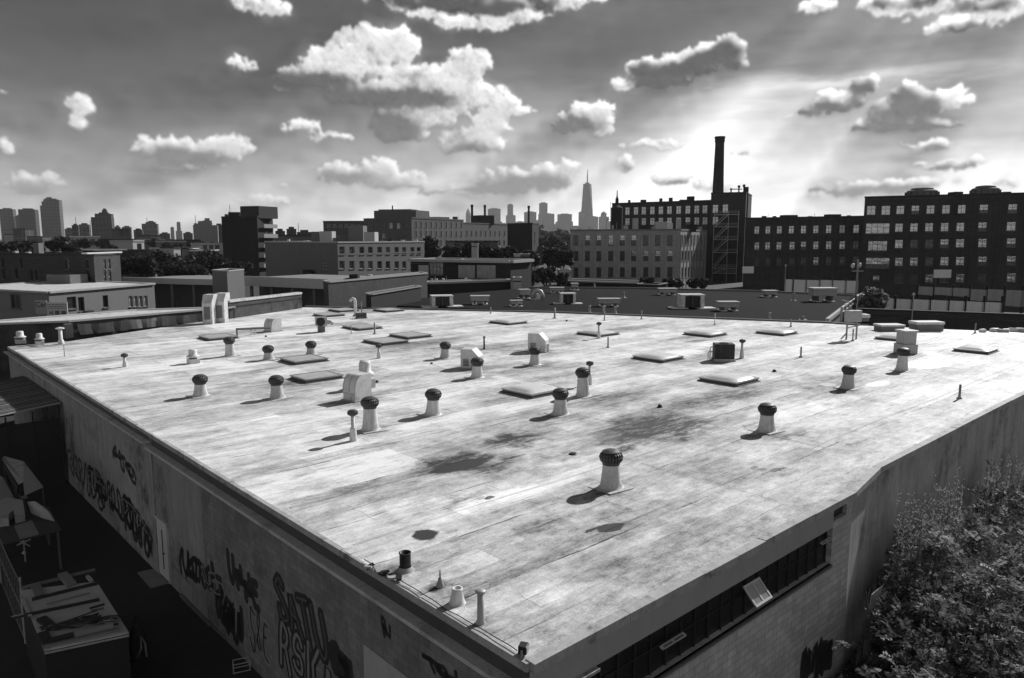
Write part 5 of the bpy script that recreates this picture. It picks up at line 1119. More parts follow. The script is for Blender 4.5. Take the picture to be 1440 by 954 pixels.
A=XY(515,428,84);B=XY(522,426,82);Cc=XY(592,418,96)
building('lean_to_shed','very low dark shed with a pale roof edge left of the dark flat roof','shed',[A,B,Cc],XY(522,414.5,82).z,black,5,[],cornice=(.12,.15,plain('dull_roof_edge',.2,.8,.2)))
# --- modern low building with wooden panels
A=XY(578,385,140);B=XY(718,385,131); zt=XY(640,367,136).z
tn=building('modern_house','low modern house with a thin pale roof slab, glass and pale wooden panels','building',[A,B],zt,black,9,[(0,613,378,3.0,2.4,('grid','d','mid')),(0,630,378,2.2,2.2,('plain','d','dark'))],cornice=(.5,.6,plain('roof_slab',.30,.8,.15)),roofmat=plain('grey_roof',.2))
f=Face(A,B)
for x0,x1,m in ((589,603,pale),(645,668,plain('wood_panel',.26,.8,.5,1.2,streak=.5)),(671,697,plain('wood_panel',.26))):
    s0=f.sz(x0,380)[0];s1=f.sz(x1,380)[0]; z0=f.sz(x0,391)[1]; z1_=f.sz(x0,373)[1]; M=Matrix.Translation(f.A-tn.location)@Matrix.Rotation(math.atan2(f.d.y,f.d.x),4,'Z'); mb=MB(); mb.box(s0,s1,-.1,-.005,z0,z1_,0,M); mb.build('wall_panel',m,tn)
A=XY(598,405,124);B=XY(604,408,120);Cc=XY(718,400,128); zt=XY(620,398,121).z
tl=building('low_shop','low dark fronted building with a broad pale roof edge before the modern house','building',[A,B,Cc],zt,black,6,[],cornice=(.35,.3,plain('roof_slab',.30)),roofmat=WHITE,parapet=.02)
# --- pitched house with two bright skylights
p=XY(732,376,142); t=thing('pitched_house','small house with a dark pitched roof and two bright roof windows','house',(p.x,p.y,G)); ze=XY(732,385,142).z-G; zr=XY(732,366.5,142).z-G; w=30/2*142/1040
mb=MB(); mb.prism([(-w*.95,0),(w*.95,0),(w*.95,6),(-w*.95,6)],0,ze-.02); mb.build('wall',plain('shaded_wall',.10),t)
mb=MB(); mb.add([(-w,-.4,ze),(w,-.4,ze),(w,3.2,zr),(-w,3.2,zr),(w,6.6,ze),(-w,6.6,ze),(-w,-.4,ze-.15),(w,-.4,ze-.15),(w,6.6,ze-.15),(-w,6.6,ze-.15)],[(0,1,2,3),(3,2,4,5),(6,7,1,0),(8,9,5,4),(7,8,4,2,1),(9,6,0,3,5)]); mb.build('roof',plain('slate_roof',.055,.8,.2,.8),t)
for x in (-w*.45,w*.15):
    mb=MB(); s=(zr-ze)/3.6; 
    for k,(y0,y1,dx) in enumerate(((.9,2.3,0),)): mb.add([(x-.45,y0,ze+s*(y0+.4)+.06),(x+.45,y0,ze+s*(y0+.4)+.06),(x+.45,y1,ze+s*(y1+.4)+.06),(x-.45,y1,ze+s*(y1+.4)+.06),(x-.45,y0,ze+s*(y0+.4)-.1),(x+.45,y0,ze+s*(y0+.4)-.1),(x+.45,y1,ze+s*(y1+.4)-.1),(x-.45,y1,ze+s*(y1+.4)-.1)],[(0,1,2,3),(4,5,1,0),(5,6,2,1),(6,7,3,2),(7,4,0,3)])
    mb.build('roof_window',glassmat('bright_roof_window',.5,.7,.1),t)
for pa,pb,Y,lab,gm,top,bot in ((723,732,150,'left of two small pale boxes showing above the pitched house',pale,358,368),(733,745,150,'right of two small pale boxes showing above the pitched house',stucco,357.5,368),(722,733,126,'small pale shed below the pitched house, beside the dark flat roof',pale,391,398),(663,672,165,'small pale building among dark trees behind the modern house',pale,343,350)):
    A=XY(pa,(top+bot)/2,Y);B=XY(pb,(top+bot)/2,Y); building('small_outbuilding',lab,'outbuilding',[A,B],XY(pa,top,Y).z,gm,3,[],cornice=(.15,.1,copeL))
# greenhouse-like pale roof among the trees by the brick building
A=XY(786,388,150);B=XY(803,388,150); building('pale_shed','pale rounded shed half hidden in bushes left of the mid grey brick building','shed',[A,B],XY(795,380,150).z,pale,5,[],cornice=(.2,.1,copeL))
# strip roofs in front of the mid brick building
A=XY(783,402,148);B=XY(900,402,140); building('loading_shed','long thin dark shed with a pale roof edge below the mid grey brick building','shed',[A,B],XY(840,396.5,144).z,black,6,[],cornice=(.3,.4,plain('roof_slab',.30)))
A=XY(896,404,134);B=XY(925,404,132); building('loading_shed','short dark shed with a thin pale edge right of the long thin shed','shed',[A,B],XY(910,400,133).z,black,5,[],cornice=(.12,.2,plain('dull_roof_edge',.2)))
# blank hoardings
signboard('blank pale hoarding on the wall at the foot of the low dark wing',1044,1060,170,375,384.5,[],plain('blank_white_board',.6,.7,.1),name='hoarding')
signboard('blank pale hoarding in front of the tall dark brick factory',1313,1337.5,150,379.5,391,[],plain('blank_white_board',.6),name='hoarding',legs=6)
# --- second flat roof (dark) with its plant
zr=5.05
DR=[(548,429.5),(1166,453.5),(1211,417),(1060,410.5),(900,406.5),(744,405.5),(640,413),(590,420)]
pl=[ground_at(x,y,zr) for x,y in DR]; o=sum(pl,Vector())/len(pl); o.z=0
t=thing('dark_roof_building','low wide building with a dark tar flat roof just behind the pale roofed warehouse','warehouse',o); mb=MB(); mb.prism([((p-o).x,(p-o).y) for p in pl],zr-.2,zr)
mb.build('roof',plain('dark_tar_roof',.020,.95,.3,.12,bump=.1,spec=.03),t)
mb=MB(); mb.prism([((p-o).x*.998,(p-o).y*.998) for p in pl],G,zr-.21); mb.build('wall',plain('shaded_wall',.10),t)
mb=MB()
def lip(a,b,w,h): 
    d=(b-a).normalized(); n=Vector((-d.y,d.x,0))*w; mb.prism([((a-o))[:2],((b-o))[:2],((b-o)+n)[:2],((a-o)+n)[:2]],zr+.003,zr+h)
lip(pl[1],pl[2],.35,.35); mb.build('pale_parapet',plain('pale_parapet_cap',.28,.8,.3),t)
mb=MB(); lip(pl[2],pl[3],.3,.25); lip(pl[3],pl[4],.3,.25); lip(pl[4],pl[5],.3,.25); mb.build('parapet',plain('dark_parapet_cap',.13),t)
# low vent posts along the pale parapet
a=ground_at(1170,450,zr);b=ground_at(1208,421,zr)
t=thing('stepped_railing','pale stubby railing posts along the slanting right edge of the dark flat roof','railing',a); d=b-a
for i in range(9):
    q=d*(i/9); mb=MB(); mb.cbox((q.x+.9,q.y,.55),(.16,.16,1.5)); mb.build('post',COPE,t)
mb=MB(); mb.tube([(.9,0,1.2),(d.x*.95+.9,d.y*.95,1.2)],.07,6); mb.tube([(.9,0,.7),(d.x*.95+.9,d.y*.95,.7)],.05,6); mb.build('rail',COPE,t)
def ac(px,base,top,w,d,label,style=0,rz=.05):
    p=ground_at(px,base,zr); w*=.84; d*=.84; hh=rise(px,base,top,zr)*.88; t=thing('rooftop_unit',label,'air handler',p,rz,'air handlers on the dark roof')
    if style==0:      # cabinet up on two sleepers with an overhanging lid
        mb=MB(); mb.box(-w/2,w/2,-d/2,d/2,hh*.42,hh*.84); mb.build('cabinet',GALV,t); mb=MB(); mb.box(-w/2-.1,w/2+.1,-d/2-.15,d/2+.15,hh*.843,hh); mb.build('lid',plain('dusty_unit_lid',.36,.7,.4,2,streak=.2),t,bevel=.03)
        for x in (-w*.3,w*.3): mb=MB(); mb.box(x-.12,x+.12,-d/2,d/2,.1,hh*.418); mb.build('leg',DARK,t); mb=MB(); mb.box(x-.3,x+.3,-d/2-.4,d/2+.3,0,.098); mb.build('foot',WHITE,t)
    elif style==1:    # open-mouthed housing on pale pads
        mb=MB(); wl=.16*w
        mb.box(-w/2,-w/2+wl,-d/2,d/2,.12,hh*.9); mb.box(w/2-wl,w/2,-d/2,d/2,.12,hh*.9); mb.box(-w/2+wl,w/2-wl,d/2-.1,d/2,.12,hh*.9); mb.build('cabinet',WHITE if w<3 else GALV,t); mb=MB(); mb.box(-w/2-.05,w/2+.05,-d/2-.1,d/2+.05,hh*.903,hh); mb.build('lid',WHITE,t,bevel=.03)
        mb=MB(); mb.box(-w/2+wl+.02,w/2-wl-.02,-d/2+.3,d/2-.15,.1,hh*.89); mb.build('dark_mouth',BLACK,t)
        mb=MB(); mb.box(-w*.95,-w*.25,-d*.8,d*.2,0,.09); mb.box(w*.2,w*.95,-d*.9,d*.2,0,.09); mb.build('pad',WHITE,t)
        mb=MB(); mb.box(-.06,.06,-d/2+.1,-d/2+.2,.1,hh*.9); mb.build('mullion',DARK,t)
    else:             # duct elbow
        mb=MB(); r=w*.22; mb.tube([(-w/2,0,0),(-w/2,0,hh*.6),(-w*.35,0,hh*.85),(-w*.1,0,hh*.95),(w*.2,0,hh*.85),(w*.35,0,hh*.5),(w*.38,0,0)],r,12); mb.build('duct',GALV,t,True); mb=MB(); mb.box(-w*.15,w*.2,-d/2,d/2,0,hh*.6); mb.build('cabinet',WHITE,t); mb=MB(); mb.box(-w*.8,-w*.2,-d*.7,d*.7,-.0,.07) ; mb.build('pad',WHITE,t)
ac(621,431,413,3.0,2.0,'large unit with a dark open mouth at the left end of the dark roof',1,.25)
ac(675,428,414,2.6,1.4,'long pale lidded unit on legs, second from the left on the dark roof',0)
ac(757,421,407,1.7,1.3,'pale bent duct over a cabinet, left of centre on the dark roof',2)
ac(737,420,405,1.6,1.2,'small pale cabinet with a pipe, touching the bent duct',0,.3)
ac(798,427,410,2.2,1.6,'square housing with a black opening on pale pads before the mid grey brick building',1)
ac(856,431,418,3.0,1.3,'long lidded unit on legs with a thin mast, in the middle of the dark roof',0)
ac(971,433,411,3.2,2.2,'largest housing, black open front framed in white with white pads both sides',1)
ac(1023,437,422,2.6,1.3,'lidded unit on legs just right of the large black fronted housing',0)
ac(938,415,404,3.0,1.4,'low pale unit at the far roof edge, left of the large black fronted housing',0)
ac(1082,418,407,2.2,1.2,'pale table like unit on legs at the far edge of the dark roof',0)
ac(1156,424,402,3.6,1.8,'long pale lidded unit before the light screen fence at the right',0)
ac(726,431,421,1.6,.9,'small dark lidded unit with a pale foot pad below the pale cabinets',0,.2)
ac(783,412,403,2.4,1.1,'slim pale unit right of the bent duct',0)
ac(808,408,397,1.2,1.2,'small pale box vent at the far edge of the dark roof',0)
for px,base,top,lab in ((829,442,430,'stubby flared pipe in the row of three below the long lidded unit, left one'),(849,446,430,'stubby flared pipe in the row of three below the long lidded unit, middle one'),(865,442,432,'stubby flared pipe in the row of three below the long lidded unit, right one'),(1116,423,413,'thin pale post left of the long lidded unit by the screen fence'),(1129,450,445,'low stub near the right front edge of the dark roof'),(1082,452,440,'thin aerial on a small stand at the front edge of the dark roof'),(877,419,411,'small aerial on a white foot behind the long lidded unit'),(836,405,399,'little pale cone vent at the far edge of the dark roof')):
    p=ground_at(px,base,zr); hh=rise(px,base,top,zr); t=thing('roof_stub_pipe',lab,'vent pipe',p,0,'stub pipes on the dark roof'); mb=MB(); mb.lathe([(.3,0),(.16,.12),(.11,hh*.8),(.16,hh)],10); mb.build('pipe',PIPE,t,True); mb=MB(); mb.lathe([(.42,0),(.4,.04)],10); mb.build('foot',COPE,t)

# small clutter on the nearer roofs
rc=random.Random(12)
def clutter(t,xs,Y,py0,hpx,m=(GALV,WHITE,black,PIPE),wpx=(3,8)):
    for x in xs:
        w=rc.uniform(*wpx); h=rc.uniform(.5,1.)*hpx; yy=Y+rc.uniform(0,3); a=XY(x-w/2,py0,yy); b=XY(x+w/2,py0,yy); z1=XY(x,py0-h,yy).z
        boxpart(t,'roof_vent',a,b,a.z-.8,z1,rc.uniform(.5,1.4),rc.choice(m))
    for x in xs[::2]:
        p=XY(x+5,py0,Y+2); mb=MB(); q=p-t.location; mb.lathe([(.06,p.z-.8),(.05,p.z+hpx*1.4*Y/1040)],6,c=(q.x,q.y,0)); mb.build('aerial',PIPE,t)
clutter(tl,[607,613,623,634,655,688],128.5,397,6,wpx=(2,4)); clutter(tn,[590,622,650,684,705],141,367,4,wpx=(2,6)); clutter(td,[405,430,533,548,566,584],197,340.5,4,wpx=(3,8))
clutter(tan,[60,90,120,150,170],101,403,5,wpx=(2,6)); clutter(ta,[20,38,80,110],116,358,6,wpx=(2,6)); clutter(th,[815,830,862,880,920,985],219,323,7,wpx=(2,7)); clutter(tj,[1075,1090,1140,1195],209,306,4); clutter(bw,[520,545,570,575],117,389,5,wpx=(2,5))
clutter(lowb,[120,150,182,215,240,262],70,446,9,m=(WHITE,GALV,black),wpx=(3,10))
for t_,xs,Y,py in ((tc,[318,330,352],209,304,),(te,[590,600,640],390,308),(ti,[885,905,952,985],266,286)): clutter(t_,xs,Y,py,5,m=(black,copeD))
P0=ground_at(93,476,5.3);P1=ground_at(104,475,5.3); boxpart(lowb,'pale_pillar',P0,P1,5.3,6.4,.5,stucco)
# =====================================================================  skyline
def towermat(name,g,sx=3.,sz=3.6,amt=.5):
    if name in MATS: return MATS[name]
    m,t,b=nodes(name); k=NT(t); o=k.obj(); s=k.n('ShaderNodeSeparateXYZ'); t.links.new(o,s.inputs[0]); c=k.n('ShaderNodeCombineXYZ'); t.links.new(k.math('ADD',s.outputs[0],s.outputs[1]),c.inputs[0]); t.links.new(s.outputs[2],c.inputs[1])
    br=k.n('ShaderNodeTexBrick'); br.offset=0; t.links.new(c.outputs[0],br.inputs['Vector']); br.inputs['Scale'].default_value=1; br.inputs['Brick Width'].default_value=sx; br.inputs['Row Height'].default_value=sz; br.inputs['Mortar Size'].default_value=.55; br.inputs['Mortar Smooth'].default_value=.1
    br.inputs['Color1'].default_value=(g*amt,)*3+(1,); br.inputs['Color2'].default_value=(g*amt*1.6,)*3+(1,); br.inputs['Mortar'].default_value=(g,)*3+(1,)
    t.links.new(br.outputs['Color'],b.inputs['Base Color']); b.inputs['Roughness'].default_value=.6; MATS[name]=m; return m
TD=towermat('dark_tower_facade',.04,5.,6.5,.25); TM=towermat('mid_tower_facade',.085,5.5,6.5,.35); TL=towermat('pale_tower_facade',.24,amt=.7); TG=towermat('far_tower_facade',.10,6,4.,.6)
def tower(label,Y,blocks,mat,base=345,group='towers on the skyline',rz=0.35,name='skyline_tower',taper=None,depth=1.0):
    """blocks: (px left, px right, py top) - tallest last; one thing, stepped"""
    x0=min(b[0] for b in blocks);x1=max(b[1] for b in blocks); c=at((x0+x1)/2,330,Y); t=thing(name,label,'skyscraper' if Y>3000 else 'tower block',(c.x,c.y,G),0,group)
    for i,(a,b,top) in enumerate(blocks):
        p=at((a+b)/2,330,Y); w=(b-a)*Y/1040; h=at((a+b)/2,top,Y).z-G; cr,sr=math.cos(rz),math.sin(rz); s=w/(cr+sr*depth)/2; dd=s*depth
        mb=MB(); M=Matrix.Translation((p.x-c.x,0,0))@Matrix.Rotation(rz,4,'Z')
        q=[M@Vector((x,y,0)) for x,y in ((-s,-dd),(s,-dd),(s,dd),(-s,dd))]; mb.prism([(v.x,v.y) for v in q],0,h)
        hh=.03*h+1.5
        q=[M@Vector((x*.55,y*.55,0)) for x,y in ((-s,-dd),(s,-dd),(s,dd),(-s,dd))]; mb.prism([(v.x,v.y) for v in q],h+.01,h+hh*.6)
        mb.build('block',mat,t)
    return t
tower('pale slab tower with a darker flat cap at the far left of the skyline',1500,[(24,34,304),(3.5,24,294.5)],TM)
tower('dark blocky tower just right of the pale slab tower at the far left',1400,[(30,55.5,295)],TD)
tower('tall rounded shoulder tower, the highest on the left skyline',1500,[(61,90,290),(63.5,90,284),(66,90,281.5),(67,80,279.5)],TM)
tower('dark stepped apartment tower with a raised middle, alone on the left skyline',900,[(130,162,306),(135.5,161.5,301),(145.7,153.5,295.5)],TD)
tower('wide low grey block with a stepped side, left of the dark tower block',1100,[(199.6,224.5,315),(206,221,312.5)],TM)
tower('small pointed twin of a far spire like tower, the thinner one',2600,[(240,245.5,320)],TD); 
tower('far spire like tower with a round shouldered top, beside a thinner one',2600,[(247,257,325),(249,255,313)],TM)
tower('broad plain grey gable wall block just left of the black tower block',420,[(270,310,317),(272,301,314.5),(285,300,310.5)],plain('plain_gable',.20,.9,.1,.1))
tower('thin stub block between the broad gable block and the black tower block',600,[(301,316,317)],TD)
for a,b,c,Y,m,l in ((102,112,317,700,TD,'low rooftop block under a wire on the left skyline'),(112,128,316,800,TM,'low pale rooftop block left of the dark stepped tower'),(162,170,319,800,TM,'small block at the right foot of the dark stepped tower'),(172,186,319.5,900,TM,'little domed block right of the dark stepped tower'),(188,202,323.5,700,TD,'dark gabled block left of the wide low grey block'),(224,240,328.5,800,TD,'very low block right of the wide low grey block'),(257,272,328,800,TD,'low dark block right of the spire like tower'),(386,402,325,420,TD,'low dark roofs right of the black tower block'),(402,418,322,480,TD,'small raised block in the low dark roofs right of the black tower block'),(416,440,326.5,450,TD,'low flat roof left of the grey stucco building'),(92,104,322,900,TM,'narrow pale block right of the tallest left tower')): tower(l,Y,[(a,b,c)],m,group='low blocks on the skyline',name='skyline_block')
# the far island across the river
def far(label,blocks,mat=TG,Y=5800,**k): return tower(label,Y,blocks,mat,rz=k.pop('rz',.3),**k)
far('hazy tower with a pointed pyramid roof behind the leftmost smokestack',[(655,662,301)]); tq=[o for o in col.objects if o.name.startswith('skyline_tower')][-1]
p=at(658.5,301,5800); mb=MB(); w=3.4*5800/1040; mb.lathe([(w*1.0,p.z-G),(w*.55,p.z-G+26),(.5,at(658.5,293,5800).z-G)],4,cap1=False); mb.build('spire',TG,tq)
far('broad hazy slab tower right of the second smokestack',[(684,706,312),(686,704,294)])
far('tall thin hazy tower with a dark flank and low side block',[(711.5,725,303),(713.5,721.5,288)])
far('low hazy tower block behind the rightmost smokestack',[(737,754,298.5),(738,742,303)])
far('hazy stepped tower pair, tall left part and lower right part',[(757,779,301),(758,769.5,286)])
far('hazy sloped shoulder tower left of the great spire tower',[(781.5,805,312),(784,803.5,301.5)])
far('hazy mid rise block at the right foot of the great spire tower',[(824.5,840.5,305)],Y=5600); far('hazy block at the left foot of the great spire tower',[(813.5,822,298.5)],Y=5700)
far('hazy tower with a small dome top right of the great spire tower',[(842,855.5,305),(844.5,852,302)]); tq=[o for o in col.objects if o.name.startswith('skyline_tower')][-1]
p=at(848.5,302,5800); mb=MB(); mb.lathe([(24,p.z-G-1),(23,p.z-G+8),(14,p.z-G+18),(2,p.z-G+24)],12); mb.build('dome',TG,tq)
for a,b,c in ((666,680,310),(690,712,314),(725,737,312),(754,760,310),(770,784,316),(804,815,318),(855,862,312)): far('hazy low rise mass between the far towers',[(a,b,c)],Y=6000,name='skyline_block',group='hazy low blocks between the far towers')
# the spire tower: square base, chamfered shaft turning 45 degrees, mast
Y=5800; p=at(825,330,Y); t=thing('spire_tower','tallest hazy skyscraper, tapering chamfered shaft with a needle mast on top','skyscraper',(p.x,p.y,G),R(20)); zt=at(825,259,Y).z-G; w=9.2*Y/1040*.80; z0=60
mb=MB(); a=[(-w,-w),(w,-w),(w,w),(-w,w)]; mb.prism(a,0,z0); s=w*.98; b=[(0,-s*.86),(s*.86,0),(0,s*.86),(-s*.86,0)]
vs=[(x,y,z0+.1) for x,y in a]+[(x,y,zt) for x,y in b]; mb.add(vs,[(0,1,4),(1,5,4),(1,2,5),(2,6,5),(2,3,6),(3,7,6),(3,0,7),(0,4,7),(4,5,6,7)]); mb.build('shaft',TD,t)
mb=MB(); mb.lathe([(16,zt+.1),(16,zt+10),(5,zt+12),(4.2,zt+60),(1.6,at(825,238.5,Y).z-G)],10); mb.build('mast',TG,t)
# =====================================================================  low rooftops of the middle distance
roofs=[(100,141,333,346,330,pale,'pale low house with a bright flat roof edge, left of a long dark one'),(141,188,337,358,300,black,'long dark flat roofed house in the middle distance at the left'),(187,203,339,357,280,pale,'small pale framed house with one big dark opening'),(132,178,352,360,190,black,'dark low roof with a bright white edge behind the two storey building'),
 (203,232,337,348,330,stucco,'grey low house right of the pale framed house'),(232,262,340,352,300,stucco,'low grey rooftop with a small dark window in the middle distance'),(250,282,338,347,340,black,'dark flat rooftop below the spire like tower'),(280,314,343,353,290,pale,'pale patched low house front left of the black tower block'),
 (205,232,352,362,230,black,'dark roof with a pale glint, among dark trees'),(225,262,350,360,250,pale,'scrap of pale roofs among dark trees'),(166,184,322,333,480,TD,'dark house behind the long dark flat roof'),(210,226,331,340,420,TM,'grey gabled house below the wide low grey block'),(386,440,331,340,330,TM,'grey rooftops behind the grey stucco building'),(640,700,340,350,260,plain('dull_house',.14),'dull low house among trees before the concrete factory'),(700,722,350,360,190,black,'low dark house left of the pitched house'),(60,72,333,350,420,TM,'slim grey house below the tallest left tower'),(20,34,330,345,500,TL,'pale low block below the leftmost towers'),(36,48,322,345,480,TM,'narrow grey block among trees at the far left')]
for a,b,t0,t1,Y,m,l in roofs:
    w=[(0,a+(b-a)*f_,(t0+t1)/2+1,Y*.006,Y*.008,('plain','g','dark')) for f_ in (.25,.5,.75)] if m not in (black,TD,TM,TL) else []
    if 'framed' in l: w=[(0,196,347,2.6,2.4,('plain','w','dark'))]
    building('row_house',l,'house',[XY(a,(t0+t1)/2,Y),XY(b,(t0+t1)/2,Y+6)],XY((a+b)/2,t0,Y).z,m,10,w,cornice=(.3 if Y<250 else .5,.25,WHITE if 'white' in l or 'bright' in l else copeL if m in (pale,stucco) else copeD))
# =====================================================================  trees
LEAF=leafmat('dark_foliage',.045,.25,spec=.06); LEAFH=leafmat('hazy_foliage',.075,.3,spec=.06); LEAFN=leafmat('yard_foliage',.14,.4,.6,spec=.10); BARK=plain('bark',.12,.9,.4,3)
def tree(label,px,pbase,ptop,width,Y,seed,n=1500,leaf=.5,mat=None,group='trees among the houses',name='leafy_tree',z0=None):
    """broad crown spread through many clumps; width in photo columns"""
    rn=random.Random(seed); p=at(px,330,Y); top=at(px,ptop,Y).z; r=width/2*Y/1040; bz=at(px,pbase,Y).z; z0=G
    t=thing(name,label,'tree',(p.x,p.y,z0),0,group); H=top-z0; ch=min(H*.8,max(top-bz,2.)); cz=H-ch/2
    mb=MB(); lim=[]
    mb.tube([(0,0,0),(rn.uniform(-.2,.2),0,H*.3),(rn.uniform(-.4,.4),rn.uniform(-.3,.3),H*.6)],.035*H,7,r1=.018*H)
    for i in range(8):
        a=rn.uniform(0,6.28); e=Vector((r*.6*math.cos(a),r*.6*math.sin(a)*.8,cz+rn.uniform(-.2,.35)*ch)); mb.tube([(0,0,H*rn.uniform(.25,.5)),tuple(e*.5+Vector((0,0,H*.22))),tuple(e)],.014*H,5,r1=.004*H)
    mb.build('trunk',BARK,t)
    cl=[]
    for i in range(max(9,int(width/2.2))):
        a=rn.uniform(0,6.28); q=math.sqrt(rn.random())*.8; zz=rn.uniform(-1,1); cl.append((r*q*math.cos(a),r*q*math.sin(a)*.8,cz+zz*ch*.36*(1-.5*q*q)+.06*ch*(1-q),rn.uniform(.22,.42)*min(r,ch*.8)))
    vs=[];fs=[]
    for i in range(n):
        c=rn.choice(cl); d=Vector((rn.gauss(0,1),rn.gauss(0,1),rn.gauss(0,1))); d.normalize(); d*=c[3]*rn.uniform(.55,1.12)
        q=Vector(c[:3])+Vector((d.x,d.y,d.z*.8)); s=leaf*rn.uniform(.5,1.3); a=Vector((rn.gauss(0,1),rn.gauss(0,1),rn.gauss(0,.7))).normalized(); b=a.cross(Vector((rn.gauss(0,1),rn.gauss(0,1),rn.gauss(0,1)))).normalized()
        k=len(vs); vs+=[q-a*s,q+b*s*.55,q+a*s,q-b*s*.55]; fs.append((k,k+1,k+2,k+3))
    mb=MB(); mb.add(vs,fs); mb.build('crown',mat or LEAF,t); return t
S=100
for lab,px,pb,pt,w,Y,n in (('dark round tree at the far left edge behind the two storey building',14,357,341,46,180,1300),('dark tree left of the tallest tower, behind the two storey building',46,357,338,40,190,1300),('bushy dark tree below the tallest left tower',82,358,334,44,185,1500),('small dark tree right of the pale chimney on the two storey building',100,358,342,22,180,800),
 ('low dark tree mass below the dark flat rooftop at the left',232,388,352,80,150,3200),('low dark tree left of the black tower block',288,392,352,66,145,3000),('dark tree behind the pale canopy at the left',192,392,360,64,135,2600),('dark bushy tree between the pitched roofs and the left canopy',258,392,366,60,132,2400),('low bush line at the foot of the black tower block',330,384,368,50,135,1600),('dark bush behind the pale framed house',216,348,338,26,310,700),('dark hedge under the dark flat rooftop',268,350,341,34,320,700),
 ('dark round tree at the right end of the grey stucco building',607,368,331,36,195,2200),('dark tree with a paler neighbour behind the modern house',640,368,345,40,175,1600),('dark tree behind the right part of the modern house',668,369,341,48,170,2000),('dark leafy tree below the plain black brick block',704,370,345,44,172,2000),('dark tree above the pitched house',748,374,352,36,175,1500),
 ('dark tree beside the left wall of the mid grey brick building',790,384,346,34,185,2200),('grey leafy tree between the black brick block and the brick building',772,372,345,50,230,2000),('low leafy tree right of the pitched house',770,398,376,48,152,1800),('low grey bush behind the bent duct',745,400,384,40,146,1300),('bush before the pale rounded shed',793,400,384,22,143,800),('small bush in front of the mid grey brick building',910,400,391,22,138,700),('bush at the corner of the mid grey brick building',948,402,390,30,140,900),('low bush under the fire escape',985,406,392,36,140,1000)):
    S+=1; tree(lab,px,pb,pt,w,Y,S,n,leaf=.0028*Y if Y>160 else .42)
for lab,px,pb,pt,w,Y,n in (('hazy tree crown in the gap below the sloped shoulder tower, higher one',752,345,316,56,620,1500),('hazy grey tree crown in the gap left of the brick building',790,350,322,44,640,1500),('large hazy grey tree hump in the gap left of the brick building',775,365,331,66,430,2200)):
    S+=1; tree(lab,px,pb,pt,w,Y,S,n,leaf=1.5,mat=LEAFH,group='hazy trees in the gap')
tree('small leafy tree beside the slanting railing, right of the dark flat roof',1229,445,406,50,84,301,1800,.30,LEAFN,'yard trees')
rj=random.Random(31)
for i in range(16):
    px=104+i*13+rj.uniform(-4,4); Y=rj.uniform(250,420); pt=rj.uniform(335,345)
    tree('small dark tree among the jumbled distant rooftops at the left',px,350,pt,rj.uniform(16,26),Y,300+i,420,leaf=.0030*Y,group='small trees among the distant rooftops')
for i in range(12):
    px=206+i*8.8+rj.uniform(-3,3); Y=rj.uniform(215,300); w=rj.uniform(7,14); pt=rj.uniform(346,356)
    building('row_house','small low rooftop in the jumble of distant roofs left of the black tower block','house',[XY(px-w/2,pt+4,Y),XY(px+w/2,pt+4,Y+rj.uniform(2,6))],XY(px,pt,Y).z,rj.choice([pale,stucco,black,stucco]),rj.uniform(4,9),[],cornice=(.3,.2,rj.choice([copeL,WHITE,copeD])),group='distant roofs left of the black tower block')
for i,(px,top,Y) in enumerate(((108,305,700),(208,306,1100),(276,303,420),(420,314,470),(325,288,203),(128,310,800))):
    p=at(px,330,Y); h=at(px,top,Y).z-G; t=thing('roof_mast','thin mast standing up from the rooftops on the left skyline','mast',(p.x,p.y,G),0,'thin masts on the left skyline'); mb=MB(); mb.lathe([(.0006*Y,0),(.0003*Y,h)],6); mb.build('pole',black,t)

# the far-off wood and low roofs that close the horizon: one mass
rz_=random.Random(51); vs=[];fs=[]
for i in range(9000):
    a=R(rz_.uniform(-62,62)); dd=rz_.uniform(650,1500); c=Vector((math.sin(a)*dd,math.cos(a)*dd,G+rz_.random()**.7*(7+3*math.sin(a*40)+2*math.sin(a*97)))); u=Vector((rz_.gauss(0,1),rz_.gauss(0,1),rz_.gauss(0,.6))).normalized(); w=u.cross(Vector((rz_.gauss(0,1),rz_.gauss(0,1),rz_.gauss(0,1)))).normalized(); s=rz_.uniform(2.5,6); k=len(vs); vs+=[c-u*s,c+w*s*.6,c+u*s,c-w*s*.6]; fs.append((k,k+1,k+2,k+3))
mb=MB(); mb.add(vs,fs); o=mb.build('far_wood',LEAF); tag(o,'far off dark belt of trees closing the horizon behind the rooftops','wood'); o['kind']='stuff'
# =====================================================================  right rear: screens, walls, pole
def screen(label,panels,Y0,Y1,top,bot,mat,pmat,post_top=None,name='screen_fence',posts=None):
    """panels: photo columns of panel edges"""
    a=XY(panels[0][0],bot,Y0);b=XY(panels[-1][1],bot,Y1); t=thing(name,label,'fence',(a.x,a.y,G)); f=Face(a,b)
    M=Matrix.Rotation(math.atan2(f.d.y,f.d.x),4,'Z')
    for (x0,x1,tp,bt) in panels:
        s0,z1=f.sz(x0,tp); s1,z0=f.sz(x1,bt); mb=MB(); n=6
        vs=[M@Vector((s0+(s1-s0)*i/n,-.06-.05*math.sin(i*1.7+x0),(z0 if j==0 else z1)-G)) for j in (0,1) for i in range(n+1)]
        mb.add(vs,[(i,i+1,n+2+i,n+1+i) for i in range(n)]); o=mb.build('panel',mat,t); sm=o.modifiers.new('thickness','SOLIDIFY'); sm.thickness=.03
    for x in posts:
        s,z1=f.sz(x,post_top); mb=MB(); mb.box(s-.12,s+.12,-.02,.2,0,z1-G,0,M); mb.build('post',pmat,t)
    return t
SCR=leafmat('pale_screen_cloth',.46,.4,.12); SCR2=leafmat('grey_screen_cloth',.30,.35,.12)
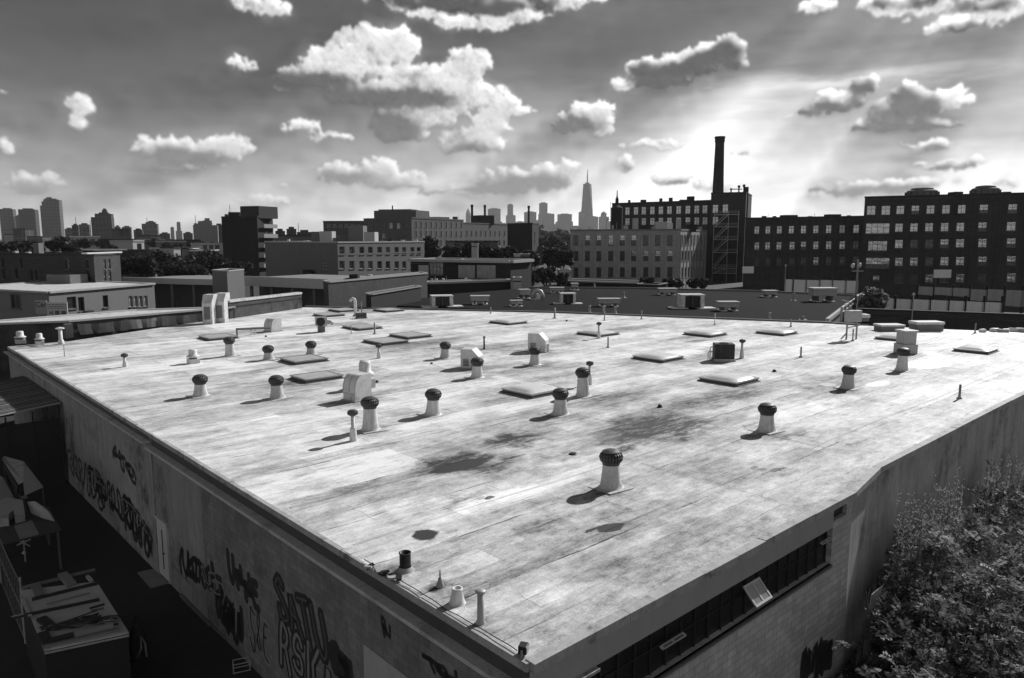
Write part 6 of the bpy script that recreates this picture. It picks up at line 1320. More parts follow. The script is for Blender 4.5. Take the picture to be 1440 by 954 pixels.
screen('row of pale cloth screens between dark posts beyond the dark flat roof',[(1105,1114,393,412),(1117,1133,393.5,412),(1135,1152,394,412),(1154,1170,394,412),(1172,1189,394.5,412.5),(1191,1206,395,413)],124,118,393,412,SCR,black,392,posts=(1104,1115.5,1134,1153,1171,1190,1207))
screen('upper row of grey cloth screens between dark posts in the yard at the right',[(1292,1312,403,415.5),(1315,1339,404,416),(1341,1363,405,418),(1366,1387,407,424),(1390,1410,407,424),(1416,1438,408,432),(1441,1464,409,433)],104,92,403,416,SCR2,black,401,posts=(1291,1313.5,1340,1364.5,1388.5,1413,1439))
screen('lower row of pale cloth screens between dark posts in the yard at the right',[(1235,1257,419,435),(1261,1281.5,420.5,436),(1284,1307,421,437),(1310,1333,422,438),(1336,1356,423,439.5),(1360,1383,424,441),(1386,1408,425,442)],88,79,420,437,SCR,black,416,posts=(1234,1259,1282.7,1308.5,1334.5,1358,1384.5,1410))
A=XY(1205,455,80);B=XY(1520,455,72)
building('yard_wall','dark brick yard wall along the right rear edge of the warehouse, below the cloth screens','wall',[A,B],XY(1330,440,76).z,masonry('black_yard_brick',.04,'XY',.4,.2,.02,.4,mgrey=1.3,scale=.3),.5,[],cornice=(.15,.08,black))
t=thing('utility_pole','utility pole with a cross arm and two pale lamps before the dark brick factory','utility pole',(XY(1204,412,116).x,116,G)); zt=XY(1203,365,116).z-G
mb=MB(); mb.lathe([(.2,0),(.13,zt)],10); mb.build('pole',PIPE,t); mb=MB(); mb.box(-.9,.9,-.06,.06,zt-1.9,zt-1.75); mb.build('crossarm',PIPE,t)
for x,z in ((-.8,zt-1.1),(.25,zt-1.0)): mb=MB(); mb.lathe([(.12,-.3),(.3,0),(.28,.35),(.1,.5)],10,c=(x,0,z)); mb.build('lamp',WHITE,t); 
t=thing('thin_pole','very thin dark pole at the left end of the pale cloth screens','pole',(XY(1103,412,122).x,122,G)); zt=XY(1102,375,122).z-G; mb=MB(); mb.lathe([(.1,0),(.06,zt)],8); mb.build('pole',PIPE,t); mb=MB(); mb.lathe([(.16,zt),(.16,zt+.25),(.02,zt+.3)],8); mb.build('lamp',COPE,t)
t=thing('thin_pole','thin pale pole standing in front of the lower cloth screens','pole',(XY(1282,455,73).x,73,G)); zt=XY(1282,416,73).z-G; mb=MB(); mb.lathe([(.06,0),(.05,zt)],8); mb.build('pole',PIPE,t); mb=MB(); mb.lathe([(.05,zt),(.16,zt+.08),(.1,zt+.25)],8); mb.build('lamp',COPE,t)
A=XY(1201,452,70);B=XY(1222,452,70); building('tool_shed','small shed with a bright flat lid beside the frame mast','shed',[A,B],XY(1210,445,70).z,plain('grey_box_side',.16),1.2,[],cornice=(.3,.1,WHITE))
# pale vans and bits behind the dark roof
for px,Y,lab in ((1060,140,'low pale vehicle behind the dark roof, left of the table like unit'),(1012,150,'pale parked vehicle below the fire escape')):
    p=at(px,412,Y); t=thing('parked_van',lab,'van',(p.x,p.y,G),R(8),'vans behind the dark roof'); body=plain('pale_van_paint',.55,.35,.05)
    mb=MB(); pr=[(-2.4,.5),(2.3,.5),(2.4,1.2),(1.9,1.35),(1.3,2.2),(-2.4,2.25)]; n=6; vs=[(x,-1,z) for x,z in pr]+[(x,1,z) for x,z in pr]; mb.add(vs,[tuple(range(n)),tuple(range(2*n-1,n-1,-1))]+[((i+1)%n,i,i+n,(i+1)%n+n) for i in range(n)]); mb.build('body',body,t,bevel=.06)
    for x in (-1.5,1.5):
        for y in (-.95,.95): mb=MB(); mb.lathe([(.36,-.12),(.36,.12)],14,c=(x,y,.36),M=Matrix.Rotation(R(90),4,'X'),cap0=True); mb.build('wheel',BLACK,t)
    mb=MB(); mb.add([(1.32,-1.01,2.1),(.5,-1.01,2.1),(.5,-1.01,1.4),(1.8,-1.01,1.4)],[(0,1,2,3)]); mb.build('side_window',GL_DARK,t); mb=MB(); mb.add([(1.93,-.85,1.37),(1.93,.85,1.37),(1.36,.8,2.15),(1.36,-.8,2.15)],[(0,1,2,3)]); mb.build('windscreen',GL_DARK,t)
# =====================================================================  left yard
# corrugated shed roof
rn_=random.Random(6); zA,zB=3.9,3.3
q=[ground_at(-40,577,zB),ground_at(34,539,zA),ground_at(86,580,zA),ground_at(-40,640,zB)]
# follow the warehouse axes
q=[to_w(p) for p in q]
t=thing('corrugated_shed','lean to shed with a dull corrugated iron roof against the yard wall at the left','shed',from_w(-.2,on_left(34,541,-.2).y,0),WZ)
v1=0.; v0=-(on_left(34,541,-.2).y-on_left(86,580,-.2).y); W=9.
mb=MB(); n=150; vs=[]
for j in range(2):
    for i in range(n+1):
        vs.append((-.0-W*j, v0+(v1-v0)*i/n, 3.95-.09*W*j+.07*abs(math.sin(i*.42))**.5))
mb.add(vs,[(i,i+1,n+2+i,n+1+i) for i in range(n)]); rf=mb.build('roof',plain('dull_corrugated_iron',.34,.6,.4,.9,metal=.2,streak=.1,grime=.35),t); sm=rf.modifiers.new('thickness','SOLIDIFY'); sm.thickness=.02
mb=MB(); mb.box(-W,-.1,v0+.08,v0+.15,G,3.1); mb.box(-W,-W+.1,v0+.22,v1,G,3.0); mb.build('wall',plain('shed_shade_black',.03,.9,.4,2),t)  # walls and posts coloured black for the shade under the shed roof
mb=MB()
for k in range(8):
    mb.box(-W*k/7.2-.14,-W*k/7.2-.06,v0+.02,v0+.078,G,3.8-.09*W*k/7.2)
mb.build('post',plain('shed_shade_black',.03),t)
mb=MB(); k=v0+.1
while k<v1-.05:
    mb.add([(x,y,z) for x,z0_ in ((-.02,4.03),(-W,4.03-.09*W)) for y,z in ((k-.02,z0_),(k+.02,z0_),(k+.02,z0_+.03),(k-.02,z0_+.03))],[(0,1,2,3),(7,6,5,4),(3,2,6,7),(1,5,6,2),(0,3,7,4)]); k+=rn_.choice((.28,.34,.34,.42))
mb.build('batten',plain('black_batten',.035,.8,.4,2),t)
# tent-like folded panels
PV=plain('grubby_white_panel',.34,.7,.3,1.2,grime=.3); PV2=plain('grey_panel',.20,.7,.3,1.2)
o=ground_at(40,700,1.6)
def sheet(mb,pts,th=.03):
    P=[Vector(p) for p in pts]; nn=(P[1]-P[0]).cross(P[2]-P[0]).normalized()*th; n=len(P); mb.add([*P,*[p-nn for p in P]],[tuple(range(n)),tuple(range(2*n-1,n-1,-1))]+[(i,(i+1)%n,(i+1)%n+n,i+n)[::-1] for i in range(n)])
def G_(px,py,z): return ground_at(px,py,z)
t=thing('junk_canopy','pile of pale ridged canopy panels leaning together in the dark yard at the left','canopy',G_(30,700,G)); L=t.location
for nm,pts,m in (('roof_panel',[G_(5,642,2.6),G_(34,650,2.5),G_(61,685,1.9),G_(33,678,2.2)],PV),('end_panel',[G_(33,678,2.2),G_(61,685,1.9),G_(35,697,1.5)],PV2),('roof_panel',[G_(3,646,2.6),G_(5,642,2.62),G_(33,678,2.2),G_(26,682,2.0)],PV2),('side_panel',[G_(6,652,2.3),G_(26,683,1.95),G_(24,700,1.2),G_(8,668,1.5)],plain('black_panel',.02)),('side_panel',[G_(-20,655,1.6),G_(5,672,1.7),G_(21,702,1.2),G_(-20,712,1.1)],PV2),('frame',[G_(26,699,1.2),G_(37,697,1.2),G_(39,701,1.1),G_(28,703,1.1)],PV)):
    mb=MB(); sheet(mb,[p-L for p in pts]); mb.build(nm,m,t)
for a,b in ((33,678),(26,683),(6,652),(60,685)): mb=MB(); p=G_(a,b,1.8)-L; mb.tube([(p.x,p.y,0),(p.x,p.y,2.5)],.04,6); mb.build('post',DARK,t)
# dark work bench with things
zt=1.05
pts=[G_(-25,730,zt),G_(68,712,zt),G_(86,745,zt),G_(-25,772,zt)]; c=sum(pts,Vector())/4; t=thing('work_bench','wide dark table top in the dark yard with white things lying on it','table',(c.x,c.y,G))
mb=MB(); mb.prism([((p-c).x,(p-c).y) for p in reversed(pts)][::-1] if False else [((p-c).x,(p-c).y) for p in [pts[3],pts[2],pts[1],pts[0]]],zt-.06-G,zt-G); mb.build('table_top',plain('dark_bench_top',.05,.6,.4,1.5),t)
for p in pts: d=(p-c)*.93; mb=MB(); mb.box(d.x-.05,d.x+.05,d.y-.05,d.y+.05,0,zt-.062-G); mb.build('leg',DARK,t)
def slab(name,label,cat,pts,z,h,mat,arch=0):
    P=[G_(x,y,z) for x,y in pts]; c=sum(P,Vector())/len(P); c.z=z; o=None; mb=MB(); Q=[(p-c) for p in P]
    ar=sum(Q[i].x*Q[(i+1)%len(Q)].y-Q[(i+1)%len(Q)].x*Q[i].y for i in range(len(Q)))
    if ar<0: Q=Q[::-1]
    mb.prism([(p.x,p.y) for p in Q],.004,h); o=mb.build(name,mat,loc=c,bevel=.02 if h>.05 else 0); return tag(o,label,cat)
slab('white_carton','white boxy carton with a notched front on the dark table in the yard','box',[(-8,722),(8,709),(33,714),(36,733),(22,737),(20,728),(14,733),(13,740),(-8,742)],zt,.35,PV)
slab('square_board','square grey board lying on the dark table in the yard','board',[(20,741),(45,733),(55,752),(28,759)],zt,.04,PV2)
P=[G_(40,706,1.35),G_(50,705,1.65),G_(62,713,1.75),G_(70,720,1.6),G_(77,733,1.2),G_(62,729,1.15),G_(46,722,1.15)]; c=sum(P,Vector())/len(P); mb=MB(); sheet(mb,[p-c for p in P],.05); o=mb.build('curved_sheet',PV,loc=c); tag(o,'white leaf shaped curved sheet propped on the dark table in the yard','sheet')
t=thing('garden_ornament','small pale cross shaped bits on a dark stand under the table','ornament',G_(36,790,G))
mb=MB(); mb.tube([(0,0,.0),(0,0,1.1)],.03,6); mb.tube([(-.3,0,.75),(.3,0,1.0)],.03,6); mb.tube([(-.25,0,1.0),(.25,0,.7)],.03,6); mb.build('stand',COPE,t); mb=MB(); mb.lathe([(.02,.35),(.09,.42),(.02,.5)],10,c=(0,-.05,0)); mb.build('knob',WHITE,t)
# container with a cluttered top
zt=1.55
P=[G_(62,914,zt),G_(181,889,zt),G_(136,818,zt),G_(29,830,zt)]; c=sum(P,Vector())/4; t=thing('storage_container','boxy dark container with a pale flat top in the yard, cluttered with timber and pipes','container',(c.x,c.y,G)); Q=[(p-c) for p in P]
ex=(Q[1]-Q[0]).normalized(); ey=(Q[3]-Q[0]).normalized()
mb=MB(); mb.prism([(q.x*.985,q.y*.985) for q in Q],0,zt-G-.06); mb.build('body',plain('black_container_side',.02,.7,.4,1),t)
mb=MB(); mb.prism([(q.x,q.y) for q in Q],zt-G-.058,zt-G); mb.build('lid',plain('grey_container_top',.40,.8,.35,1.2,grime=.4),t)
Lx=(Q[1]-Q[0]).length; Ly=(Q[3]-Q[0]).length; ang=math.atan2(ex.y,ex.x)
mb=MB()
for i in range(1): a=Q[0].lerp(Q[1],0)-ey*(.03+.0*i); mb.tube([tuple(a+Vector((0,0,zt-G-.1-.25*i))),tuple(Q[1]-ey*.03+Vector((0,0,zt-G-.1-.25*i)))],.03,6)
mb.build('edge_rail',COPE,t)
def onlid(name,label,cat,px0,py0,px1,py1,w,h,mat,z=None,tube=False):
    a=G_(px0,py0,zt);b=G_(px1,py1,zt); m_=(a+b)/2; m_.z=zt+.003; d=b-a; mb=MB()
    if tube: mb.tube([(-d.length/2,0,w/2+.002),(d.length/2,0,w/2+.002)],w/2,10)
    else: mb.box(-d.length/2,d.length/2,-w/2,w/2,.0,h)
    o=mb.build(name,mat,loc=m_,rz=math.atan2(d.y,d.x)); return tag(o,label,cat)
WD=plain('grey_plank_wood',.16,.9,.35,3); DKW=plain('dark_wet_timber',.03,.8,.4,3)
for a in [('timber_beam','long dark beam across the middle of the container top','timber',16,871,140,845,.08,.08,DKW),('timber_beam','long dark beam near the rear edge of the container top','timber',45,845,137,822,.10,.08,DKW),('timber_plank','weathered pale plank along the rear edge of the container top','plank',30,829,134,803,.07,.09,WD),
 ('timber_plank','short pale board standing across the rear beams on the container','plank',88,810,101,825,.28,.12,PV2),('timber_plank','short dark board across the rear beams at the left of the container','plank',50,825,56,840,.26,.1,WD),('timber_plank','short stub of wood at the rear right corner of the container','plank',123,813,129,819,.10,.1,PV),
 ('metal_pipe','thin pale pipe lying near the rear of the container top','pipe',66,851,126,835,.05,.05,PV2,None,True),('metal_pipe','thick grey pipe near the front edge of the container top','pipe',106,898,160,885,.22,.2,PV2,None,True),('metal_pipe','dark pipe beside the thick grey pipe near the front edge','pipe',70,905,104,896,.16,.1,DKW,None,True),
 ('timber_plank','pale plank lying along the front edge of the container top','plank',62,911,168,887,.09,.07,WD),('timber_plank','thin lath along the left edge of the container top','plank',32,843,42,867,.10,.05,PV),('wooden_box','small dark open tray at the left of the container top','tray',58,872,72,884,.26,.10,DKW),('wooden_box','small flat tray at the front left corner of the container top','tray',60,893,68,908,.26,.10,DKW),
 ('timber_plank','bundle lath at the right rear of the pile on the container top','plank',126,857,147,851,.05,.05,DKW),('timber_plank','second lath at the right rear of the pile on the container top, lower one','plank',128,861,146,857,.05,.06,WD)]: onlid(*a)
t=thing('scrap_pile','dark heap of bent pipes, slats and cable in the middle of the container top','scrap',G_(118,880,zt+.003)); rn=random.Random(4)
for i in range(26):
    mb=MB(); x=rn.uniform(-.8,.8); y=rn.uniform(-.3,.3); l=rn.uniform(.3,1.0); a=ang+rn.uniform(-.35,.35); z=rn.uniform(.02,.26)*(1-abs(x)*.6)
    if i%3: mb.cbox((x,y,z+.02),(l,rn.uniform(.03,.12),.04),a,rx=rn.uniform(-.5,.5),ry=rn.uniform(-.15,.15))
    else: mb.tube([(x-l/2*math.cos(a),y-l/2*math.sin(a),z),(x,y,z+.06),(x+l/2*math.cos(a),y+l/2*math.sin(a),z)],.025,6)
    mb.build('scrap',(DKW,DKW,BLACK,WD,PV2)[i%5],t)
mb=MB(); mb.tube([(.75+.22*math.cos(k*.4),.15+.16*math.sin(k*.4),.05+.004*k) for k in range(30)],.012,5); mb.build('cable_coil',COPE,t)
# door mat board, skirting planks, bits along the wall
slab('plywood_mat','grey plywood sheet lying on the ground before the pale door in the yard wall','board',[(193,806),(220,800),(238,821),(212,828)],G,.03,PV2)
for (x0,y0,x1,y1,lab) in ((118,664,136,684,'old plank on the ground along the yard wall, farthest one'),(140,688,166,718,'old plank on the ground along the yard wall, second one towards the pale door'),(172,722,196,744,'old plank on the ground along the yard wall, just before the pale door'),(196,752,222,778,'short plank leaning at the foot of the pale door'),(258,838,300,880,'long plank on the ground along the yard wall below the graffiti'),(300,878,330,905,'second long plank on the ground below the graffiti')):
    a=G_(x0,y0,G);b=G_(x1,y1,G); d=b-a; mb=MB(); mb.box(-d.length/2,d.length/2,-.14,.14,.004,.12); o=mb.build('old_plank',plain('old_plank_wood',.13,.9,.35,2),loc=(a+b)/2,rz=math.atan2(d.y,d.x)); tag(o,lab,'plank','planks along the yard wall')
t=thing('wire_crate','small pale wire frame on the ground at the bottom of the yard','crate',G_(340,942,G),.4)
mb=MB(); 
for z in (.02,.3):
    q=[(-.25,-.15,z),(.25,-.15,z),(.25,.15,z),(-.25,.15,z),(-.25,-.15,z)]; mb.tube(q,.018,5)
for x,y in ((-.25,-.15),(.25,-.15),(.25,.15),(-.25,.15)): mb.tube([(x,y,0),(x,y,.3)],.018,5)
mb.build('frame',COPE,t)
t=thing('bent_scrap','upright bundle of dark cloth and pale rope right of the container','junk',G_(196,925,G)); mb=MB(); mb.lathe([(.28,0),(.30,.4),(.2,1.0),(.05,1.5)],9); mb.build('bundle',plain('dark_cloth',.035,.9,.5,2),t,True); mb=MB(); mb.tube([(.1,-.3,.2),(.25,-.32,.5),(.2,-.2,.9),(.3,-.15,.6),(.35,-.2,.15)],.03,6); mb.build('rope',COPE,t,True)
t=thing('white_bottle','little pale bottle standing at the foot of the graffiti wall','bottle',G_(290,858,G)); mb=MB(); mb.lathe([(.1,0),(.1,.28),(.04,.38),(.04,.46)],12); mb.build('bottle',WHITE,t,True)
# wire fence at the bottom left
t=thing('wire_fence','sagging wire fence with thin pale posts and bare stems at the lower left corner','fence',G_(30,900,G)); L=t.location
for x,y,top in ((36,905,815),(2,820,784),(66,985,905)):
    p=G_(x,y,G)-L; mb=MB(); mb.tube([(p.x,p.y,0),(p.x+.02,p.y,2.4)],.035,6); mb.build('post',COPE,t)
W0=G_(2,820,G)-L; W1=G_(36,905,G)-L; W2=G_(66,985,G)-L; mb=MB()
for a,b in ((W0,W1),(W1,W2)):
    d=b-a; n=int(d.length/.5)
    for z in (.1,1.2,2.2): mb.tube([(a.x,a.y,z),(a.x+d.x*.5,a.y+d.y*.5,z-.08),(b.x,b.y,z)],.014,4)
    for i in range(n):
        p=a+d*i/n; q=a+d*min(1,(i+3)/n); mb.tube([(p.x,p.y,.1),(q.x,q.y,2.15)],.004,3); mb.tube([(p.x,p.y,2.15),(q.x,q.y,.1)],.004,3)
mb.build('wire_mesh',PIPE,t)
# =====================================================================  near foliage beside the right wall
def twiggy(label,u,v,H,Rr,seed,ntw=900,leaf=.11,name='bushy_tree',cat='tree',group='young trees along the right wall',mat=None,leanu=0.,upright=False):
    rn=random.Random(seed); p=from_w(u,v,G); t=thing(name,label,cat,p,rn.uniform(0,6),group); mb=MB(); tips=[]
    for s in range(3 if not upright else 5):
        a=rn.uniform(0,6.28); b=Vector((.15*math.cos(a),.15*math.sin(a),0)); e=Vector((Rr*.35*math.cos(a),Rr*.35*math.sin(a),H*.62)); mb.tube([b,b.lerp(e,.5)+Vector((rn.uniform(-.15,.15),rn.uniform(-.15,.15),.1)),e],.07,7,r1=.03)
        for i in range(9):
            k=rn.uniform(.3,1); st=b.lerp(e,k); a2=rn.uniform(0,6.28); ln=Rr*rn.uniform(.35,.85); el=rn.uniform(.1,.9); en=st+Vector((ln*math.cos(a2),ln*math.sin(a2),ln*el)); en.z=min(en.z,H*.96); mb.tube([st,st.lerp(en,.5)+Vector((0,0,-.05+rn.uniform(-.1,.15))),en],.022,5,r1=.008); tips.append((st.lerp(en,.35),en))
            for j in range(3):
                s2=st.lerp(en,rn.uniform(.4,.95)); a3=a2+rn.uniform(-1.3,1.3); l2=ln*rn.uniform(.3,.6); e2=s2+Vector((l2*math.cos(a3),l2*math.sin(a3),l2*rn.uniform(-.1,.9))); e2.z=min(e2.z,H); mb.tube([s2,e2],.01,4,r1=.004); tips.append((s2,e2))
    mb.build('trunk',BARK,t)
    vs=[];fs=[]
    for i in range(ntw):
        a,b=rn.choice(tips); q=a.lerp(b,rn.uniform(.25,1.08))+Vector((rn.gauss(0,.09),rn.gauss(0,.09),rn.gauss(0,.09)))
        d=(b-a).normalized()+Vector((rn.gauss(0,.55),rn.gauss(0,.55),rn.gauss(.15,.5))); d.normalize(); L=rn.uniform(.22,.45); side=d.cross(Vector((rn.gauss(0,.4),rn.gauss(0,.4),1))).normalized(); up=side.cross(d)
        m_=5
        for k in range(m_):
            c=q+d*L*(k+.4)/m_-up*.0-Vector((0,0,.05*(k/m_)**2))
            for sg in (-1,1):
                x=(side*sg+d*.45+up*rn.uniform(-.35,.1)).normalized(); w=x.cross(up).normalized(); ll=leaf*rn.uniform(.7,1.25); z=len(vs); vs+=[c,c+x*ll*.5+w*ll*.2,c+x*ll,c+x*ll*.5-w*ll*.2]; fs.append((z,z+1,z+2,z+3))
    mb=MB(); mb.add(vs,fs); mb.build('crown',mat or LEAFN,t); return t
LEAFY=[LEAFN,leafmat('yellowed_leaf',.22,.5,.6,spec=.1),leafmat('deep_leaf',.10,.4,.6,spec=.1)]
def wloc(px,py,z): q=to_w(ground_at(px,py,z)); return q.x,q.y
for i,(px,py,z,H,Rr,n,lab) in enumerate([(1300,745,3.4,4.6,2.1,950,'spreading bushy tree against the right wall, with the highest crown at the wall corner'),(1400,735,3.6,5.0,2.3,1000,'bushy tree at the right edge beneath the long concrete wall'),(1290,830,2.6,3.8,1.8,900,'loose leafed young tree nearest the window wall corner'),(1385,840,3.0,4.2,2.1,1000,'dense young tree in the middle of the thicket at the right'),(1330,925,2.0,3.2,1.7,800,'open branched young tree with bare limbs at the bottom edge'),(1430,915,2.4,3.6,1.8,800,'young tree in the lower right corner of the view'),(1440,800,3.0,4.6,2.0,800,'tall young tree cut by the right edge of the view'),(1360,705,3.0,3.9,1.6,650,'feathery young tree close under the long concrete wall'),(1430,680,3.2,4.2,1.8,650,'far feathery tree under the long concrete wall at the right edge'),(1245,800,1.6,2.6,.9,380,'thin sapling right in the set back corner of the wall')]):
    u,v=wloc(px,py,z); v=min(v,-.5); twiggy(lab,u,v,H,Rr,40+i,int(n*.40),leaf=.18,mat=LEAFY[i%3])
# reedy weeds along the wall
REED=leafmat('pale_weed_stalks',.26,.4,.4,spec=.1)
for i,(px,lab) in enumerate(((1275,'clump of tall feathery weeds by the concrete wall, left one'),(1320,'clump of tall feathery weeds by the concrete wall, middle one'),(1385,'clump of tall feathery weeds by the concrete wall, right one'),(1430,'clump of tall feathery weeds by the concrete wall near the right edge'))):
    q=on_right(px,700-(px-1275)*.35,.0); rn=random.Random(70+i); t=thing('tall_weeds',lab,'plant',from_w(q.x,-.35,G),WZ,'weeds along the concrete wall'); mb=MB(); st=MB(); top=min(q.z+.3,5.0)-G
    for k in range(34):
        x=rn.uniform(-1.5,1.5); y=rn.uniform(-.5,.3); h=top*rn.uniform(.75,1.08); lx=rn.uniform(-.3,.3); st.tube([(x,y,0),(x+lx*.4,y,h*.6),(x+lx,y-.1,h)],.012,4,r1=.004)
        for j in range(46):
            f_=rn.uniform(.55,1.); c=Vector((x+lx*f_*f_,y-.1*f_,h*f_)); a=rn.uniform(0,6.28); l=.16*(1.25-f_)+.05; d=Vector((math.cos(a)*.6,math.sin(a)*.6,rn.uniform(.3,1.1))).normalized()*l; w=d.cross(Vector((rn.gauss(0,1),rn.gauss(0,1),.2))).normalized()*.018; mb.add([c,c+d*.5+w,c+d,c+d*.5-w],[(0,1,2,3)])
    st.build('stem',BARK,t); mb.build('plume',REED,t)
t=thing('dead_shrub','pale leaning dead stalks and torn sheet in the dark corner where the wall steps back','shrub',from_w(14.6,-.35,G),WZ); rn=random.Random(9); mb=MB()
for k in range(30): x=rn.uniform(-.5,.6); mb.tube([(x,0,0),(x+rn.uniform(-.2,.3),-.1,1.2),(x+rn.uniform(-.4,.5),-.15,rn.uniform(1.7,2.9))],.014,4,r1=.006)
mb.build('stem',REED,t); mb=MB(); sheet(mb,[(-.3,-.2,1.9),(.35,-.28,2.0),(.45,-.3,2.75),(-.1,-.2,2.6)]); mb.build('torn_sheet',PV,t)
# bare twigs and a light scrap lying among the bushes
u,v=wloc(1318,898,1.6); o=MB(); o.box(-.2,.2,-.16,.16,0,.05); o=o.build('paper_scrap',WHITE,loc=from_w(u,v,1.55),rz=.4); o.rotation_euler[0]=.5; tag(o,'small white scrap caught in the bushes at the lower right','scrap')
# weeds and ivy on the ground there: nobody could count these
vs=[];fs=[]; rn=random.Random(77)
for i in range(26000):
    u=rn.uniform(8,40); v=-rn.random()**1.3*11-.1
    q=from_w(u,v,G); h=rn.uniform(.05,.9)*(.6+.4*math.sin(u*1.3)*math.cos(v*1.1)); c=Vector((q.x,q.y,G+max(h,.04))); a=Vector((rn.gauss(0,1),rn.gauss(0,1),rn.gauss(0,.6))).normalized(); b=a.cross(Vector((rn.gauss(0,1),rn.gauss(0,1),rn.gauss(0,1)))).normalized(); s=rn.uniform(.05,.13); k=len(vs); vs+=[c-a*s,c+b*s*.5,c+a*s,c-b*s*.5]; fs.append((k,k+1,k+2,k+3))
mb=MB(); mb.add(vs,fs); o=mb.build('undergrowth',leafmat('undergrowth_leaf',.10,.3,spec=.1)); tag(o,'low weeds and ivy covering the ground beside the right wall','undergrowth'); o['kind']='stuff'
# =====================================================================  ground, air, light, camera
m,t,b=nodes('city_ground'); k=NT(t); o=k.obj(); a=k.noise(o,.15,6,.65); c=k.noise(o,2.5,5,.65); v=k.math('ADD',.004,k.math('MULTIPLY',k.math('ADD',k.math('MULTIPLY',a,.6),k.math('MULTIPLY',c,.4)),.045)); t.links.new(k.grey(v),b.inputs['Base Color']); b.inputs['Roughness'].default_value=.9
mb=MB(); mb.quad((-9000,-400,G),(9000,-400,G),(9000,9000,G),(-9000,9000,G)); setting(mb.build('ground',m))
hz=bpy.data.materials.new('air'); hz.use_nodes=True; t=hz.node_tree; t.nodes.remove(t.nodes['Principled BSDF']); pv=t.nodes.new('ShaderNodeVolumePrincipled'); pv.inputs['Color'].default_value=(.9,.9,.9,1); pv.inputs['Density'].default_value=HAZE; pv.inputs['Anisotropy'].default_value=0.; t.links.new(pv.outputs[0],t.nodes['Material Output'].inputs['Volume'])
mb=MB(); mb.box(-9100,9100,-450,9100,G-1,600); o=mb.build('haze',hz); o['kind']='stuff'; o['label']='thin grey city haze filling the air over the rooftops'; o['category']='haze'
w=bpy.data.worlds.new('World'); scene.world=w; w.use_nodes=True; t=w.node_tree; k=NT(t); bg=t.nodes['Background']
sky=k.n('ShaderNodeTexSky'); sky.sky_type='NISHITA'; sky.sun_disc=False; sky.sun_elevation=R(SUN_EL); sky.sun_rotation=R(SUN_AZ); sky.air_density=1.3; sky.dust_density=1.6; sky.ozone_density=1.5
# black-and-white film behind a red filter
sep=k.n('ShaderNodeSeparateColor'); t.links.new(sky.outputs[0],sep.inputs[0]); base=k.math('ADD',k.math('MULTIPLY',sep.outputs[0],.85),k.math('MULTIPLY',sep.outputs[1],.15))
lum,alpha,rays=cloud_map()
H_,W_=lum.shape; px=np.empty((H_,W_,4),np.float32); px[...,0]=lum; px[...,1]=alpha; px[...,2]=rays; px[...,3]=1
im=bpy.data.images.new('cloud_field',W_,H_,alpha=False,float_buffer=True); im.colorspace_settings.name='Non-Color'; im.pixels.foreach_set(px.ravel()); im.update(); im.pack()
d=k.n('ShaderNodeTexCoord').outputs['Generated']; nrm=k.n('ShaderNodeVectorMath',operation='NORMALIZE'); t.links.new(d,nrm.inputs[0]); sx=k.n('ShaderNodeSeparateXYZ'); t.links.new(nrm.outputs[0],sx.inputs[0])
az=k.math('MULTIPLY',k.math('ARCTAN2',sx.outputs[0],sx.outputs[1]),180/math.pi); el=k.math('MULTIPLY',k.math('ARCSINE',sx.outputs[2]),180/math.pi)
U=k.ramp(az,SKY_A0,SKY_A1,0,1); V=k.ramp(el,SKY_E0,SKY_E1,0,1); cb=k.n('ShaderNodeCombineXYZ'); t.links.new(U,cb.inputs[0]); t.links.new(V,cb.inputs[1])
ti=k.n('ShaderNodeTexImage'); ti.image=im; ti.extension='EXTEND'; ti.interpolation='Cubic'; t.links.new(cb.outputs[0],ti.inputs[0]); sc=k.n('ShaderNodeSeparateColor'); t.links.new(ti.outputs[0],sc.inputs[0])
inside=k.math('MULTIPLY',k.math('MULTIPLY',k.sstep(az,SKY_A0,SKY_A0+8),k.sstep(az,SKY_A1,SKY_A1-8)),k.sstep(el,SKY_E1,SKY_E1-6))
al=k.math('MULTIPLY',sc.outputs[1],inside); ray=k.math('ADD',1.,k.math('MULTIPLY',k.math('SUBTRACT',sc.outputs[2],1.),inside))
base=k.math('DIVIDE',base,k.math('ADD',1.,k.math('DIVIDE',base,SKY_KNEE)))                 # film shoulder
elp=k.math('MAXIMUM',el,0.)
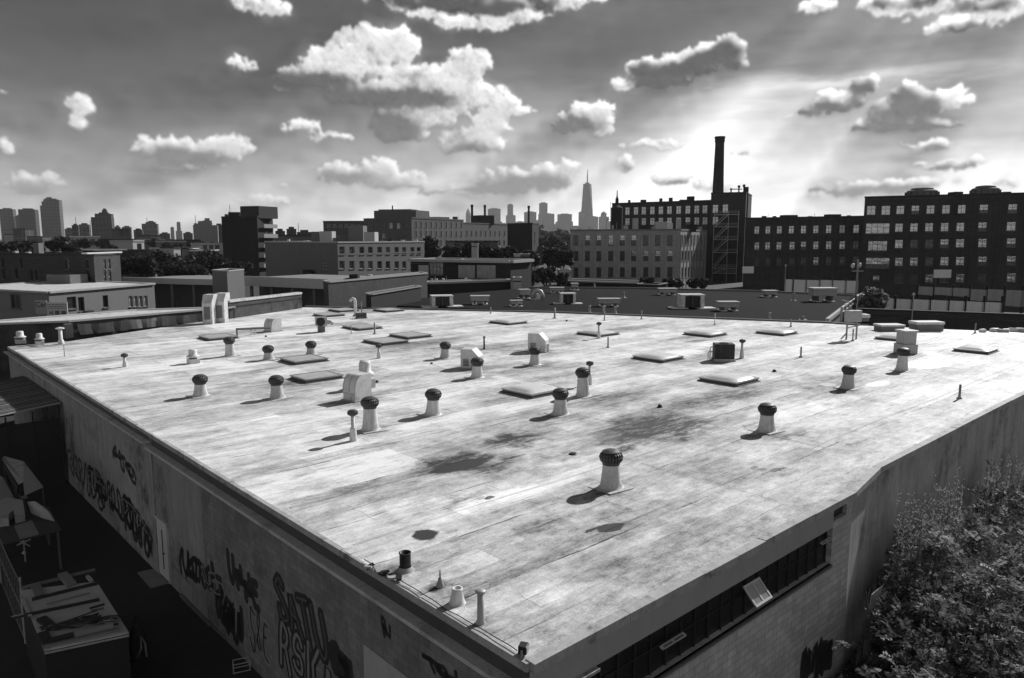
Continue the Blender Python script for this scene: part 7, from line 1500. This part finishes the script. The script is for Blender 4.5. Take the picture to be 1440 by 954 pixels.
base=k.math('MULTIPLY',base,k.math('ADD',SKY_TOP,k.math('MULTIPLY',SKY_HOR,k.math('POWER',2.718,k.math('DIVIDE',elp,-SKY_FALL)))))   # filter deepens the upper sky
back=k.math('MULTIPLY',k.sstep(k.math('ABSOLUTE',k.math('ADD',az,-8.)),80.,130.),k.sstep(el,75.,25.))    # added bright band behind the camera, out of view, to fill the shaded walls
base=k.math('ADD',base,k.math('MULTIPLY',back,SKY_BACK_FILL))
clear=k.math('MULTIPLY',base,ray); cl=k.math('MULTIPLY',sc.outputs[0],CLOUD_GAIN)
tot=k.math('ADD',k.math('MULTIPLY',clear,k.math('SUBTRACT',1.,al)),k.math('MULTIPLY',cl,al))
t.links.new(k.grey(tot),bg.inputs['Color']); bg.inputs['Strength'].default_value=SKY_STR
su=bpy.data.lights.new('sun','SUN'); su.energy=SUN_STR; su.angle=R(.53); su.color=(1,1,1); so=bpy.data.objects.new('sun',su); col.objects.link(so)
d=Vector((math.sin(R(SUN_AZ))*math.cos(R(SUN_EL)),math.cos(R(SUN_AZ))*math.cos(R(SUN_EL)),math.sin(R(SUN_EL)))); so.rotation_euler=(-d).to_track_quat('-Z','Y').to_euler(); so.location=d*60
cd=bpy.data.cameras.new('camera'); cd.sensor_fit='HORIZONTAL'; cd.sensor_width=36; cd.lens=36*F_PX/1440; cd.clip_start=.1; cd.clip_end=40000
co=bpy.data.objects.new('camera',cd); col.objects.link(co); co.location=(0,0,CAM_Z); co.rotation_euler=(R(90)-PITCH,0,0); scene.camera=co
scene.render.resolution_x=1024; scene.render.resolution_y=678
scene.view_settings.view_transform='Standard'; scene.view_settings.look='None'; scene.view_settings.exposure=EXPOSURE; scene.view_settings.gamma=1
scene.render.engine='CYCLES'; cy=scene.cycles; cy.max_bounces=6; cy.diffuse_bounces=3; cy.glossy_bounces=3; cy.transmission_bounces=4; cy.volume_bounces=0; cy.transparent_max_bounces=8; cy.use_denoising=True
try: w.cycles.sampling_method='MANUAL'; w.cycles.sample_map_resolution=512
except Exception: pass
